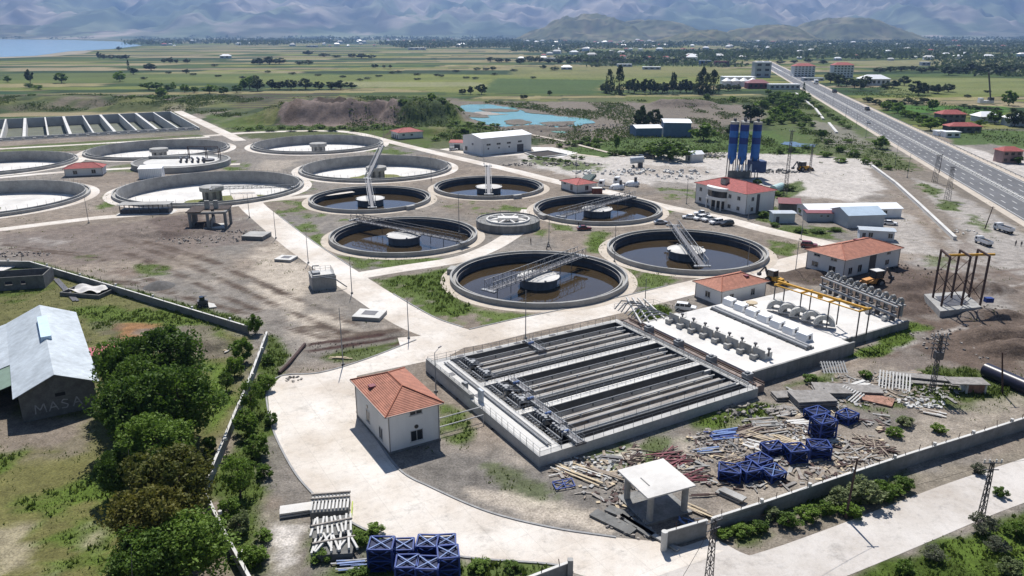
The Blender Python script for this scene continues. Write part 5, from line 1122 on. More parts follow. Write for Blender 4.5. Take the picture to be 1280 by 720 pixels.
# ------------------------------------------------------------------ boundary walls (each with posts and lights)
def wall(name, label, pts, H, zc, post=3.2, lamp=True, th_=.22, m=M_BWALL, cap=M_CONCL, posth=.9):
    P = [Vector(g2(x, y, zc)).to_3d() for x, y in pts]; t = thing(name, label, "wall", P[0])
    P = [p-P[0] for p in P]; w = MB(); c = MB(); ps = MB(); lm = MB(); k = 0; dist = 0
    for a_, b_ in zip(P[:-1], P[1:]):
        w.bar(a_+Vector((0, 0, H/2-.1)), b_+Vector((0, 0, H/2-.1)), th_, H+.2); c.bar(a_+Vector((0, 0, H+.05)), b_+Vector((0, 0, H+.05)), th_+.14, .1)
        n = int((b_-a_).length/post)
        for i in range(n+1):
            p = a_+(b_-a_)*(i+.5)/(n+1); k += 1; q_ = Vector((.12*math.sin(k*3.7), .1*math.sin(k*5.1), posth*(.8+.3*math.sin(k*2.3))))
            ps.tube(p+Vector((0, 0, H)), p+Vector((0, 0, H))+q_, .05, n=5)
            if lamp and k % 3 == 0: lm.tube(p+Vector((.4, .2, H+.1)), p+Vector((.4, .2, H+.55)), .24, n=10)
    w.build("wall_body", m, t); c.build("coping", cap, t)
    if posth: ps.build("fence_post", M_RUST, t)
    if lamp: lm.build("wall_cap_block", M_CONCL, t)
    return t
wall("boundary_wall", "long grey boundary wall running right from the gate canopy, above the dirt road", [(890, 648), (960, 626), (1055, 594), (1140, 566), (1222, 541), (1330, 507)], 2.1, 2.1)
wall("boundary_wall", "short piece of boundary wall with round end post at the gate canopy", [(832, 665), (884, 650)], 2.2, 2.2, lamp=False)
tag(MB().tube(G(831, 667, 2.4)*Vector((1, 1, 0)) if False else Vector((*g2(831, 665, 2.5), 0)), Vector((*g2(831, 665, 2.5), 2.6)), .38, n=16).build("gate_post", M_CONCL), "round pale gate post at the end of the short wall by the canopy", "post")
wall("boundary_wall", "short wall stub at the bottom edge of the photo, opposite the canopy", [(640, 730), (711, 703)], 1.8, 1.8, lamp=False)
tag(MB().box(*(lambda p: (p[0]-.3, p[0]+.3, p[1]-.3, p[1]+.3))(g2(713, 700, 2.2)), 0, 2.3).build("gate_post", M_CONC), "square gate post ending the wall stub at the bottom edge", "post")
wall("boundary_wall", "boundary wall crossing the left side between the barn yard and the bare soil", [(-40, 326), (37, 327), (150, 360), (230, 384), (310, 408)], 1.6, 1.6, post=5, posth=1.8)
wall("boundary_wall", "pale boundary wall running downhill on the left between the dark trees and the curving road", [(333.5, 415), (315, 465), (293, 517), (275, 560), (257, 602), (259, 621), (283, 670), (312, 722), (330, 760)], 1.7, 1.7, post=4)
wall("concrete_channel", "long pale concrete channel running diagonally beside the highway", [(1090, 206), (1120, 228), (1150, 255), (1180, 283), (1194, 296)], 1.0, 1.0, lamp=False, th_=.9, m=M_CONCL, posth=0)
for i, pts in enumerate(([(995, 116), (1020, 136), (1029, 148)], [(1036, 153), (1046, 165)])):
    wall("concrete_channel", ("upper" if i == 0 else "lower")+" piece of pale channel in the grass left of the far highway", pts, .8, .8, lamp=False, th_=1.5, m=M_CONCL, posth=0)
t = thing("yard_frame", "low white rectangular kerb frame in front of the big white hall", "slab", G(672, 197), 0)
P = [Vector((*g2(x, y), 0)) for x, y in ((656, 192), (685, 189), (708, 194), (672, 198))]; e = MB()
for i in range(4): e.bar(P[i]-t.location+Vector((0, 0, .3)), P[(i+1) % 4]-t.location+Vector((0, 0, .3)), .6, .6)
e.build("kerb_frame", M_CONCL, t); MB().add([(*((p-t.location).xy), .12) for p in P], [(0, 1, 2, 3)]).build("dark_fill", M_SOILD, t)

# ------------------------------------------------------------------ lamp posts and poles
def lamp_post(px, py, label, h=9.0, arm=True, rz=0):
    t = thing("street_lamp", label, "street lamp", G(px, py), rz, "thin grey lamp posts")
    MB().tube((0, 0, 0), (0, 0, h), .11, .06, n=6).build("post", M_STEEL, t); MB().box(-.25, .25, -.25, .25, 0, .3).build("base", M_CONCD, t)
    if arm:
        MB().tube((0, 0, h-.1), (1.3, 0, h+.4), .05, n=5).build("arm", M_STEEL, t); MB().cbox((1.5, 0, h+.42), (.7, .25, .12)).build("lamp_head", M_STEELD, t)
    return t
for x, y, l, h in ((345, 298, "lamp post at the left road edge right of the ruined frame", 8), (385.5, 329, "lamp post between the low grated chamber and the raised junction box", 8), (440, 367, "lamp post at the road edge above the chamber nearest the junction", 9), (429, 456, "tall lamp post at the island's tip beside the curving road", 11), (511, 423, "lamp post on the corner above the brown trenches", 8.5),
    (657, 423, "lamp post in front of the nearest round tank", 10), (806, 383, "lamp post beside the green patch left of the parked white car", 6.5), (768, 327, "lamp post between the two right hand dark tanks", 10), (686, 306, "post behind the nearest round tank where the small stand is", 9), (934, 337, "lamp post at the rim behind the small orange roofed hut", 7),
    (111, 279, "lamp post on the road left of the large dry tank", 9), (312, 272, "lamp post left of the road at the ruined frame", 8), (574, 290, "lamp post among the middle tanks by the small round chamber", 12), (539, 225, "lamp post between the green floored tank and the tank with upright bridge", 10), (480, 172, "lamp post on the north road near the pale red hut", 9), (994, 341, "lamp post beside the road at the large orange roofed hall", 9), (720, 222, "lamp post behind the bright red roofed hut", 10), (858, 255, "lamp post left of the office building", 10), (935, 275, "white post at the front corner of the office building", 5), (1001, 300, "lamp post on the road by the container cabin", 8), (470, 262, "thin post beside the tank in front of the green floored one", 8), (605, 205, "lamp post on the north road below the big white hall", 9)):
    lamp_post(x, y, l, h, arm=False)
lamp_post(545, 490, "curved street lamp between the tall pump house and the rectangular basin", 7.2, True, R(60))
for i, (x, y) in enumerate(((1041, 133), (1057, 146), (1070, 160), (1082, 172), (1103, 188), (1119, 206), (1134, 222), (1030, 122))):
    t = lamp_post(x, y, "thin dark pole on the grass left of the highway", 10, False); t["group"] = "thin poles along the highway's left side"
def lattice_pylon(px, py, label, h=9, w=.55, kit=False, rz=0):
    t = thing("lattice_pole", label, "power pole", G(px, py), rz); m = MB(); n = int(h/.8)
    for i in range(n):
        s0 = w*(1-.55*i/n); s1 = w*(1-.55*(i+1)/n); z0 = h*i/n; z1 = h*(i+1)/n
        for a_, b_ in ((-1, -1), (1, -1), (1, 1), (-1, 1)): m.bar((a_*s0/2, b_*s0/2, z0), (a_*s1/2, b_*s1/2, z1), .09)
        sg = 1 if i % 2 else -1
        m.bar((-s0/2*sg, -s0/2, z0), (s1/2*sg, -s1/2, z1), .06); m.bar((-s0/2*sg, s0/2, z0), (s1/2*sg, s1/2, z1), .06); m.bar((-s0/2, -s0/2*sg, z0), (-s1/2, s1/2*sg, z1), .06); m.bar((s0/2, -s0/2*sg, z0), (s1/2, s1/2*sg, z1), .06)
    m.build("mast", M_STEELD, t); a = MB()
    for k, z_ in enumerate((h-.2, h-1.1)): a.bar((-1.1+.2*k, 0, z_), (1.1-.2*k, 0, z_), .1)
    a.build("cross_arm", M_STEELD, t)
    for x in (-1.0, -.4, .4, 1.0): MB().tube((x, 0, h-.15), (x, 0, h+.3), .09, n=7).build("insulator", M_CONCL, t)
    if kit:
        MB().box(-.6, .6, -.5, .5, h-4.2, h-2.9).build("transformer", M_STEELD, t); k_ = MB()
        for z_ in (h-.6, h-1.6, h-2.4):
            k_.bar((-1.4, .3, z_), (1.4, .3, z_), .12)
            for x in (-1.2, -.7, 0, .7, 1.2): k_.tube((x, -.4, z_), (x, .3, z_+.2), .1, n=6)
        k_.bar((-1, .2, h-4.3), (-1, .2, h), .1); k_.bar((1, .2, h-4.3), (1, .2, h), .1); k_.build("switchgear", M_STEELD, t)
    return t
lattice_pylon(884, 745, "steel lattice power pole at the bottom edge in front of the dirt road", 9.5, .7, kit=False, rz=.5); lattice_pylon(1223, 660, "steel lattice power pole among the bushes at the lower right", 9.2, .6)
lattice_pylon(1164, 492, "lattice pole loaded with switchgear and a transformer above the scrap yard", 10.5, .7, kit=True); lattice_pylon(1168, 228, "lattice pylon standing left of the highway, the farther one", 11, 1.6); lattice_pylon(1184, 250, "lattice pylon standing left of the highway, the nearer one", 12, 1.6)
lattice_pylon(981, 246, "lattice mast beside the blue silos", 24, 1.2); lattice_pylon(1012, 216, "lattice mast on the grass behind the gravel yard", 12, .8)
def wood_pole(px, py, h, lean, label):
    t = thing("wooden_pole", label, "pole", G(px, py)); MB().tube((0, 0, 0), (lean[0], lean[1], h), .17, .11, n=8).build("pole", M_RUST, t); MB().bar((lean[0]-.7, lean[1], h-.3), (lean[0]+.7, lean[1], h-.3), .1).build("cross_arm", M_RUST, t)
wood_pole(1057, 648, 8.4, (.3, 0), "leaning dark wooden pole in the bushes outside the right boundary wall"); wood_pole(1253, 492, 7.5, (-1.5, 0), "dark wooden pole beside the large black pipe at the right edge"); wood_pole(1231, 286, 7, (1.2, 0), "dark pole beside the white trucks at the right"); wood_pole(1174, 216, 8, (0, 0), "bare pole between the two highway pylons")
def wire(a_, b_, sag, label):
    m = MB(); n = 16; P = [a_+(b_-a_)*i/n-Vector((0, 0, sag*4*(i/n)*(1-i/n))) for i in range(n+1)]; m.path(P, .022, 4); tag(m.build("power_line", M_BLACK), label, "cable")
pa = G(884, 745)+Vector((0, 0, 9.4)); pb = G(1223, 660)+Vector((0, 0, 9)); pc = G(1057, 648)+Vector((0.3, 0, 8.2))
wire(pa, pb, 1.0, "power line between the bottom lattice pole and the lattice pole in the lower right bushes"); wire(pa, pc, .8, "power line between the bottom lattice pole and the leaning wooden pole")
wire(pb, pb+Vector((40, 12, 0)), 1.2, "power line leaving the lower right lattice pole towards the right edge"); wire(pa, pa+Vector((-14, -22, 0)), 1, "power line leaving the bottom lattice pole downwards out of the photo"); 
wire(Vector((*g2(160, 545, 7), 7)), Vector((*g2(166, 760, 7), 7)), .2, "thin cable hanging in front of the big dark trees at the left")

# ------------------------------------------------------------------ steel frame on its pad
t = thing("steel_portal", "tall dark steel portals with a yellow crane beam, on a white concrete pad", "frame", G(1176, 386))
o = t.location; pad = [Vector((*g2(x, y, 1.4), 0)) for x, y in ((1155, 367.5), (1175.5, 389), (1227, 383.5), (1205, 364))]
MB().prism([((p-o).x, (p-o).y) for p in pad], 0, 1.4).build("concrete_pad", M_CONC, t); c0 = sum(pad, Vector())/4-o
MB().prism([((c0+(p-o-c0)*.6).x, (c0+(p-o-c0)*.6).y) for p in pad], 1.4, 1.46).build("pit", M_STEELD, t)
legs = [((1166, 372), (1176.5, 383)), ((1189, 372.5), (1201.5, 382)), ((1211, 371.5), (1225, 381.5))]; tops = []
for a_, b_ in legs:
    A_ = Vector((*g2(*a_, 1.4), 1.4))-o; B_ = Vector((*g2(*b_, 1.4), 1.4))-o; U_ = Vector((0, 0, 11))
    MB().bar(A_, A_+U_, .42, .3).build("column", M_RUST, t); MB().bar(B_, B_+U_, .42, .3).build("column", M_RUST, t); MB().bar(A_+U_, B_+U_, .35, .4).build("portal_beam", M_RUST, t); tops.append((A_, B_, U_))
for (A_, B_, U_), (A2, B2, _) in zip(tops[:-1], tops[1:]):
    e = MB()
    for p, q_ in ((A_, A2), (B_, B2)):
        e.bar(p+U_*.1, q_+U_*.55, .12); e.bar(q_+U_*.1, p+U_*.55, .12); e.bar(p+U_*.55, q_+U_*.95, .1) if p is A_ else None
    e.build("bracing", M_RUST, t)
m1 = (tops[0][0]+tops[0][1])/2; m2 = (tops[2][0]+tops[2][1])/2; MB().bar(m1+Vector((0, 0, 10.6)), m2+(m2-m1)*.3+Vector((0, 0, 10.6)), .35, .45).build("crane_beam", M_YEL, t)
MB().cbox(m2+Vector((1.8, -2, 1.0)), (1.6, 1.2, 1.0)).build("blue_cabinet", M_BLUE, t)
# big black pipe at the right edge
t = thing("culvert_pipe", "huge dark half open pipe lying in the grass at the right edge", "pipe", G(1232, 460)); a_ = G(1232, 462, 1.1)-t.location; b_ = G(1320, 500, 1.1)-t.location
m = MB(); d = (b_-a_).to_track_quat('Z', 'Y').to_matrix(); k = 20
for rr_ in (1.25,):
    vs = [a_+d @ Vector((rr_*math.cos(2*math.pi*i/k), rr_*math.sin(2*math.pi*i/k), 0)) for i in range(k)]+[b_+d @ Vector((rr_*math.cos(2*math.pi*i/k), rr_*math.sin(2*math.pi*i/k), 0)) for i in range(k)]
    m.add(vs, [(i, (i+1) % k, k+(i+1) % k, k+i) for i in range(k)])
m.build("pipe_shell", mat("black_plastic", (.025, .025, .045), .35, .2, 1), t, smooth=True); e = MB(); e.bar(a_+Vector((-.6, -1.2, -.6)), a_+Vector((2.8, 1.4, -.5)), 1.0, .3); e.build("wooden_cradle", M_WOOD, t)

# ------------------------------------------------------------------ vehicles
CARP = {}
def car_paint(name, c): return mat("paint_"+name, c, .3, .05, 2, spec=.5)
def profile_body(prof, w, name, m, t, taper=.12, zt=None):
    """side profile (x,z) extruded across the width, upper part pulled in"""
    n = len(prof); vs = []
    zmax = max(z for x, z in prof); zmin = min(z for x, z in prof)
    for s in (-1, 1):
        for x, z in prof: k = 1-taper*max(0, (z-(zt or zmin))/(zmax-(zt or zmin)+1e-6)); vs.append((x, s*w/2*k, z))
    return MB().add(vs, [tuple(range(n))[::-1] if False else tuple(range(n)), tuple(range(2*n-1, n-1, -1))]+[(i, i+n, (i+1) % n+n, (i+1) % n) for i in range(n)]).build(name, m, t)
def wheels(t, xs_, w, r=.34, tw=.24):
    for x in xs_:
        for s in (-1, 1):
            wl_ = MB().tube((x, s*(w/2-tw), r), (x, s*(w/2+.01), r), r, n=18).build("wheel", M_BLACK, t); MB().tube((x, s*(w/2), r), (x, s*(w/2+.025), r), r*.55, n=12).build("rim", M_STEEL, wl_)
def car(px, py, rz, label, paint, kind="car", group=None, s=1.0):
    t = thing("parked_car" if kind != "pickup" else "pickup_truck", label, "car" if kind != "pickup" else "pickup", G(px, py), rz, group); t.scale = (s, s, s)
    m = car_paint(*paint)
    if kind == "pickup":
        profile_body([(-2.6, .45), (2.55, .45), (2.6, .8), (2.45, 1.05), (1.2, 1.12), (-.9, 1.12), (-2.6, 1.1)], 1.85, "body", m, t, .04)
        profile_body([(-.95, 1.12), (1.2, 1.12), (.45, 1.72), (-.7, 1.74)], 1.75, "cabin", M_GLASS, t, .16); MB().box(-.72, .45, -.72, .72, 1.74, 1.79).build("roof_panel", m, t)
        MB().box(-2.5, -1.05, -.78, .78, 1.09, 1.125).build("load_bed", M_BLACK, t); wheels(t, (-1.6, 1.65), 1.85, .38)
    elif kind == "suv":
        profile_body([(-2.25, .42), (2.2, .42), (2.28, .75), (2.15, 1.0), (1.1, 1.1), (-2.25, 1.1), (-2.32, .8)], 1.85, "body", m, t, .04)
        profile_body([(-2.2, 1.1), (1.1, 1.1), (.45, 1.66), (-1.95, 1.68)], 1.76, "window_band", M_GLASS, t, .14); MB().box(-1.95, .42, -.74, .74, 1.67, 1.73).build("roof_panel", m, t)
        for x in (-1.2, -.2):
            for s_ in (-1, 1): MB().bar((x, s_*.87, 1.1), (x, s_*.76, 1.68), .09).build("pillar", m, t)
        wheels(t, (-1.4, 1.45), 1.85, .36)
    else:
        profile_body([(-2.15, .38), (2.15, .38), (2.2, .62), (2.0, .82), (1.0, .93), (-1.7, .95), (-2.2, .85)], 1.75, "body", m, t, .05)
        profile_body([(-1.75, .94), (1.0, .92), (.25, 1.4), (-1.05, 1.42)], 1.64, "window_band", M_GLASS, t, .18); MB().box(-1.0, .22, -.66, .66, 1.41, 1.46).build("roof_panel", m, t); wheels(t, (-1.35, 1.4), 1.75, .32)
    for s_ in (-1, 1): MB().box(2.1 if kind != "pickup" else 2.45, 2.24 if kind != "pickup" else 2.62, s_*.6-.2, s_*.6+.2, .62, .8).build("headlight", M_GLASS, t)
    return t
Wp = ("white", (.75, .75, .75)); Bp = ("black", (.02, .02, .022)); Sp = ("silver", (.35, .36, .38)); Rp = ("dark_red", (.16, .02, .02)); Gp = ("grey", (.16, .17, .18))
car(857, 388, R(-20), "white estate car parked beside the small orange roofed hut", Wp, "suv")
pg = "cars parked in front of the office building"
car(861, 273.5, R(170), "leftmost white car of the row in front of the office building", Wp, "car", pg); car(877, 269.5, R(175), "white pickup farthest back in the row before the office building", Wp, "pickup", pg); car(875, 275, R(-150), "white car in the middle front of the row before the office building", Wp, "suv", pg)
car(886, 276.5, R(-150), "white pickup left of the dark windowed car in the office row", Wp, "pickup", pg); car(895, 280, R(-155), "white car with dark windows next to the black car", Wp, "suv", pg); car(908, 282, R(-160), "black car at the right end of the office row", Bp, "suv", pg)
car(826, 280, R(8), "silver grey saloon parked alone behind the round tank", Sp); car(730, 287.5, R(5), "dark red car parked below the tank by the bright red roofed hut", Rp); car(1011, 309, R(-20), "dark red vehicle half hidden behind the large orange roofed hall", Rp, "suv")
car(1084, 138, R(-102), "dark van driving on the far side of the highway", Bp, "suv", s=1.5); car(1085, 154, R(78), "white car driving on the near carriageway of the highway", Wp, "car", s=1.3); car(1043, 116, R(-102), "dark lorry further off on the highway", Bp, "suv", s=2.0)
car(567, 188, R(10), "white van parked by the pinkish roofed shed", Wp, "suv"); car(808, 198, R(160), "dark loader parked at the back of the gravel yard", Bp, "pickup", s=1.5); car(1112, 281, R(-20), "white car parked right of the blue grey metal shed", Wp)
def truck(px, py, rz, label, paint, kind="tipper", s=1.0):
    t = thing("truck", label, "truck", G(px, py), rz); m = car_paint(*paint); t.scale = (s,)*3
    MB().box(-3.4, 3.4, -.45, .45, .7, .95).build("chassis", M_STEELD, t)
    profile_body([(1.7, .75), (3.5, .75), (3.5, 1.7), (3.25, 2.6), (1.75, 2.7)], 2.3, "cab", m, t, .05); MB().add([(3.53, -.95, 1.7), (3.53, .95, 1.7), (3.3, .9, 2.45), (3.3, -.9, 2.45)], [(0, 1, 2, 3)]).build("windscreen", M_GLASS, t)
    for s_ in (-1, 1): MB().box(2.2, 3.1, s_*1.16-.012, s_*1.16+.012, 1.6, 2.3).build("side_window", M_GLASS, t)
    wheels(t, (2.6, -1.3, -2.5), 2.3, .5, .35)
    if kind == "tipper":
        e = MB(); e.box(-3.5, 1.5, -1.15, 1.15, 1.05, 1.2); e.box(-3.5, 1.5, -1.15, -1.05, 1.2, 2.1); e.box(-3.5, 1.5, 1.05, 1.15, 1.2, 2.1); e.box(1.4, 1.5, -1.05, 1.05, 1.2, 2.3); e.box(-3.5, -3.4, -1.05, 1.05, 1.2, 2.0); e.build("load_box", m, t)
        MB().box(-3.39, 1.39, -1.04, 1.04, 1.2, 1.75).build("dark_load", M_SOILD, t)
    elif kind == "mixer":
        MB().lathe([(.05, 0), (.7, 0), (1.3, 1.3), (1.3, 2.6), (.75, 4.4), (.6, 4.6)], 20).build("drum", M_MET, t).rotation_euler = (0, R(-78), 0); d_ = t.children[-1]; d_.location = (1.3, 0, 2.2)
        MB().box(-3.7, -3.0, -.6, .6, 1.0, 2.9).build("chute", M_STEELD, t)
    else:
        MB().box(-3.6, 1.5, -1.2, 1.2, 1.05, 3.3).build("box_body", M_MET, t)
    return t
truck(1229, 306, R(95), "white tipper truck with dark load, the nearer one beside the steel frame track", Wp, s=.8); truck(1254, 290, R(100), "white tipper truck with dark load, the farther one nearest the highway", Wp, s=.9)
truck(762, 236, R(165), "white concrete mixer truck, the left one beside the red roofed hut", Wp, "mixer", 1.25); truck(781, 232, R(160), "white concrete mixer truck, the right one of the pair", Wp, "mixer", 1.25)
truck(1020, 105, R(-102), "white lorry with box body far off on the highway", Wp, "box", 1.6)
def digger(px, py, rz, label, paint=M_YEL, s=1.0, boom=True):
    t = thing("backhoe_loader", label, "digger", G(px, py), rz); t.scale = (s,)*3
    profile_body([(-1.3, .7), (2.4, .7), (2.4, 1.5), (.7, 1.7), (-1.3, 1.6)], 1.2, "body", paint, t, .1); profile_body([(-1.2, 1.6), (.7, 1.7), (.5, 2.9), (-1.1, 2.9)], 1.5, "cab_glass", M_GLASS, t, .05)
    MB().box(-1.25, .65, -.8, .8, 2.9, 3.02).build("cab_roof", M_CONCL, t)
    e = MB()
    for x, y in ((-1.15, -.74), (-1.15, .74), (.55, -.74), (.55, .74)): e.bar((x, y, 1.6), (x*.95, y, 2.9), .1)
    e.build("cab_pillar", M_BLACK, t); wheels(t, (-.7,), 2.0, .75, .5); wheels(t, (1.8,), 1.8, .5, .4)
    e = MB()
    for y in (-.7, .7): e.bar((1.0, y, 1.4), (3.0, y, .8), .2)
    e.build("loader_arm", paint, t); MB().add([(2.9, -1.1, .1), (3.8, -1.1, .1), (3.0, -1.1, 1.1), (2.9, 1.1, .1), (3.8, 1.1, .1), (3.0, 1.1, 1.1)], [(0, 1, 2), (5, 4, 3), (0, 3, 4, 1), (2, 5, 3, 0)]).build("bucket", M_STEELD, t)
    if boom:
        MB().bar((-1.4, 0, 1.0), (-2.4, 0, 3.2), .3, .35).build("boom", M_STEELD, t); MB().bar((-2.4, 0, 3.2), (-3.7, 0, 1.5), .25, .28).build("dipper", M_STEELD, t); MB().box(-4.1, -3.4, -.35, .35, .9, 1.5).build("digging_bucket", M_STEELD, t)
    return t
digger(966, 354, R(-55), "yellow and black backhoe loader beside the small orange roofed hut", s=1.1); digger(1092, 358, R(200), "orange yellow digger working in front of the large orange roofed hall", mat("orange_paint", (.55, .25, .06), .5, .2, 1.5), s=1.35)
t = digger(1003, 214, R(20), "orange loader among gravel heaps beside the blue silos", M_YEL, 1.4)
t = thing("crane_truck", "small white truck crane with raised boom in the fields at right", "crane", G(1233, 130)); MB().box(-7, 5, -2, 2, 1, 3).build("chassis", M_MET, t); MB().box(-7, -4, -2, 2, 3, 5).build("cab", M_MET, t); MB().bar((3, 0, 3), (-3, 0, 26), .9).build("boom", M_STEELD, t); MB().box(1, 5, -1.5, 1.5, 3, 5.5).build("winch_house", M_STEELD, t)
t = thing("skid_machine", "small dark machine standing alone by the left boundary wall", "machine", G(254, 383), .4); MB().box(-1.1, 1.1, -.8, .8, .4, 1.5).build("body", M_STEELD, t); MB().box(-.6, .5, -.6, .6, 1.5, 2.3).build("cab", M_GLASS, t); wheels(t, (-.7, .7), 1.7, .4, .3); MB().box(.2, 1.0, -.3, .3, 2.3, 2.4).build("roof_panel", M_STEELD, t)
tag(MB().prism([g2(258, 379), g2(268, 381), g2(271, 385), g2(262, 386)], .05, .3).build("pale_slab", M_CONCL), "pale slab lying beside the small dark machine", "slab")
t = thing("bulk_trailer", "small rounded grey tank trailer alone on the white gravel", "trailer", G(796, 209)); MB().tube((-3, 0, 3.0), (3, 0, 3.6), 1.5, n=16).build("tank", M_GREYB, t); MB().box(.5, 2.5, -1, 1, 0, 2.0).build("stand", M_STEELD, t); wheels(t, (-1.5,), 2.2, .5, .4)

# ------------------------------------------------------------------ blue silos
t = thing("silo_plant", "tall blue cement silos on a dark steel frame beside the gravel yard", "silos", G(930, 222.5), R(5))
DB = mat("silo_blue", (.010, .035, .19), .55, .3, .4); LB = mat("silo_blue_light", (.025, .13, .42), .55, .3, .4)
for i, (x, y) in enumerate(((-5.2, 2), (-1.6, 0), (3.7, 0), (.3, 5))):
    s = MB(); s.lathe([(.4, 5.5), (1.75, 8.5), (1.75, 11.5)], 24, (x, y)); s.build("silo_cone", LB, t)
    for k in range(4): MB().lathe([(1.75+.01*(k % 2), 11.5+k*2.6), (1.75+.01*(k % 2), 14.1+k*2.6)], 24, (x, y)).build("silo_band", DB if k % 2 else LB, t)
    MB().lathe([(1.78, 21.9), (1.78, 22.9), (.05, 23.3)], 24, (x, y)).build("silo_top", M_CONC, t); e = MB(); e.box(x-.5, x+.5, y-.5, y+.5, 23.1, 24.2); e.build("filter", M_STEELD, t)
    f = MB()
    for a_ in range(4): q_ = a_*math.pi/2+.78; f.bar((x+1.9*math.cos(q_), y+1.9*math.sin(q_), 0), (x+1.8*math.cos(q_), y+1.8*math.sin(q_), 9), .28)
    f.build("support_leg", M_STEELD, t)
MB().box(-8, 1.5, -2.6, -2.2, .1, 3.6).build("panel_wall", M_BLOCK, t); MB().box(2, 8, -2.6, 3, 2.6, 7.2).build("mixer_house", mat("mixer_blue", (.03, .06, .16), .6, .3, .5), t)
for i in range(5): MB().tube((-4+i*1.9, -2.0, 3.2), (-3.9+i*1.9, -2.0, 6.0), .7, .2, n=10).build("hopper_bag", M_MET, t)
tag(MB().tube(G(966, 237, 1.2), G(977, 233, 1.2), 1.5, n=16).build("storage_tank", mat("tank_mint", (.45, .60, .58), .5, .1, 1)), "pale green lying tank beside the office building", "tank")
for i in range(5):
    p = G(731+i*2.6, 228-i*.2, 1.0+i*.35); tag(MB().tube(p+Vector((-2.5, -3, 0)), p+Vector((1, 5, 1.5)), .85, n=12).build("pipe_section", mat("dark_green_pipe", (.03, .06, .05), .5, .3, 1)), ORD[i]+" dark green pipe from the left in the bundle behind the red roofed hut", "pipe", "dark green pipes behind the red roofed hut")
t = thing("skip_container", "small rusty red container between the red roofed hut and the mixer trucks", "container", G(741, 243), R(5)); MB().box(0, 3.6, 0, 2.4, 0, 2.2).build("box", mat("rusty_red", (.20, .07, .05), .8, .4, 1), t); MB().box(-.1, 3.7, -.1, 2.5, 2.2, 2.32).build("rim", M_CONCL, t)
# ------------------------------------------------------------------ blue steel frames (crane mast pieces)
def crate_parts(t, w, d, h, pale, rr):
    P = [(-w/2, -d/2), (w/2, -d/2), (w/2, d/2), (-w/2, d/2)]; fr = MB(); br = MB(); mt = M_BLUE if not pale else M_BLUEL; lv = max(1, round(h/1.3)); hh = h/lv
    for x, y in P: fr.bar((x, y, 0), (x, y, h), .2)
    for k in range(lv+1):
        for i in range(4): fr.bar((*P[i], k*hh+.06*(k == 0)), (*P[(i+1) % 4], k*hh+.06*(k == 0)), .17)
    fr.build("corner_frame", M_BLUE, t)
    for k in range(lv):
        for i in range(4): a_, b_ = P[i], P[(i+1) % 4]; br.bar((*a_, k*hh+.1), (*b_, (k+1)*hh-.05), .1); br.bar((*b_, k*hh+.1), (*a_, (k+1)*hh-.05), .1)
    br.build("side_bracing", M_BLUE, t); tb = MB(); tb.bar((*P[0], h), (*P[2], h), .13); tb.bar((*P[1], h+.02), (*P[3], h+.02), .13); tb.build("top_bracing", mt, t)
    st = MB()
    for k in range(int(h/.34)): st.cbox((rr.uniform(-.05, .05), rr.uniform(-.05, .05), .2+k*.34), (w*.9, d*.9, .24), Matrix.Rotation(rr.uniform(-.05, .05), 3, 'Z'))
    st.build("stacked_panels", mat("panel_navy", (.012, .022, .075), .7, .4, 2), t)
def crate(px, py, rz, w, d, h, label, pale=False, z=0, tilt=0):
    t = thing("blue_frame_stack", label, "steel frame", G(px, py, z), R(rz), "blue steel braced frames"); t.rotation_euler[0] = R(tilt); crate_parts(t, w, d, h, pale, random.Random(int(px))); return t
for a_ in ((1020, 524, 25, 2.9, 2.4, 1.5, "blue frame at the back of the three near the grey slab stack"), (1027, 546, 20, 2.9, 2.4, 3.0, "tall blue frame stack in the middle of the scrap yard"), (1058, 526, 35, 2.7, 2.2, 1.3, "single blue frame standing apart beside the rubble, farthest right"),
    (1022, 570, -5, 2.8, 2.3, 2.0, "blue frame with white scrap on top, in front of the tall blue stack"), (966, 566, 15, 2.9, 2.2, 1.2, "blue frame behind the others, left of the yellow planks"), (993, 574, 10, 2.7, 2.3, 1.9, "blue frame right beside the yellow planks"),
    (948, 582, 30, 2.8, 2.2, 1.2, "tilted blue frame in the middle of the near blue row"), (911, 597, -15, 2.8, 2.4, 1.5, "leftmost blue frame of the near blue row"), (935, 596, 20, 2.6, 2.4, 1.6, "second blue frame from the left of the near blue row")): crate(*a_)
crate(965, 597, 25, 2.5, 2.2, 1.3, "grey blue frame at the right end of the near blue row", True, tilt=6)
for a_ in ((478, 706, 0, 2.7, 2.4, 2.9, "leftmost blue frame stack at the bottom edge"), (505, 694, 3, 2.3, 2.2, 1.5, "small blue frame behind, second from the left at the bottom edge"), (535, 700, -2, 2.3, 2.2, 2.6, "back blue frame beside the concrete road at the bottom"), (558, 692, 5, 2.2, 2.0, 1.9, "farthest blue frame touching the road edge at the bottom"),
    (561, 718, 8, 2.3, 2.2, 3.0, "rightmost tall blue frame stack at the bottom edge"), (510, 726, 2, 2.4, 2.2, 2.6, "front blue frame with pale top bars, left of the pair at the bottom edge"), (536, 728, -3, 2.4, 2.2, 2.6, "front blue frame with grey top bars, right of the pair at the bottom edge")): crate(*a_, pale=True)
t = thing("blue_lattice_panel", "flat blue lattice frame lying alone on the soil below the basin", "steel frame", G(704, 607), R(20)); e = MB()
for a_, b_ in (((-1.4, -.9), (1.3, -1.0)), ((1.3, -1), (1.6, .9)), ((1.6, .9), (-1.2, .9)), ((-1.2, .9), (-1.4, -.9)), ((-1.4, -.9), (1.6, .9)), ((-1.2, .9), (1.3, -1)), ((0, -1), (.2, .9))): e.bar((*a_, .25), (*b_, .3), .12)
e.build("frame", M_BLUE, t)
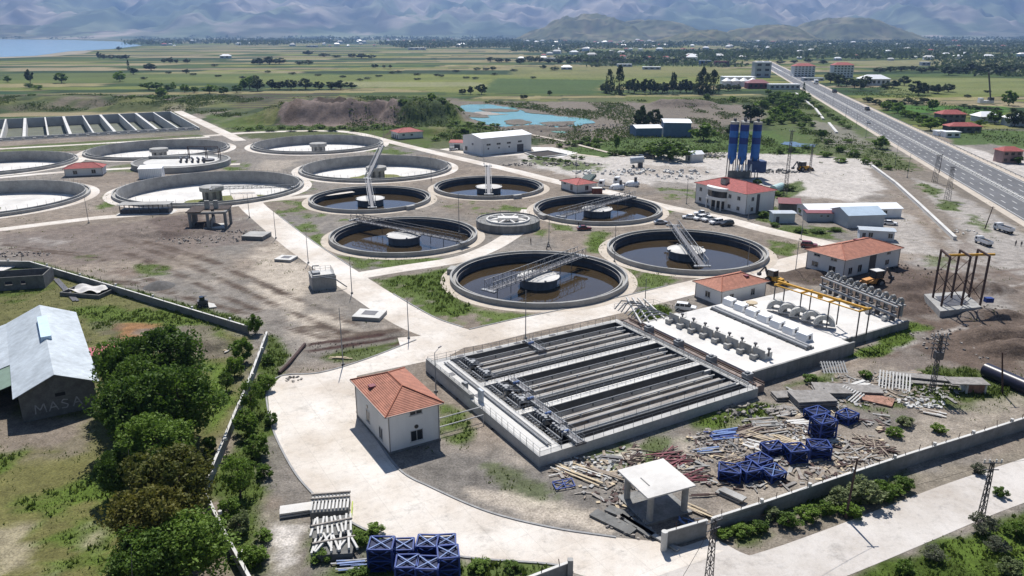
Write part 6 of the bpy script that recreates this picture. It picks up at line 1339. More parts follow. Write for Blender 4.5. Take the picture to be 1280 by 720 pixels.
def plank_pile(px, py, rz, n, L_, spread, m, label, cat="planks", w=.22, h=.08, jit=6, name="plank_pile", zs=.25):
    t = thing(name, label, cat, G(px, py), R(rz)); rr = random.Random(int(px*7+py))
    for k in range(2):
        e = MB()
        for i in range(n//2):
            c_ = (rr.uniform(-.8, .8), rr.uniform(-spread/2, spread/2), .08+rr.random()*zs); e.cbox(c_, (L_*rr.uniform(.5, 1), w*rr.uniform(.8, 1.6), h), Matrix.Rotation(R(rr.uniform(-jit, jit)), 3, 'Z') @ Matrix.Rotation(R(rr.uniform(-3, 3)), 3, 'Y'))
        e.build("plank_layer", m if not isinstance(m, tuple) else m[k], t)
    return t
for a_ in ((722, 595, -38, 12, 7, 1.0, M_WOODP, "pale planks lying in a line left of the canopy"), (735, 588, -35, 14, 6.5, 1.4, (M_WOODP, M_CONCL), "bundle of pale boards nearest the basin wall, left of the canopy"), (752, 592, -30, 12, 6, .8, M_WOOD, "brown boards pointing at the canopy roof"),
    (766, 575, -20, 10, 3.5, 1.6, (M_STEELD, M_CONCD), "dark scrap bundle by the pale spill below the basin"), (838, 574, 20, 40, 5, 4.0, (M_RUST, M_MAROON), "wide heap of rusty brown bars behind the canopy", "scrap", .12, .1, 40),
    (865, 598, 15, 26, 4.5, 2.0, (M_RUST, M_MAROON), "small heap of rusty bars right of the canopy roof", "scrap", .12, .1, 30), (985, 556, -38, 18, 5.5, 3.0, (M_WOODP, M_WOODP), "light yellow planks in the middle of the blue frames"), (950, 548, -30, 14, 4.5, 2, (M_WOODP, M_WOOD), "yellowish planks behind the near blue row"),
    (905, 545, 10, 26, 4.2, 2.6, (M_BLUEL, M_BLUE), "flat bundle of blue bars next to the grass below the basin", "metal bars", .2, .1, 5), (885, 565, 10, 16, 3.6, 1.5, (M_BLUEL, M_STEEL), "small flat bundle of pale blue bars near the canopy", "metal bars", .2, .1, 5),
    (935, 540, 25, 20, 6, 3.0, (M_RUST, M_WOOD), "loose brown boards among the scrap below the filter deck"), (960, 533, 10, 30, 5, 5, (M_WOOD, M_CONC), "scattered grey brown boards left of the tall blue stack"), (975, 515, 20, 24, 4, 3.5, (M_CONC, M_RUBBLE), "broken grey boards just right of the basin's grass strip"),
    (1092, 558, 20, 44, 4.5, 4.5, (M_WOOD, M_RUST), "tangle of broken wood by the right boundary wall", "scrap", .16, .08, 80), (1075, 570, 30, 20, 5, 3, (M_WOOD, M_CONC), "scattered sticks in front of the single blue frame", "scrap", .14, .08, 70), (1062, 574, 3, 2, 2.6, .3, M_WHITE, "single white board lying on the soil near the boundary wall"),
    (872, 640, -40, 8, 4, 1.0, (M_WOODP, M_WOOD), "boards leaning between canopy and boundary wall"), (880, 620, 5, 4, 4.0, .8, M_RUST, "two rusty bars on the soil right of the canopy", "metal bars", .1, .1, 5), (1165, 516, -30, 16, 4, 2, (M_CONCL, M_WOOD), "pale broken boards at the edge of the weeds below the loaded pole"),
    (425, 448, -5, 6, 4, .8, M_WOODP, "few pale boards beside the brown trenches"), (288, 438, 70, 8, 2.5, 1.2, (M_WOODP, M_CONCL), "pale timber bits in the yard by the left wall"), (500, 486, 0, 0, 1, 1, M_WOOD, "")):
    if a_[3]: plank_pile(*a_)
def slab_stack(px, py, rz, L_, W_, n, label, m=M_CONCD, name="slab_stack"):
    t = thing(name, label, "slabs", G(px, py), R(rz)); rr = random.Random(int(px))
    for i in range(n): MB().cbox((rr.uniform(-.25, .25), rr.uniform(-.2, .2), .2+i*.38), (L_, W_, .24), Matrix.Rotation(R(rr.uniform(-4, 4)), 3, 'Z')).build("slab", m, t)
    return t
MW = mat("board_grey_weathered", (.27, .255, .24), .9, .4, 1.2, fine=5)
slab_stack(1015, 505, 5, 6.5, 4.2, 4, "thick stack of grey formwork boards left of the striped pallets", MW); slab_stack(1058, 489, -5, 11, 3.0, 2, "long grey flat board platform behind the pallets", MW); slab_stack(985, 497, 8, 5, 2.5, 2, "small grey boards at the left end of the board stacks", MW)
slab_stack(1048, 495, 3, 4, 2.2, 3, "short stack of boards between the two big grey stacks", MW); slab_stack(1095, 500, -30, 5.5, 3.2, 1, "rusty red board lying flat beside the pallets", mat("board_rusty", (.34, .19, .14), .9, .5, 1.5, fine=4)); slab_stack(1173, 479, -8, 9, 2.2, 1, "long grey board lying behind the loaded pole", MW); slab_stack(1150, 474, -15, 9, 2, 2, "low grey boards left of the small wooden box", MW)
slab_stack(797, 660, -50, 4.2, 1.4, 1, "dark grey sheet lying left of the canopy, the upper one", M_BLOCK); slab_stack(768, 655, -45, 6, 1.7, 1, "long dark grey sheet against the road kerb left of the canopy", M_BLOCK); slab_stack(775, 642, -35, 3.5, 1.4, 1, "small dark sheet nearest the rubble left of the canopy", M_BLOCK)
slab_stack(378, 640, 15, 5.0, 1.8, 2, "pale concrete slabs lying at the left edge of the curving road", M_WHITE); slab_stack(913, 622, -45, 3.4, 1.2, 2, "grey box shaped slab alone on the soil above the boundary wall", M_CONC); slab_stack(812, 668, -52, 9, .6, 1, "long beam lying beside the canopy base", M_CONC)
slab_stack(462, 492-14, 0, .1, .1, 0, "x") if False else None
def pallet(px, py, rz, L_, W_, n, label, tilt=8):
    t = thing("slatted_panel", label, "slatted panel", G(px, py, .5), R(rz)); t.rotation_euler[0] = R(tilt); e = MB()
    for i in range(n): e.cbox((-L_/2+L_*(i+.5)/n, 0, .2), (L_/n*.45, W_, .14))
    e.build("slats", M_CONCL, t); e = MB()
    for y in (-.38, -.12, .14, .4): e.cbox((0, y*W_, .06), (L_, .16, .12))
    e.build("bearers", M_CONC, t)
pallet(1042, 460, 2, 4.6, 2.6, 9, "pale slatted panel leaning at the back of the board stacks", 35); pallet(1118, 478, -25, 5.2, 4.8, 10, "big pale slatted panel in the middle of the board stacks", 20); pallet(1062, 494, -60, 4.2, 2.6, 8, "narrow slatted panel beside the rusty red board", 25)
t = thing("wooden_box", "small hut like box with rusty front in the weeds, right of the loaded pole", "box", G(1207, 492), R(-3)); MB().box(0, .3, 0, 2.2, 0, 1.7).build("side", M_CONCL, t); MB().box(3, 3.3, 0, 2.2, 0, 1.7).build("side", M_CONCL, t); MB().box(.3, 3, .2, .3, 0, 1.6).build("front", mat("board_rusty", (.34, .19, .14)), t); MB().box(-2.6, 3.6, -.3, 2.6, 1.7, 1.85).build("top", MW, t)
# precast fence pieces at the bottom left of the road
def precast(px, py, rz, n, label, messy=0, zb=0):
    t = thing("precast_stack", label, "precast pieces", G(px, py, 0), R(rz)); rr = random.Random(n+int(px)); b = MB()
    b.box(-2.3, 2.3, -1.9, 1.9, 0, .9+zb); b.build("dark_pile", M_BLOCK, t)
    e = MB()
    for i in range(n):
        x = -2.2+4.4*i/(n-1); e.cbox((x, rr.uniform(-.2, .2)*messy, 1.0+zb+rr.random()*.3*messy), (.24, 3.4, .3), Matrix.Rotation(R(rr.uniform(-25, 25)*messy), 3, 'Z'))
    e.build("precast_piece", M_CONCL, t); c = MB()
    for y in (1.5, .5) if not messy else (0.2,): c.cbox((0, y, 1.3+zb), (4.9, .22, .2), Matrix.Rotation(R(12*messy), 3, 'Z'))
    c.build("cross_piece", M_RUBBLE, t)
precast(414, 641, 8, 11, "neat stack of pale precast bars beside the curving road", 0, .6); precast(416, 668, 14, 9, "messy middle stack of pale precast bars", .5, .3); precast(418, 688, 5, 10, "messy lower stack of pale precast bars above the blue bars", 1.0, 0)
plank_pile(440, 708, 8, 18, 3.6, 1.6, (M_BLUEL, M_STEEL), "flat bundle of grey blue bars in the grass left of the blue frames", "metal bars", .16, .08, 4)
tag(MB().tube(G(439, 650), G(441, 632)+Vector((0, 0, .6)), .09, n=6).build("yellow_rod", mat("yellow_green_rod", (.5, .6, .1), .6, .2, 2)), "yellow green rod sticking up beside the precast stacks", "rod")
# loose litter nobody could count
def litter(poly, n, label, seed, mats_):
    P_ = np.array([g2(*p) for p in poly]); rr = random.Random(seed); e = MB(); k = 0; tries = 0
    while k < n and tries < n*20:
        tries += 1; x = rr.uniform(P_[:, 0].min(), P_[:, 0].max()); y = rr.uniform(P_[:, 1].min(), P_[:, 1].max())
        if sdpoly(np.array([x]), np.array([y]), P_)[0] > 0 or float(fbm(x, y, 5, 3, seed)) < .45: continue
        k += 1; e.m(rr.randrange(len(mats_))); l_ = rr.choice((.5, .8, 1.4, 2.4))*rr.uniform(.6, 1.2)
        e.cbox((x, y, .06+rr.random()*.15), (l_, rr.uniform(.1, .55), rr.uniform(.04, .12)), Matrix.Rotation(rr.uniform(0, 3.14), 3, 'Z') @ Matrix.Rotation(rr.uniform(-.15, .15), 3, 'Y'))
    tag(e.build("scrap_litter", mats_), label, "litter", kind="stuff")
litter([(855, 548), (950, 520), (1035, 500), (1110, 520), (1110, 555), (1050, 600), (930, 615), (850, 600)], 640, "loose boards, chips and scrap littering the yard around the blue frames", 5, [M_WOOD, M_WOOD, M_WOODP, M_CONC, MW, M_RUBBLE, M_RUST, M_RUST, M_CONCD])
litter([(700, 580), (800, 555), (870, 545), (860, 600), (770, 640), (700, 612)], 240, "loose sticks and stones on the soil between basin and canopy", 6, [M_WOOD, M_WOODP, M_CONC, M_RUBBLE, M_RUST])
litter([(975, 490), (1040, 470), (1130, 465), (1220, 480), (1200, 500), (1110, 505), (1000, 515)], 300, "loose grey boards around the stacked formwork", 7, [MW, M_WOOD, M_CONC])
# rubble heaps: every heap one mesh of angular stones
def rubble(px, py, rx, ry, n, smax, label, m=M_RUBBLE, h=.6):
    smax *= .62; h *= .7; c = G(px, py); rr = random.Random(int(px*3+py)); mb = MB()
    for i in range(n):
        a_ = rr.random()*6.283; q_ = math.sqrt(rr.random()); s = smax*rr.uniform(.3, 1); x, y = q_*rx*math.cos(a_), q_*ry*math.sin(a_)
        R3 = Matrix.Rotation(rr.random()*3, 3, 'Z') @ Matrix.Rotation(rr.uniform(-.5, .5), 3, 'X') @ Matrix.Rotation(rr.uniform(-.5, .5), 3, 'Y')
        vs = [R3 @ Vector((i_*s*rr.uniform(.35, .6), j_*s*rr.uniform(.35, .6), k_*s*rr.uniform(.15, .4)))+Vector((x, y, h*(1-q_)*rr.random()+s*.15)) for k_ in (-1, 1) for i_, j_ in ((-1, -1), (1, -1), (1, 1), (-1, 1))]
        mb.add(vs, [(3, 2, 1, 0), (4, 5, 6, 7), (0, 1, 5, 4), (1, 2, 6, 5), (2, 3, 7, 6), (3, 0, 4, 7)])
    o = mb.build("rubble_heap", m); o.location = c; tag(o, label, "rubble", kind="stuff")
rubble(785, 645, 3.2, 5, 70, .9, "broken stones left of the canopy", M_RUBBLE); rubble(800, 612, 4, 3, 60, .7, "stones behind the canopy's left column"); rubble(745, 582, 6, 3, 50, .8, "pale stones below the basin wall", M_CONCL); rubble(900, 553, 5, 4, 70, .9, "stones in the scrap yard grass"); rubble(1010, 540, 5, 3, 80, .8, "pale chips around the tall blue stack", M_CONCL)
rubble(1085, 585, 3, 3, 50, .8, "stones around the broken wood tangle"); rubble(1050, 590, 6, 3, 30, .6, "stones on the track by the wall"); rubble(930, 565, 8, 5, 150, .8, "rubble between the blue frames"); rubble(950, 520, 8, 4, 90, 1.1, "rubble below the filter deck", M_RUBBLE, .9); rubble(1150, 505, 4, 2, 60, 1.0, "pale stones under the loaded pole", M_CONCL)
rubble(478, 487, 1.6, 1.2, 16, .9, "reddish stones beside the pump house", mat("red_stone", (.34, .2, .15), .9, .4, 2)); rubble(366, 474, 1.6, 1.2, 16, .8, "small stones at the road's inner edge"); rubble(690, 206, 25, 5, 70, 2.2, "boulders behind the tank and the road", M_RUBBLE, 1.2); rubble(800, 216, 30, 8, 90, 2.6, "scattered boulders and scrap on the gravel yard", M_CONCL, 1.2)
rubble(850, 222, 10, 5, 30, 1.8, "pale scrap on the gravel yard by the lamp post", M_CONCL, 1.0); rubble(888, 196, 7, 3, 50, 2.5, "pale gravel heap beside the small shed with blue door", M_SAND, 3); rubble(250, 300, 14, 5, 120, .9, "debris around the ruined frame", M_RUBBLE); rubble(300, 290, 8, 3, 60, .9, "debris right of the ruined frame", M_RUBBLE); rubble(735, 160, 70, 22, 260, 2.2, "stones on the bank of the turquoise pond", M_RUBBLE, .8)
rubble(675, 158, 22, 7, 60, 2, "dark stones on the pond's near bank", M_CONCD, 1.2); rubble(970, 215, 10, 4, 70, 1.6, "dark gravel and scrap beside the silos", M_CONCD, 2.5); rubble(1205, 290, 4, 3, 20, 1.0, "concrete blocks at the end of the long channel", M_CONCL)
rubble(1130, 340, 12, 7, 90, .8, "soil clods behind the large hall", M_SOILD); rubble(1235, 425, 16, 10, 120, .9, "soil clods on the dug ground at right", M_RUBBLE); rubble(1200, 385, 10, 5, 60, .7, "clods around the steel frame pad", M_SOILD); rubble(420, 434, 9, 3, 60, .4, "clods by the trenches", M_SOILD); rubble(20, 318, 10, 3, 60, 1.0, "stones by the left corner", M_RUBBLE)
for i in range(5): pass
tag(MB().path([G(349, 466, .3), G(360, 455, .5), G(372, 441, .3), G(381, 430, .4)], .3, 8).build("rusty_pipe", M_RUST), "long rusty brown pipe lying between the left wall and the trenches", "pipe")
t = thing("gravel_heap", "low dark grey gravel heap on the bare soil right of the left boundary wall", "heap", G(199, 358)); MB().lathe([(3.6, 0), (2.2, .7), (.9, 1.2), (.05, 1.35)], 20).build("heap", mat("gravel_dark", (.12, .115, .11), .95, .3, 1, fine=6), t)

# ------------------------------------------------------------------ people
def person(px, py, h, rz, shirt, trousers, label):
    t = thing("person", label, "person", G(px, py), rz); s = h/1.75
    V = [(0, 0, .95), (0, 0, 1.2), (0, 0, 1.42), (0, 0, 1.52), (0, .01, 1.64), (.1, 0, .9), (.12, .02, .5), (.12, 0, .08), (.12, .14, .04), (-.1, 0, .9), (-.13, -.03, .5), (-.15, -.05, .08), (-.15, .09, .04), (.2, 0, 1.4), (.26, .02, 1.12), (.24, .12, .88), (-.2, 0, 1.4), (-.27, .0, 1.12), (-.26, .1, .87)]
    Ed = [(0, 1), (1, 2), (2, 3), (3, 4), (0, 5), (5, 6), (6, 7), (7, 8), (0, 9), (9, 10), (10, 11), (11, 12), (2, 13), (13, 14), (14, 15), (2, 16), (16, 17), (17, 18)]
    Rd = [.14, .14, .15, .06, .11, .1, .07, .05, .04, .1, .07, .05, .04, .06, .045, .035, .06, .045, .035]
    me = bpy.data.meshes.new("body"); me.from_pydata([tuple(c*s for c in v) for v in V], Ed, []); o = bpy.data.objects.new("body", me); C.objects.link(o); o.parent = t
    m = o.modifiers.new("skin", 'SKIN'); sk = me.skin_vertices[0].data
    for i, r_ in enumerate(Rd): sk[i].radius = (r_*s, r_*s*.8)
    sk[0].use_root = True; ss = o.modifiers.new("sub", 'SUBSURF'); ss.levels = ss.render_levels = 1
    dg = bpy.context.evaluated_depsgraph_get(); nm = bpy.data.meshes.new_from_object(o.evaluated_get(dg)); o.modifiers.clear(); o.data = nm
    nm.materials.clear(); nm.materials.append(mat("cloth_"+shirt[0], shirt[1], .9, .1, 3)); nm.materials.append(mat("cloth_"+trousers[0], trousers[1], .9, .1, 3)); nm.materials.append(mat("skin_tone", (.38, .22, .15), .6, .1, 3))
    for p in nm.polygons:
        z_ = p.center.z/s; p.material_index = 2 if z_ > 1.5 or (abs(p.center.x) > .2*s and z_ < 1.05) else (1 if z_ < .95 else 0); p.use_smooth = True
    MB().ball((0, -.005, 1.70*s), .115*s, 10, .8).build("hair", M_BLACK, t)
person(663.5, 305, 1.8, 2, ("navy", (.03, .03, .05)), ("dark", (.03, .03, .035)), "person in dark clothes standing on the path behind the nearest round tank")
person(723, 284, 1.8, 1, ("black_shirt", (.03, .03, .03)), ("jeans", (.03, .04, .08)), "person in dark clothes beside the dark red car")
person(1269, 308, 1.8, 0, ("grey_shirt", (.06, .06, .06)), ("dark", (.03, .03, .035)), "left one of two people in dark clothes on the dirt track at the right edge"); person(1276, 309, 1.8, 2, ("navy", (.03, .03, .05)), ("dark", (.03, .03, .035)), "right one of two people in dark clothes on the dirt track at the right edge")
t = thing("pump_stand", "small dark tripod stand behind the nearest round tank", "stand", G(685, 312)); e = MB()
for a_ in (0, 2.1, 4.2): e.tube((.9*math.cos(a_), .9*math.sin(a_), 0), (0, 0, 2.2), .08, n=6)
e.cbox((0, 0, .9), (.7, .5, .4)); e.build("stand", M_STEELD, t)

# ------------------------------------------------------------------ plants
def leafmat(name, a_, b_, c_=None):
    m = bpy.data.materials.new(name); m.use_nodes = True; nt = m.node_tree; N = nt.nodes; L = nt.links; b = N["Principled BSDF"]; b.inputs["Roughness"].default_value = .65; b.inputs["Specular IOR Level"].default_value = .25
    g = N.new("ShaderNodeNewGeometry"); n = N.new("ShaderNodeTexNoise"); n.inputs["Scale"].default_value = .55; n.inputs["Detail"].default_value = 6; n.inputs["Roughness"].default_value = .8; L.new(g.outputs["Position"], n.inputs[0])
    oi = N.new("ShaderNodeObjectInfo"); ad = N.new("ShaderNodeMath"); ad.operation = 'MULTIPLY_ADD'; ad.inputs[1].default_value = .22; L.new(oi.outputs["Random"], ad.inputs[0]); L.new(n.outputs[0], ad.inputs[2])
    r = N.new("ShaderNodeValToRGB"); r.color_ramp.elements[0].position = .38; r.color_ramp.elements[0].color = (*a_, 1); r.color_ramp.elements[1].position = .78; r.color_ramp.elements[1].color = (*b_, 1)
    if c_: e = r.color_ramp.elements.new(.92); e.color = (*c_, 1)
    L.new(ad.outputs[0], r.inputs[0]); L.new(r.outputs[0], b.inputs["Base Color"]); t = N.new("ShaderNodeBsdfTranslucent"); L.new(r.outputs[0], t.inputs[0]); s = N.new("ShaderNodeMixShader"); s.inputs[0].default_value = .35
    L.new(b.outputs[0], s.inputs[1]); L.new(t.outputs[0], s.inputs[2]); L.new(s.outputs[0], N["Material Output"].inputs[0]); return m
LM = {'dark': leafmat("leaf_dark", (.03, .065, .009), (.135, .225, .03)), 'mid': leafmat("leaf_green", (.05, .10, .012), (.18, .28, .04)), 'red': leafmat("leaf_reddish", (.055, .08, .014), (.165, .155, .03)), 'pale': leafmat("leaf_pale", (.10, .135, .05), (.24, .28, .13)),
      'dusk': leafmat("leaf_far", (.028, .048, .02), (.07, .10, .036)), 'grey': leafmat("leaf_grey", (.08, .095, .06), (.16, .17, .11))}
M_BARK = mat("bark", (.09, .07, .055), .95, .4, 2, bump=.3)
def leaf_mesh(centres, sizes, seed, name):
    r = np.random.RandomState(seed); n = len(centres); a = r.normal(size=(n, 3)); a /= np.linalg.norm(a, axis=1)[:, None]+1e-9
    b = np.cross(a, r.normal(size=(n, 3))); b /= np.linalg.norm(b, axis=1)[:, None]+1e-9; s = sizes[:, None]
    v = np.stack([centres-a*s, centres+b*s*.55, centres+a*s, centres-b*s*.55], 1).reshape(-1, 3)
    me = bpy.data.meshes.new(name); me.vertices.add(4*n); me.vertices.foreach_set("co", v.astype(np.float32).ravel()); me.loops.add(4*n); me.loops.foreach_set("vertex_index", np.arange(4*n, dtype=np.int32))
    me.polygons.add(n); me.polygons.foreach_set("loop_start", (np.arange(n)*4).astype(np.int32)); me.polygons.foreach_set("loop_total", np.full(n, 4, np.int32)); me.update(calc_edges=True); return me
def crown(n, clumps, seed, rz=.45, flat=1.0, leaf=.035, low=.25, shape='round'):
    """unit crown: height 1 (z 0..1), radius .5; many leaf faces in uneven clumps"""
    r = np.random.RandomState(seed); cs = []
    for i in range(clumps):
        if shape == 'poplar':
            z = r.uniform(.06, .97); w = .42*math.sin(math.pi*min(1, z*.75+.2))**.8*(1.04-z)**.25; a = r.uniform(0, 6.28); q = w*math.sqrt(r.uniform(.1, 1)); cs.append((q*math.cos(a), q*math.sin(a), z, .14))
        else:
            a = r.uniform(0, 6.28); u = r.uniform(-1, 1); q = r.uniform(.45, 1)**.6; h = math.sqrt(1-u*u); cs.append((.36*q*h*math.cos(a)*(1+.25*math.sin(3*a+seed)), .36*q*h*math.sin(a)*(1+.2*math.cos(2*a+seed)), low+(1-low)*.5+(1-low)*.40*q*u, r.uniform(.05, .17)))
    cs = np.array(cs); k = r.randint(0, clumps, n); d = r.normal(size=(n, 3)); d /= np.linalg.norm(d, axis=1)[:, None]; d *= (r.uniform(.35, 1, n)**.5)[:, None]*cs[k, 3][:, None]; d[:, 2] *= .8
    return cs[k, :3]+d, leaf*r.uniform(.45, 1.5, n)
def branches(seed, h0=.0, n=9, low=.3, poplar=False):
    rr = random.Random(seed); m = MB(); m.tube((0, 0, -.02), (.01, 0, low), .028, .022, 7); m.tube((.01, 0, low), (.0, .02, .85), .022, .006, 6)
    for i in range(n):
        a_ = i*2.4+rr.random(); z_ = low*.7+(.5*i/n); m.tube((0, 0, z_), (.32*math.cos(a_)*(.4 if poplar else 1), .32*math.sin(a_)*(.4 if poplar else 1), z_+.25*rr.uniform(.6, 1.2)), .011, .003, 5)
    return m
PROT = {}
def tree_proto(key, n, clumps, seed, leaf, low, shape='round'):
    c_, s_ = crown(n, clumps, seed, leaf=leaf, low=low, shape=shape); PROT[key] = (leaf_mesh(c_, s_, seed, "crown"), None)
    b = branches(seed, low=low, poplar=shape == 'poplar'); me = bpy.data.meshes.new("trunk"); me.from_pydata(b.v, [], b.f); me.materials.append(M_BARK); PROT[key] = (PROT[key][0], me)
for i in range(3): tree_proto('near%d' % i, 14000, 95, 100+i, .019, .10)
for i in range(3): tree_proto('bush%d' % i, 2600, 34, 120+i, .04, .0)
for i in range(3): tree_proto('airy%d' % i, 2600, 46, 130+i, .028, .15)
for i in range(4): tree_proto('far%d' % i, 700, 26, 140+i, .075, .06)
for i in range(2): tree_proto('pop%d' % i, 900, 40, 150+i, .05, .02, 'poplar')
CM = {}
def plant_at(x, y, key, h, w, leaf, label, cat="tree", name=None, group=None, z=0, rz=None, d=None, trunk=True):
    k = (key, leaf)
    if k not in CM: m = PROT[key][0].copy(); m.materials.append(LM[leaf]); CM[k] = m
    t = thing(name or ("poplar_tree" if key.startswith('pop') else "shrub" if cat == "shrub" else "tree"), label, cat, (x, y, z), rng.random()*6.28 if rz is None else rz, group)
    t.scale = (w, d or w, h); c = bpy.data.objects.new("crown", CM[k]); C.objects.link(c); c.parent = t
    if trunk: b = bpy.data.objects.new("trunk" if cat != "shrub" else "stem", PROT[key][1]); C.objects.link(b); b.parent = t
    return t
def tree_px(px, py, hpx, wpx, key, leaf, label, cat="tree", group=None, name=None, trunk=True, z=0):
    """py is the foot; sizes measured in photo pixels at that distance"""
    p = G(px, py); d = p.y*math.cos(PITCH)+CAM_H*math.sin(PITCH); k = d/F_PX; dep = math.atan2(CAM_H, p.y)
    gz = ground_z(p.x, p.y) if abs(p.x) < 900 and p.y < 1500 else 0
    return plant_at(p.x, p.y, key, hpx*k/math.cos(dep), wpx*k*1.12, leaf, label, cat, name, group, z=gz+z, trunk=trunk)
# near trees at the left: foot, height m, width m
for px, py, zc, h, w, key, leaf, label in ((160, 480, 4.5, 9.0, 8.2, 'near0', 'dark', "big dark tree touching the barn's gable corner"), (205, 470, 5, 10, 11, 'near1', 'dark', "highest dark tree at the back of the left tree group"), (225, 520, 4.5, 9.5, 10, 'near2', 'dark', "dark tree at the right side of the left tree group, towards the wall"),
    (172, 530, 4.5, 9.0, 9, 'near1', 'dark', "dark tree in front of the barn's gable in the left tree group"), (200, 572, 3.6, 7.5, 8, 'near2', 'mid', "brighter green tree in the middle of the left tree group"), (222, 628, 3.8, 8.2, 9.0, 'near0', 'red', "reddish brown leaved tree in the left tree group"),
    (195, 672, 3.5, 7.5, 8, 'near1', 'red', "lower reddish tree in front at the left"), (235, 700, 2.6, 6, 8, 'near0', 'mid', "green tree at the bottom edge beside the left wall"), (185, 722, 2.6, 6, 7, 'near2', 'dark', "dark tree at the bottom edge in the left tree group"), (145, 600, 2.6, 5.0, 4, 'near2', 'dark', "small dark tree at the left border of the tree group"), (180, 500, 4.5, 8.5, 8, 'near0', 'mid', "bright green topped tree in the centre of the left tree group")):
    p = G(px, py, zc); plant_at(p.x, p.y, key, h*1.4, w*1.45, leaf, label)
for px, py, zc, h, w, key, leaf, label in ((318, 408, 1.5, 4.2, 3.8, 'bush1', 'dark', "dark bushy tree at the corner where the two left walls meet"), (303, 440, 2, 5, 5, 'bush0', 'dark', "dark bushy tree left of the wall below the corner"), (292, 460, 1.6, 4, 4.4, 'bush2', 'mid', "green bush left of the wall"), (313, 500, 2.4, 6, 5.2, 'airy0', 'mid', "loose green tree standing right of the wall, upper one"),
    (330, 480, 1.2, 3, 4.2, 'bush1', 'mid', "green bush beside the curving road's left edge"), (308, 530, 1.8, 4.5, 4.8, 'bush2', 'mid', "green bush right of the wall in the middle"), (298, 600, 2.6, 6.2, 5.6, 'airy1', 'mid', "loose thin tree right of the wall where the wall bends"), (322, 560, 1.4, 3.6, 4.8, 'bush0', 'mid', "broad green bush beside the bare strip left of the road"),
    (286, 640, 1.2, 3, 4, 'bush1', 'mid', "low green bush right of the bend of the wall"), (300, 655, 1.2, 2.8, 3.6, 'bush2', 'pale', "pale grey green bush right of the lower wall"), (312, 700, 1.0, 2.8, 4, 'bush0', 'mid', "green bush right of the wall at the bottom edge"), (340, 525, .8, 2, 3, 'bush1', 'dark', "small dark bush at the road's left edge"), (282, 478, 1.5, 3.4, 3.6, 'airy2', 'dark', "thin tree left of the wall"),
    (335, 450, .7, 1.8, 3, 'bush2', 'mid', "low green bush at the wall's upper end"), (330, 590, .8, 2.0, 3, 'bush2', 'mid', "low bush beside the grey soil strip"), (262, 560, 1.0, 3, 3, 'bush0', 'dark', "dark bush between the tree group and the wall")):
    p = G(px, py, zc); plant_at(p.x, p.y, key, h, w, leaf, label, "tree" if h > 4 else "shrub")
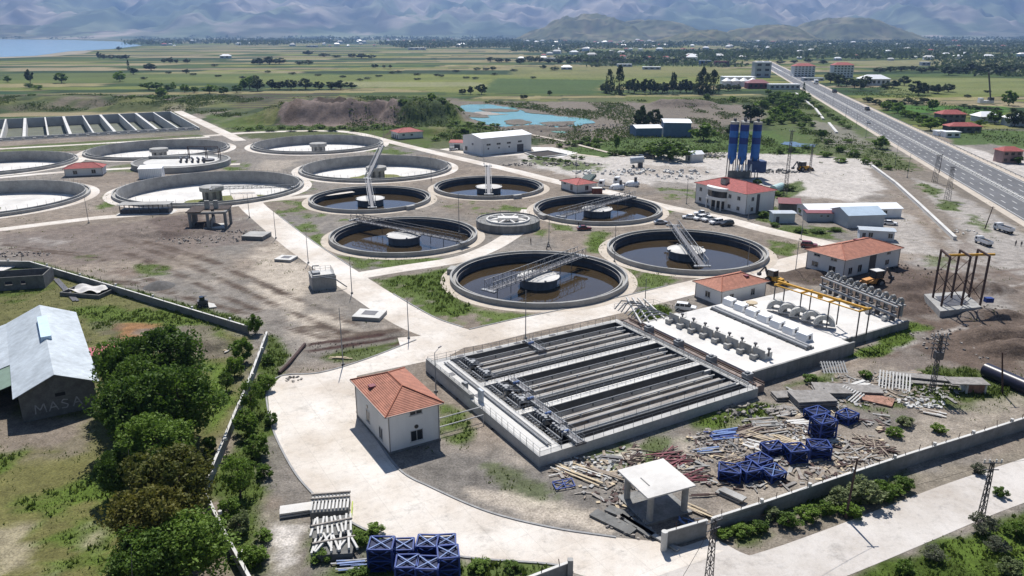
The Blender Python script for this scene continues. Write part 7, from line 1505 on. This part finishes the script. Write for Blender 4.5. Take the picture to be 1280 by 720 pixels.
for px, py, h, w, key, leaf, label in ((1078, 628, 3.4, 5.6, 'bush0', 'pale', "large pale flowering bush behind the leaning wooden pole"), (1048, 632, 2.6, 4.4, 'bush1', 'pale', "pale bush left of the leaning wooden pole"), (1100, 622, 2.6, 4.2, 'bush2', 'mid', "green bush right of the pale flowering bush"), (1062, 645, 1.9, 3.6, 'bush2', 'mid', "green bush at the foot of the leaning wooden pole"),
    (1010, 650, 2.0, 3.6, 'bush0', 'mid', "green bush outside the right wall, middle"), (985, 658, 1.8, 3.4, 'bush1', 'mid', "green bush outside the right wall, nearer the canopy"), (965, 650, 1.8, 3, 'bush2', 'pale', "pale bush close to the wall near the canopy"), (1030, 642, 1.8, 3, 'bush1', 'mid', "green bush between pale bush and wall"), (1130, 612, 1.8, 3.4, 'bush0', 'dark', "dark low bush outside the wall toward the right"),
    (1165, 700, 1.7, 3.4, 'airy1', 'grey', "grey green bush at the left of the lower right verge"), (1228, 668, 2.8, 4.2, 'airy0', 'grey', "grey bush around the foot of the lower right lattice pole"), (1245, 690, 1.8, 3.6, 'airy0', 'grey', "grey green bush right of the lower right lattice pole"), (1270, 670, 2, 3.4, 'bush2', 'mid', "green bush near the right edge of the verge"),
    (1262, 718, 2, 3.6, 'bush0', 'pale', "pale bush in the bottom right corner"), (1130, 716, 1.6, 3, 'bush2', 'mid', "low green bush at the bottom of the verge, left"), (1172, 540, 1.3, 3, 'bush0', 'mid', "low bush among the weeds above the right wall"), (1132, 532, 1.5, 3.4, 'bush1', 'pale', "yellow green bush beside the scrap yard"), (1118, 545, 1.5, 3.2, 'bush2', 'mid', "green bush next to the broken wood tangle"),
    (1015, 478, 1.4, 3.6, 'bush1', 'dark', "low dark bush below the filter deck wall"), (1082, 472, 1.4, 3, 'bush2', 'dark', "dark bush behind the pallets"), (1250, 620, 1.3, 2.4, 'bush1', 'dark', "small dark bush between wall and dirt road"), (1222, 622-30, 1.5, 2.6, 'bush0', 'grey', "grey bush outside the wall at right"),
    (450, 680, 1.6, 3.4, 'bush0', 'mid', "green bush right of the precast stacks"), (470, 665, 1.2, 2.6, 'bush1', 'mid', "low green bush between precast stacks and the road"), (400, 700, 1.3, 3, 'bush2', 'mid', "green bush at the bottom left of the precast stacks"), (450, 722, 1.2, 3, 'bush0', 'mid', "green bush at the bottom edge left of the blue frames"), (600, 712, 1.2, 3, 'bush1', 'mid', "green bush right of the blue frames at the bottom"), (640, 712, 1.0, 2.6, 'bush2', 'dark', "low bush at the bottom edge near the wall stub"), (330, 675, 1.3, 2.6, 'bush1', 'mid', "green bush beside the white spill"),
    (905, 672, 1.2, 3.0, 'bush0', 'mid', "low green bush outside the wall nearest the bottom pole"), (928, 668, 1.3, 3.2, 'bush1', 'mid', "low green bush outside the wall above the gravel bank"), (948, 664, 1.5, 3.0, 'bush2', 'dark', "dark green bush outside the wall left of the pale one"), (1118, 618, 1.4, 3.2, 'bush0', 'mid', "low green bush right end of the bush row outside the wall"),
    (1000, 290, 1.4, 5, 'bush1', 'mid', "green bush behind the service road by the container cabin"), (1022, 291, 1.2, 6, 'bush0', 'dark', "low dark bush in front of the maroon roofed cabin"), (1043, 289, 1.3, 5, 'bush2', 'mid', "green bush left of the blue grey metal shed"), (1002, 268, 2.6, 4, 'bush0', 'mid', "green bush between kiosk and long white building"), (955, 272, 2.2, 5, 'bush1', 'mid', "green bush at the office building's right corner"), (968, 283, 1.4, 4, 'bush2', 'dark', "dark bush left of the container cabin"),
    (985, 238, 2.4, 7, 'bush0', 'dark', "dark bush beside the pale green tank"), (972, 244, 1.6, 6, 'bush1', 'mid', "green bush in front of the pale green tank"), (946, 231, 2.5, 5, 'bush2', 'dark', "dark bush at the foot of the silos"), (325, 700, 1.2, 3, 'bush0', 'dark', "dark bush at the bottom left beside the white spill")):
    p = G(px, py); plant_at(p.x, p.y, key, h, w, leaf, label, "shrub")
# middle distance, each by its foot in the photo: px, py, height px, width px
def many(lst, label, group, key, leaf, cat="tree"):
    for i, (px, py, h, w) in enumerate(sorted(lst)): tree_px(px, py, h, w*(1.7 if 'pop' in key else 1.25), key % (i % (2 if 'pop' in key else 3 if 'bush' in key or 'airy' in key else 4)), leaf, nth(i)+' from the left, '+label, cat, group)
for px, py, h, w, key, lf, lb in ((803, 165, 34, 24, 'far0', 'dusk', "tall dark tree left of the blue walled pair of buildings"), (818, 160, 26, 20, 'far2', 'dusk', "dark tree directly behind the left blue walled building"), (879, 176, 22, 34, 'far1', 'mid', "broad olive tree right of the blue walled buildings"), (938, 152, 26, 34, 'far3', 'dusk', "dark round tree behind the blue silos"),
    (841, 118, 27, 11, 'far1', 'dusk', "tall dark tree in the middle of the tree row behind the pond"), (838, 200, 26, 50, 'far2', 'dark', "big dark bush behind the white gravel yard, right one"), (822, 196, 20, 40, 'far0', 'mid', "green bush behind the white gravel yard, left one"), (911, 170, 14, 8, 'far1', 'dusk', "narrow dark tree left of the silos"), (770, 188, 26, 10, 'far3', 'mid', "slim green tree beside the pond track"), (1004, 117, 13, 5, 'pop0', 'dusk', "single slim poplar left of the far highway"),
    (38, 104, 18, 11, 'far0', 'dusk', "tall dark tree at the far left in the fields"), (77, 104, 13, 20, 'far1', 'mid', "round green tree beside the tall dark one at the far left"), (150, 102, 14, 15, 'far2', 'mid', "round green tree in the left fields"), (161, 88, 12, 4, 'pop1', 'dusk', "slim dark poplar in the left fields"), (167, 93, 10, 13, 'far3', 'dusk', "dark tree beside the slim poplar in the left fields"), (189, 88, 9, 17, 'far0', 'dusk', "dark broad tree in the left fields"),
    (10, 103, 8, 10, 'far1', 'mid', "small tree at the left edge"), (233, 92, 6, 9, 'far2', 'dusk', "small round tree in the left fields, middle"), (149, 63, 5, 7, 'far0', 'dusk', "tiny tree at the lake's end"), (1261, 132, 20, 18, 'far2', 'dark', "round dark tree at the right edge behind the truck crane"), (1100, 186, 16, 22, 'far1', 'dark', "round bush on the near side of the highway"), (1026, 173, 14, 14, 'far3', 'dark', "dark bush in the grass left of the highway"),
    (1165, 138, 14, 16, 'far0', 'mid', "green bush right of the highway, upper"), (1243, 155, 18, 20, 'far1', 'dark', "dark tree between the houses at the right"), (1268, 158, 24, 26, 'far2', 'dusk', "dark tree at the right edge behind the houses"), (1273, 205, 12, 14, 'far3', 'dark', "dark bush beside the pinkish house"), (330, 82, 9, 0, 'far0', 'dusk', "")):
    if w: tree_px(px, py, h, w, key, lf, lb)
many([(762, 117, 28, 9), (774, 118, 33, 9)], "tall dark poplar of the pair behind the pond", "pair of poplars behind the pond", 'pop%d', 'dusk'); many([(873, 118, 26, 8), (878, 118, 31, 9), (884, 118, 24, 8), (891, 117, 27, 10)], "tall dark poplar by the grain silos", "poplars by the grain silos", 'pop%d', 'dusk')
many([(757, 116, 12, 12), (786, 116, 16, 12), (793, 117, 20, 11), (800, 114, 12, 14), (806, 118, 20, 12), (813, 117, 18, 12), (820, 117, 16, 12), (828, 116, 16, 13), (834, 116, 12, 12), (850, 116, 14, 14), (858, 116, 18, 14), (866, 116, 14, 12), (900, 113, 8, 10), (910, 114, 9, 10), (920, 113, 8, 12)], "dark tree in the dense row behind the pond", "dark row behind the pond", 'far%d', 'dusk')
many([(322, 114, 16, 16), (318, 102, 8, 10), (340, 112, 14, 9), (350, 112, 13, 16), (364, 112, 13, 16), (382, 112, 14, 18), (399, 112, 11, 12), (414, 112, 12, 14), (426, 112, 12, 16), (440, 111, 8, 10)], "round dark tree in the row above the mound", "hedge row above the mound", 'far%d', 'dusk')
many([(325, 81, 9, 16), (337, 81, 10, 16), (349, 80, 8, 14), (374, 81, 6, 12), (386, 81, 6, 12), (469, 85, 6, 8), (480, 85, 4, 4), (488, 85, 4, 4), (440, 72, 5, 10), (452, 73, 6, 14), (464, 73, 5, 10), (386, 69, 6, 12), (405, 71, 5, 12), (420, 72, 4, 12), (596, 88, 4, 8), (607, 88, 4, 8), (616, 88, 5, 8), (613, 77, 6, 10), (624, 78, 6, 10), (634, 78, 6, 8)], "dark tree clump out in the middle fields", "clumps in the middle fields", 'far%d', 'dusk')
many([(124, 74, 10, 5), (130, 74, 6, 9), (140, 74, 6, 9), (150, 74, 6, 9), (158, 74, 6, 8), (205, 79, 6, 6), (213, 79, 8, 8), (221, 79, 6, 6), (234, 79, 6, 8), (268, 83, 3, 9), (317, 80, 4, 5)], "dark tree clump in the left fields", "clumps in the left fields", 'far%d', 'dusk')
many([(186, 112, 10, 16), (196, 113, 12, 16), (203, 121, 12, 12), (217, 113, 11, 6), (210, 114, 8, 10), (231, 116, 13, 10), (243, 116, 8, 12), (262, 117, 11, 14), (280, 118, 12, 12), (296, 116, 10, 12), (268, 114, 8, 12), (37, 110, 6, 10), (48, 112, 6, 12), (312, 112, 18, 14), (305, 112, 10, 12)], "green tree behind the long rectangular basins", "trees behind the rectangular basins", 'far%d', 'mid')
many([(578, 118, 7, 9), (588, 118, 10, 7), (602, 118, 14, 12), (655, 124, 7, 9), (687, 119, 6, 6), (679, 86, 5, 8), (693, 88, 5, 10), (711, 80, 4, 8)], "dark tree left of the row of poplars", "trees left of the poplars", 'far%d', 'dusk')
many([(720+i*11+(i % 3)*2, 180-(i % 2)*3, 5+i % 3*2, 12) for i in range(3)]+[(640+i*9, 134+(i*7) % 3, 3, 8) for i in range(4)]+[(1010+i*7, 126+i*5, 5, 10) for i in range(8)]+[(500+i*9, 146-(i*5) % 9, 9, 14) for i in range(9)]+[(400+i*14, 160+(i*3) % 5, 5, 12) for i in range(8)]+[(570+i*8, 156+(i*5) % 9, 6, 12) for i in range(7)], "low green shrub on the rough ground around the pond", "shrubs on rough ground", 'far%d', 'mid', "shrub")
many([(965+i*9, 131-(i*7) % 8, 10, 14) for i in range(5)]+[(968, 148, 14, 16), (980, 144, 16, 18), (992, 146, 12, 18), (950, 135, 10, 14), (975, 122, 10, 12), (915, 128, 8, 10), (960, 118, 8, 8), (1002, 160, 7, 12), (1060, 178, 5, 10), (884, 125, 8, 8)], "green bush in the rough grass behind the silos", "bushes behind the silos", 'far%d', 'mid', "shrub")
many([(1110, 138, 12, 16), (1122, 141, 13, 14), (1142, 150, 12, 14), (1132, 146, 10, 14), (1152, 157, 14, 18), (1163, 163, 16, 20), (1174, 156, 10, 12), (1212, 162, 9, 10), (1225, 158, 9, 12)], "green bush along the right side of the highway", "bushes along the highway", 'far%d', 'mid', "shrub")
many([(1038, 104, 14, 14), (1048, 108, 15, 14), (1058, 108, 12, 14), (1068, 110, 14, 16), (1082, 108, 13, 16), (1076, 112, 12, 12), (1096, 100, 8, 12), (1106, 112, 10, 10), (1116, 110, 10, 14), (1130, 107, 12, 14), (1148, 119, 19, 20), (1160, 116, 12, 20), (1172, 117, 12, 16), (1185, 115, 10, 16)], "dark tree behind the far highway's right side", "trees behind the highway", 'far%d', 'dusk')
many([(1100+i*13, 91-(i*5) % 4, 7, 14) for i in range(6)]+[(1186+i*13, 94-(i*7) % 5, 12, 16) for i in range(8)]+[(1210, 122, 4, 8), (1235, 116, 4, 8)], "dark tree in the belt among the far right fields", "belt in the far right fields", 'far%d', 'dusk')
many([(975+i*18, 80-(i % 3), 5, 10) for i in range(4)]+[(650+i*12, 80-(i*3) % 4, 7, 12) for i in range(18)], "dark tree at the near village edge", "trees at the near village edge", 'far%d', 'dusk')
many([(505+i*7, 152-(i*5) % 11, 6+i % 3*2, 11) for i in range(9)]+[(362+i*9, 137-(i % 3), 4, 9) for i in range(5)]+[(500+i*6, 143-(i*7) % 6, 7, 10) for i in range(8)], "green shrub on the earth mound", "shrubs on the mound", 'far%d', 'mid', "shrub")
many([(20+i*21, 128-(i*5) % 7, 4+i % 2*2, 11) for i in range(11)], "low shrub on the bank behind the rectangular basins", "shrubs on the bank", 'far%d', 'mid', "shrub")
many([(312+i*13, 164-(i*3) % 6, 5, 12) for i in range(9)]+[(545+i*9, 176-(i*5) % 12, 5+i % 2, 11) for i in range(8)], "shrub below the earth mound", "shrubs below the mound", 'far%d', 'mid', "shrub")
many([(955+i*7, 136-(i*5) % 12, 11, 14) for i in range(8)]+[(960+i*8, 156-(i*5) % 9, 9, 14) for i in range(7)], "thick green bush behind the silos", "thicket behind the silos", 'bush%d', 'mid', "shrub")
many([(1015, 158, 6, 10), (1035, 180, 7, 12), (1050, 190, 8, 14), (1068, 196, 9, 14), (1082, 205, 8, 12), (1095, 207, 7, 12), (1110, 212, 6, 10), (1008, 186, 6, 12), (990, 190, 7, 14), (975, 192, 7, 13), (1030, 196, 7, 16), (1050, 203, 6, 16)], "green bush between the silos and the highway", "bushes between silos and highway", 'bush%d', 'mid', "shrub")
many([(700+i*9, 184-(i*3) % 5, 5, 10) for i in range(6)]+[(765+i*9, 194-(i*5) % 5, 7, 12) for i in range(6)]+[(850+i*8, 192-(i*3) % 4, 6, 11) for i in range(5)], "green bush along the back of the gravel yard", "bushes behind the gravel yard", 'bush%d', 'mid', "shrub")
many([(655+i*9, 203-(i*5) % 6, 4, 8) for i in range(9)], "weedy shrub between boulders behind the tanks", "weedy shrubs behind the tanks", 'far%d', 'mid', "shrub")
many([(180+i*31, 99-(i*7) % 9, 3, 8) for i in range(14)]+[(450+i*24, 101-(i*5) % 14, 3, 8) for i in range(10)], "tiny dark bush on a field edge", "bushes on field edges", 'far%d', 'dusk', "shrub")
many([(1085+i*10, 128+(i*3) % 7, 7, 12) for i in range(8)]+[(1195+i*10, 140-(i*5) % 6, 5, 12) for i in range(6)], "dark bush in the rough ground right of the highway", "rough ground bushes right", 'far%d', 'dusk', "shrub")
# woodland of the valley floor, one mass
rs_ = np.random.RandomState(5); cc = []; ssz = []
def belt(px0, px1, py0, py1, n, sz):
    for i in range(n):
        px = rs_.uniform(px0, px1); py = rs_.uniform(py0, py1); p = G(px, py)
        if vnoise(p.x/260, p.y/700, 77) < .36: continue
        r_ = sz*rs_.uniform(.6, 1.4)
        for j in range(9): cc.append((p.x+rs_.normal()*r_*1.4, p.y+rs_.normal()*r_*1.4, r_*rs_.uniform(.2, 1.2))); ssz.append(r_*rs_.uniform(.5, .9))
belt(500, 1290, 51.5, 60, 2300, 9); belt(640, 1000, 60, 72, 700, 6.5); belt(860, 1290, 60, 74, 900, 7); belt(300, 660, 50, 57, 900, 11); belt(160, 420, 50, 56, 450, 11); belt(0, 400, 45.5, 49, 250, 16); belt(400, 1290, 46, 51, 700, 16); belt(740, 980, 72, 84, 260, 5); belt(1160, 1290, 72, 96, 240, 4.5); belt(660, 760, 71, 78, 120, 5)
wm = leaf_mesh(np.array(cc), np.array(ssz), 9, "woodland"); wm.materials.append(LM['dusk']); wo = bpy.data.objects.new("woodland", wm); C.objects.link(wo); tag(wo, "dark woods and gardens covering the far valley floor", "woodland", kind="stuff")

mp_ = np.array([g2(*p) for p in main_poly])
def off_road(x, y, pad=0):
    ok = sdpoly(x, y, mp_) > .2+pad
    for ln, hw_ in ROADS:
        for (x0, y0), (x1, y1) in zip(ln[:-1:2], list(ln[2::2])+([ln[-1]] if len(ln) % 2 == 0 else [])):
            ex, ey = x1-x0, y1-y0; t_ = np.clip(((x-x0)*ex+(y-y0)*ey)/(ex*ex+ey*ey+1e-9), 0, 1); ok &= (x-x0-ex*t_)**2+(y-y0-ey*t_)**2 > (hw_+pad)**2
    return ok
# scrub on the rough ground round the works, one mass of ground cover
rgp = [np.array([g2(*p) for p in q_]) for q_ in (rough, [(955, 130), (1010, 122), (1060, 150), (1120, 195), (1140, 215), (1090, 215), (1000, 200), (950, 190), (900, 200), (780, 195), (700, 185), (800, 170), (950, 165)], [(1040, 105), (1100, 104), (1200, 135), (1290, 160), (1290, 185), (1200, 172), (1130, 150)])]
cc = []; ssz = []
for P_, n_, th_, sz_ in ((rgp[0], 17000, .49, 1.15), (rgp[1], 4200, .47, .8), (rgp[2], 1800, .48, 1.0)):
    xx = rs_.uniform(P_[:, 0].min(), P_[:, 0].max(), n_*3); yy = rs_.uniform(P_[:, 1].min(), P_[:, 1].max(), n_*3); ok = (sdpoly(xx, yy, P_) < 0) & (fbm(xx, yy*.4, 26, 4, 93) > th_) & off_road(xx, yy, 2)
    for hf in holes: ok &= hf(xx, yy) > 4
    pd_ = np.array([g2(*p) for p in [(566, 134), (600, 129), (640, 133), (690, 143), (746, 152), (720, 160), (690, 170), (640, 163), (600, 158)]]); ok &= sdpoly(xx, yy, pd_) > 1
    hs_ = (xx-hm.x)*hn.x+(yy-hm.y)*hn.y; ok &= np.abs(hs_) > 19
    for x_, y_ in list(zip(xx[ok], yy[ok]))[:n_]:
        gz = ground_z(x_, y_); r_ = sz_*rs_.uniform(.4, 1.5)
        for j in range(7): cc.append((x_+rs_.normal()*r_, y_+rs_.normal()*r_, gz+r_*rs_.uniform(0, .9))); ssz.append(r_*rs_.uniform(.3, .6))
sm = leaf_mesh(np.array(cc), np.array(ssz), 19, "scrub"); sm.materials.append(leafmat("leaf_scrub", (.025, .045, .01), (.09, .125, .025))); so_ = bpy.data.objects.new("scrub", sm); C.objects.link(so_); tag(so_, "low scrub and weeds over the rough ground around the plant", "scrub", kind="stuff")

# grass and weeds as tufts
wd = weed; cand = (Y < 420) & (Y > 56) & (np.abs(X) < 240) & (wd > .03)
ci = np.where(cand)[0]; ci = ci[off_road(X[ci], Y[ci], .3)]; pr = wd[ci]*np.clip(1.5-Y[ci]/260, .3, 1); pk = ci[rs_.random_sample(len(ci)) < np.clip(pr, 0, 1)]
def tufts(ix, rep, h, name, lm, label):
    n = len(ix)*rep; bx = np.repeat(X[ix], rep)+rs_.uniform(-.7, .7, n); by = np.repeat(Y[ix], rep)+rs_.uniform(-.7, .7, n); bz = np.repeat(Z[ix], rep)
    hh = h*rs_.uniform(.35, 1.25, n)*np.repeat(.6+.8*n_mid[ix], rep); a = rs_.uniform(0, 6.28, n); w_ = hh*.36; lx = rs_.normal(size=n)*hh*.35; ly = rs_.normal(size=n)*hh*.35
    v = np.stack([np.stack([bx-w_*np.cos(a), by-w_*np.sin(a), bz-.03], 1), np.stack([bx+w_*np.cos(a), by+w_*np.sin(a), bz-.03], 1), np.stack([bx+lx, by+ly, bz+hh], 1)], 1).reshape(-1, 3)
    me = bpy.data.meshes.new(name); me.vertices.add(3*n); me.vertices.foreach_set("co", v.astype(np.float32).ravel()); me.loops.add(3*n); me.loops.foreach_set("vertex_index", np.arange(3*n, dtype=np.int32)); me.polygons.add(n)
    me.polygons.foreach_set("loop_start", (np.arange(n)*3).astype(np.int32)); me.polygons.foreach_set("loop_total", np.full(n, 3, np.int32)); me.update(calc_edges=True); me.materials.append(lm); o = bpy.data.objects.new(name, me); C.objects.link(o); tag(o, label, "grass", kind="stuff")
tufts(pk, 7, .27, "grass", leafmat("grass_blades", (.055, .08, .016), (.13, .165, .035)), "rough green grass and weeds over the ground")
hi = pk[(wd[pk] > .7) & (rs_.random_sample(len(pk)) < .35)]; tufts(hi, 9, .55, "weeds", leafmat("weed_leaves", (.045, .075, .014), (.13, .175, .032)), "taller weeds along walls and road edges")

# ------------------------------------------------------------------ far buildings
def block(px0, px1, pyt, pyb, depth, label, wallm, roofm, floors=4, cols=6, name="apartment_block", pitched=True, group=None):
    a_ = G(px0, pyb); b_ = G(px1, pyb); k = (a_.y*math.cos(PITCH)+CAM_H*math.sin(PITCH))/F_PX; H = (pyb-pyt)*k; L_ = (b_-a_).length
    t = thing(name, label, "building", a_, 0, group); MB().box(0, L_, 0, depth, -.5, H).build("wall", wallm, t)
    if pitched: r = MB(); r.add([(-.8, -.8, H), (L_+.8, -.8, H), (L_+.8, depth+.8, H), (-.8, depth+.8, H), (L_*.25, depth/2, H+depth*.25), (L_*.75, depth/2, H+depth*.25)], [(0, 1, 5, 4), (1, 2, 5), (2, 3, 4, 5), (3, 0, 4)]); r.build("roof", roofm, t)
    else: MB().box(-.4, L_+.4, -.4, depth+.4, H, H+.5).build("roof", roofm, t)
    for f_ in range(floors):
        for c_ in range(cols): x = L_*(c_+.5)/cols; z = H*(f_+.55)/floors; MB().box(x-L_/cols*.26, x+L_/cols*.26, -.12, -.01, z-H/floors*.22, z+H/floors*.22).build("window", M_GLASS, t)
    return t
block(992, 1018, 83, 96, 14, "pale apartment block with reddish roof beyond the highway's end, the left one", M_WALLW, M_TILER, 5, 6); block(1041, 1066, 82, 97, 14, "pale apartment block with reddish roof beyond the highway's end, the right one", M_WALLW, M_TILER, 5, 6)
block(943, 963, 79, 97, 16, "tall pale grey mill tower beside the white conical grain silos", mat("mill_grey", (.42, .44, .48), .7, .15, .1), M_GREYB, 3, 2, "mill_tower", False); block(935, 961, 104, 111, 14, "low dark maroon hall in front of the mill tower", M_MAROON, M_MAROON, 1, 4, "hall"); block(905, 944, 97, 106, 20, "pale blue white mill hall behind the grain silos", M_WALLW, M_MET, 1, 5, "hall", False)
for i, x in enumerate((908, 918, 929, 940)):
    t = thing("grain_silo", ORD[i]+" white grain silo with conical roof from the left, by the mill tower", "silo", G(x, 108), 0, "white grain silos"); MB().lathe([(5.5, 0), (5.5, 6), (6, 6.1)], 20).build("silo_body", M_MET, t); MB().lathe([(6, 6.1), (.1, 9.5)], 20).build("cone_roof", M_MET, t)
block(1176, 1206, 143, 155, 10, "dark house with maroon hip roof right of the highway, the farther one", M_BLOCK, M_TILER, 2, 4, "house"); block(1186, 1226, 158, 166, 8, "low house with long maroon roof right of the highway, the nearer one", M_BLOCK, M_TILER, 1, 4, "house"); block(1252, 1276, 189, 204, 7, "pinkish two part house at the right edge", mat("pinkish", (.36, .25, .23), .8, .2, .5), M_TILER, 2, 3, "house")
block(1078, 1112, 99, 107, 18, "white low factory hall among the trees right of the highway", M_WALLW, M_MET, 1, 6, "hall"); block(875, 889, 76, 81, 12, "small blue grey hall left of the maroon one in the distance", M_BLUEL, M_GREYB, 1, 3, "hall", False); block(894, 911, 77, 83, 12, "small reddish hall behind the far fields", M_MAROON, M_MAROON, 1, 3, "hall", False); block(1152, 1163, 78, 82, 10, "lone white roofed hall in the far right fields", M_GREYB, M_MET, 1, 2, "hall", False)
block(1262, 1285, 148, 158, 10, "white roofed shed at the right edge among the trees", M_GREYB, M_MET, 1, 2, "shed"); block(1225, 1248, 146, 153, 12, "white roofed farm shed right of the maroon hip roof", M_WALLB, M_MET, 1, 3, "shed"); block(962, 1000, 106, 112, 10, "row of small pale sheds by the roadside before the mill", M_WALLB, M_MET, 1, 6, "shed", False); block(1004, 1030, 98, 101, 8, "low pale roadside building between the apartment blocks", M_WALLB, M_GREYB, 1, 4, "shed", False)
block(772, 790, 80.5, 83.5, 12, "long low barn with white roof in the far middle fields, left one", M_GREYB, M_MET, 1, 3, "barn", False); block(804, 826, 84, 87, 12, "long low barn with white roof in the far middle fields, right one", M_GREYB, M_MET, 1, 3, "barn", False); block(702, 715, 84, 87, 12, "small barn with pale roof in the meadow left of the poplars", M_GREYB, M_MET, 1, 2, "barn")
block(680, 700, 73, 76, 14, "white roofed shed at the village edge above the meadow", M_GREYB, M_MET, 1, 3, "shed", False); block(510, 532, 60, 62.5, 30, "long white hall beyond the fields in the middle distance", M_WALLW, M_MET, 1, 3, "hall", False); block(273-210, 76, 0, 0, 1, "", M_WALLW, M_MET) if False else None
block(383, 396, 57, 59, 25, "pale hall beyond the left middle fields", M_WALLB, M_MET, 1, 2, "hall", False); block(275, 287, 70, 73, 15, "small white farmhouse in the left fields", M_WALLW, M_MET, 1, 2, "house"); block(1182, 1200, 166, 172, 6, "pale awning shelter in front of the houses beside the highway", M_MET, M_MET, 1, 2, "shelter", False); block(1172, 1184, 165, 170, 6, "small white awning left of the other shelter beside the highway", M_MET, M_MET, 1, 1, "shelter", False)
hp = [M_WALLW, M_WALLB, M_MET, M_TILER, M_MAROON]; hn2 = 0
for (x0, x1, y0, y1, n_) in ((640, 1280, 52, 60, 70), (640, 900, 62, 76, 34), (400, 660, 50, 58, 34), (160, 420, 50, 58, 22), (0, 200, 44.5, 48.5, 10), (900, 1280, 62, 76, 22), (760, 820, 50, 54, 16)):
    for i in range(n_):
        px = rs_.uniform(x0, x1); py = rs_.uniform(y0, y1); p = G(px, py); s = rs_.uniform(.7, 1.6)*(1+(60-min(60, py))*.05); w_, d_, h_ = 14*s, 10*s, 5*s
        m = MB(); m.m(0).box(0, w_, 0, d_, 0, h_); m.m(1).add([(-.5, -.5, h_), (w_+.5, -.5, h_), (w_+.5, d_+.5, h_), (-.5, d_+.5, h_), (w_*.2, d_/2, h_+d_*.25), (w_*.8, d_/2, h_+d_*.25)], [(0, 1, 5, 4), (1, 2, 5), (2, 3, 4, 5), (3, 0, 4)])
        rc2 = rs_.choice([2, 2, 1, 3]); rc_ = {1: 'pale', 2: 'white', 3: 'red'}[rc2]; o = m.build("village_house", [hp[rs_.randint(0, 3)], hp[rc2]]); o.location = p; o.rotation_euler = (0, 0, rs_.uniform(-.4, .4))
        side = "left" if px < 420 else "middle" if px < 800 else "right"; far_ = "mountain foot" if py < 56 else "field edge"
        tag(o, "small %s roofed village house in the far valley, %s part, towards the %s" % (rc_, side, far_), "house", "far %s roofed village houses, %s part, towards the %s" % (rc_, side, far_))

for a_ in ((700, 590, -30, 10, 3, 2.5, (M_WOOD, M_CONCL), "scattered pale sticks at the basin's bottom corner", "scrap", .14, .07, 60), (792, 575, 10, 14, 4, 2.5, (M_RUST, M_WOOD), "brown scrap sticks in the grass behind the canopy", "scrap", .14, .07, 50), (915, 575, 20, 16, 3.5, 2, (M_WOOD, M_WOODP), "sticks at the left end of the near blue row", "scrap", .16, .07, 40),
    (945, 560, -10, 22, 4, 3, (M_WOOD, M_CONCL), "grey and pale boards among the blue frames", "scrap", .3, .08, 30), (1000, 528, 10, 16, 4, 2, (M_CONCL, M_WOOD), "pale boards behind the tall blue stack", "scrap", .35, .08, 30), (1040, 553, 40, 12, 3, 2, (M_WOODP, M_CONCL), "short pale sticks right of the blue frame with white scrap", "scrap", .14, .07, 50), (860, 655, -40, 14, 3, 2, (M_BLUEL, M_STEELD), "tangle of blue grey bars between canopy and short wall", "scrap", .12, .08, 60),
    (1130, 470, 10, 14, 6, 2.5, (MW, M_WOOD), "grey boards around the big slatted panel", "planks", .5, .1, 20), (990, 510, -10, 16, 4, 2, (MW, M_WOOD), "broken grey boards at the left of the formwork stack", "planks", .5, .1, 25), (1070, 483, 15, 12, 6, 1.5, (MW, M_CONCL), "pale boards at the back of the board stacks", "planks", .4, .1, 15)):
    plank_pile(*a_)
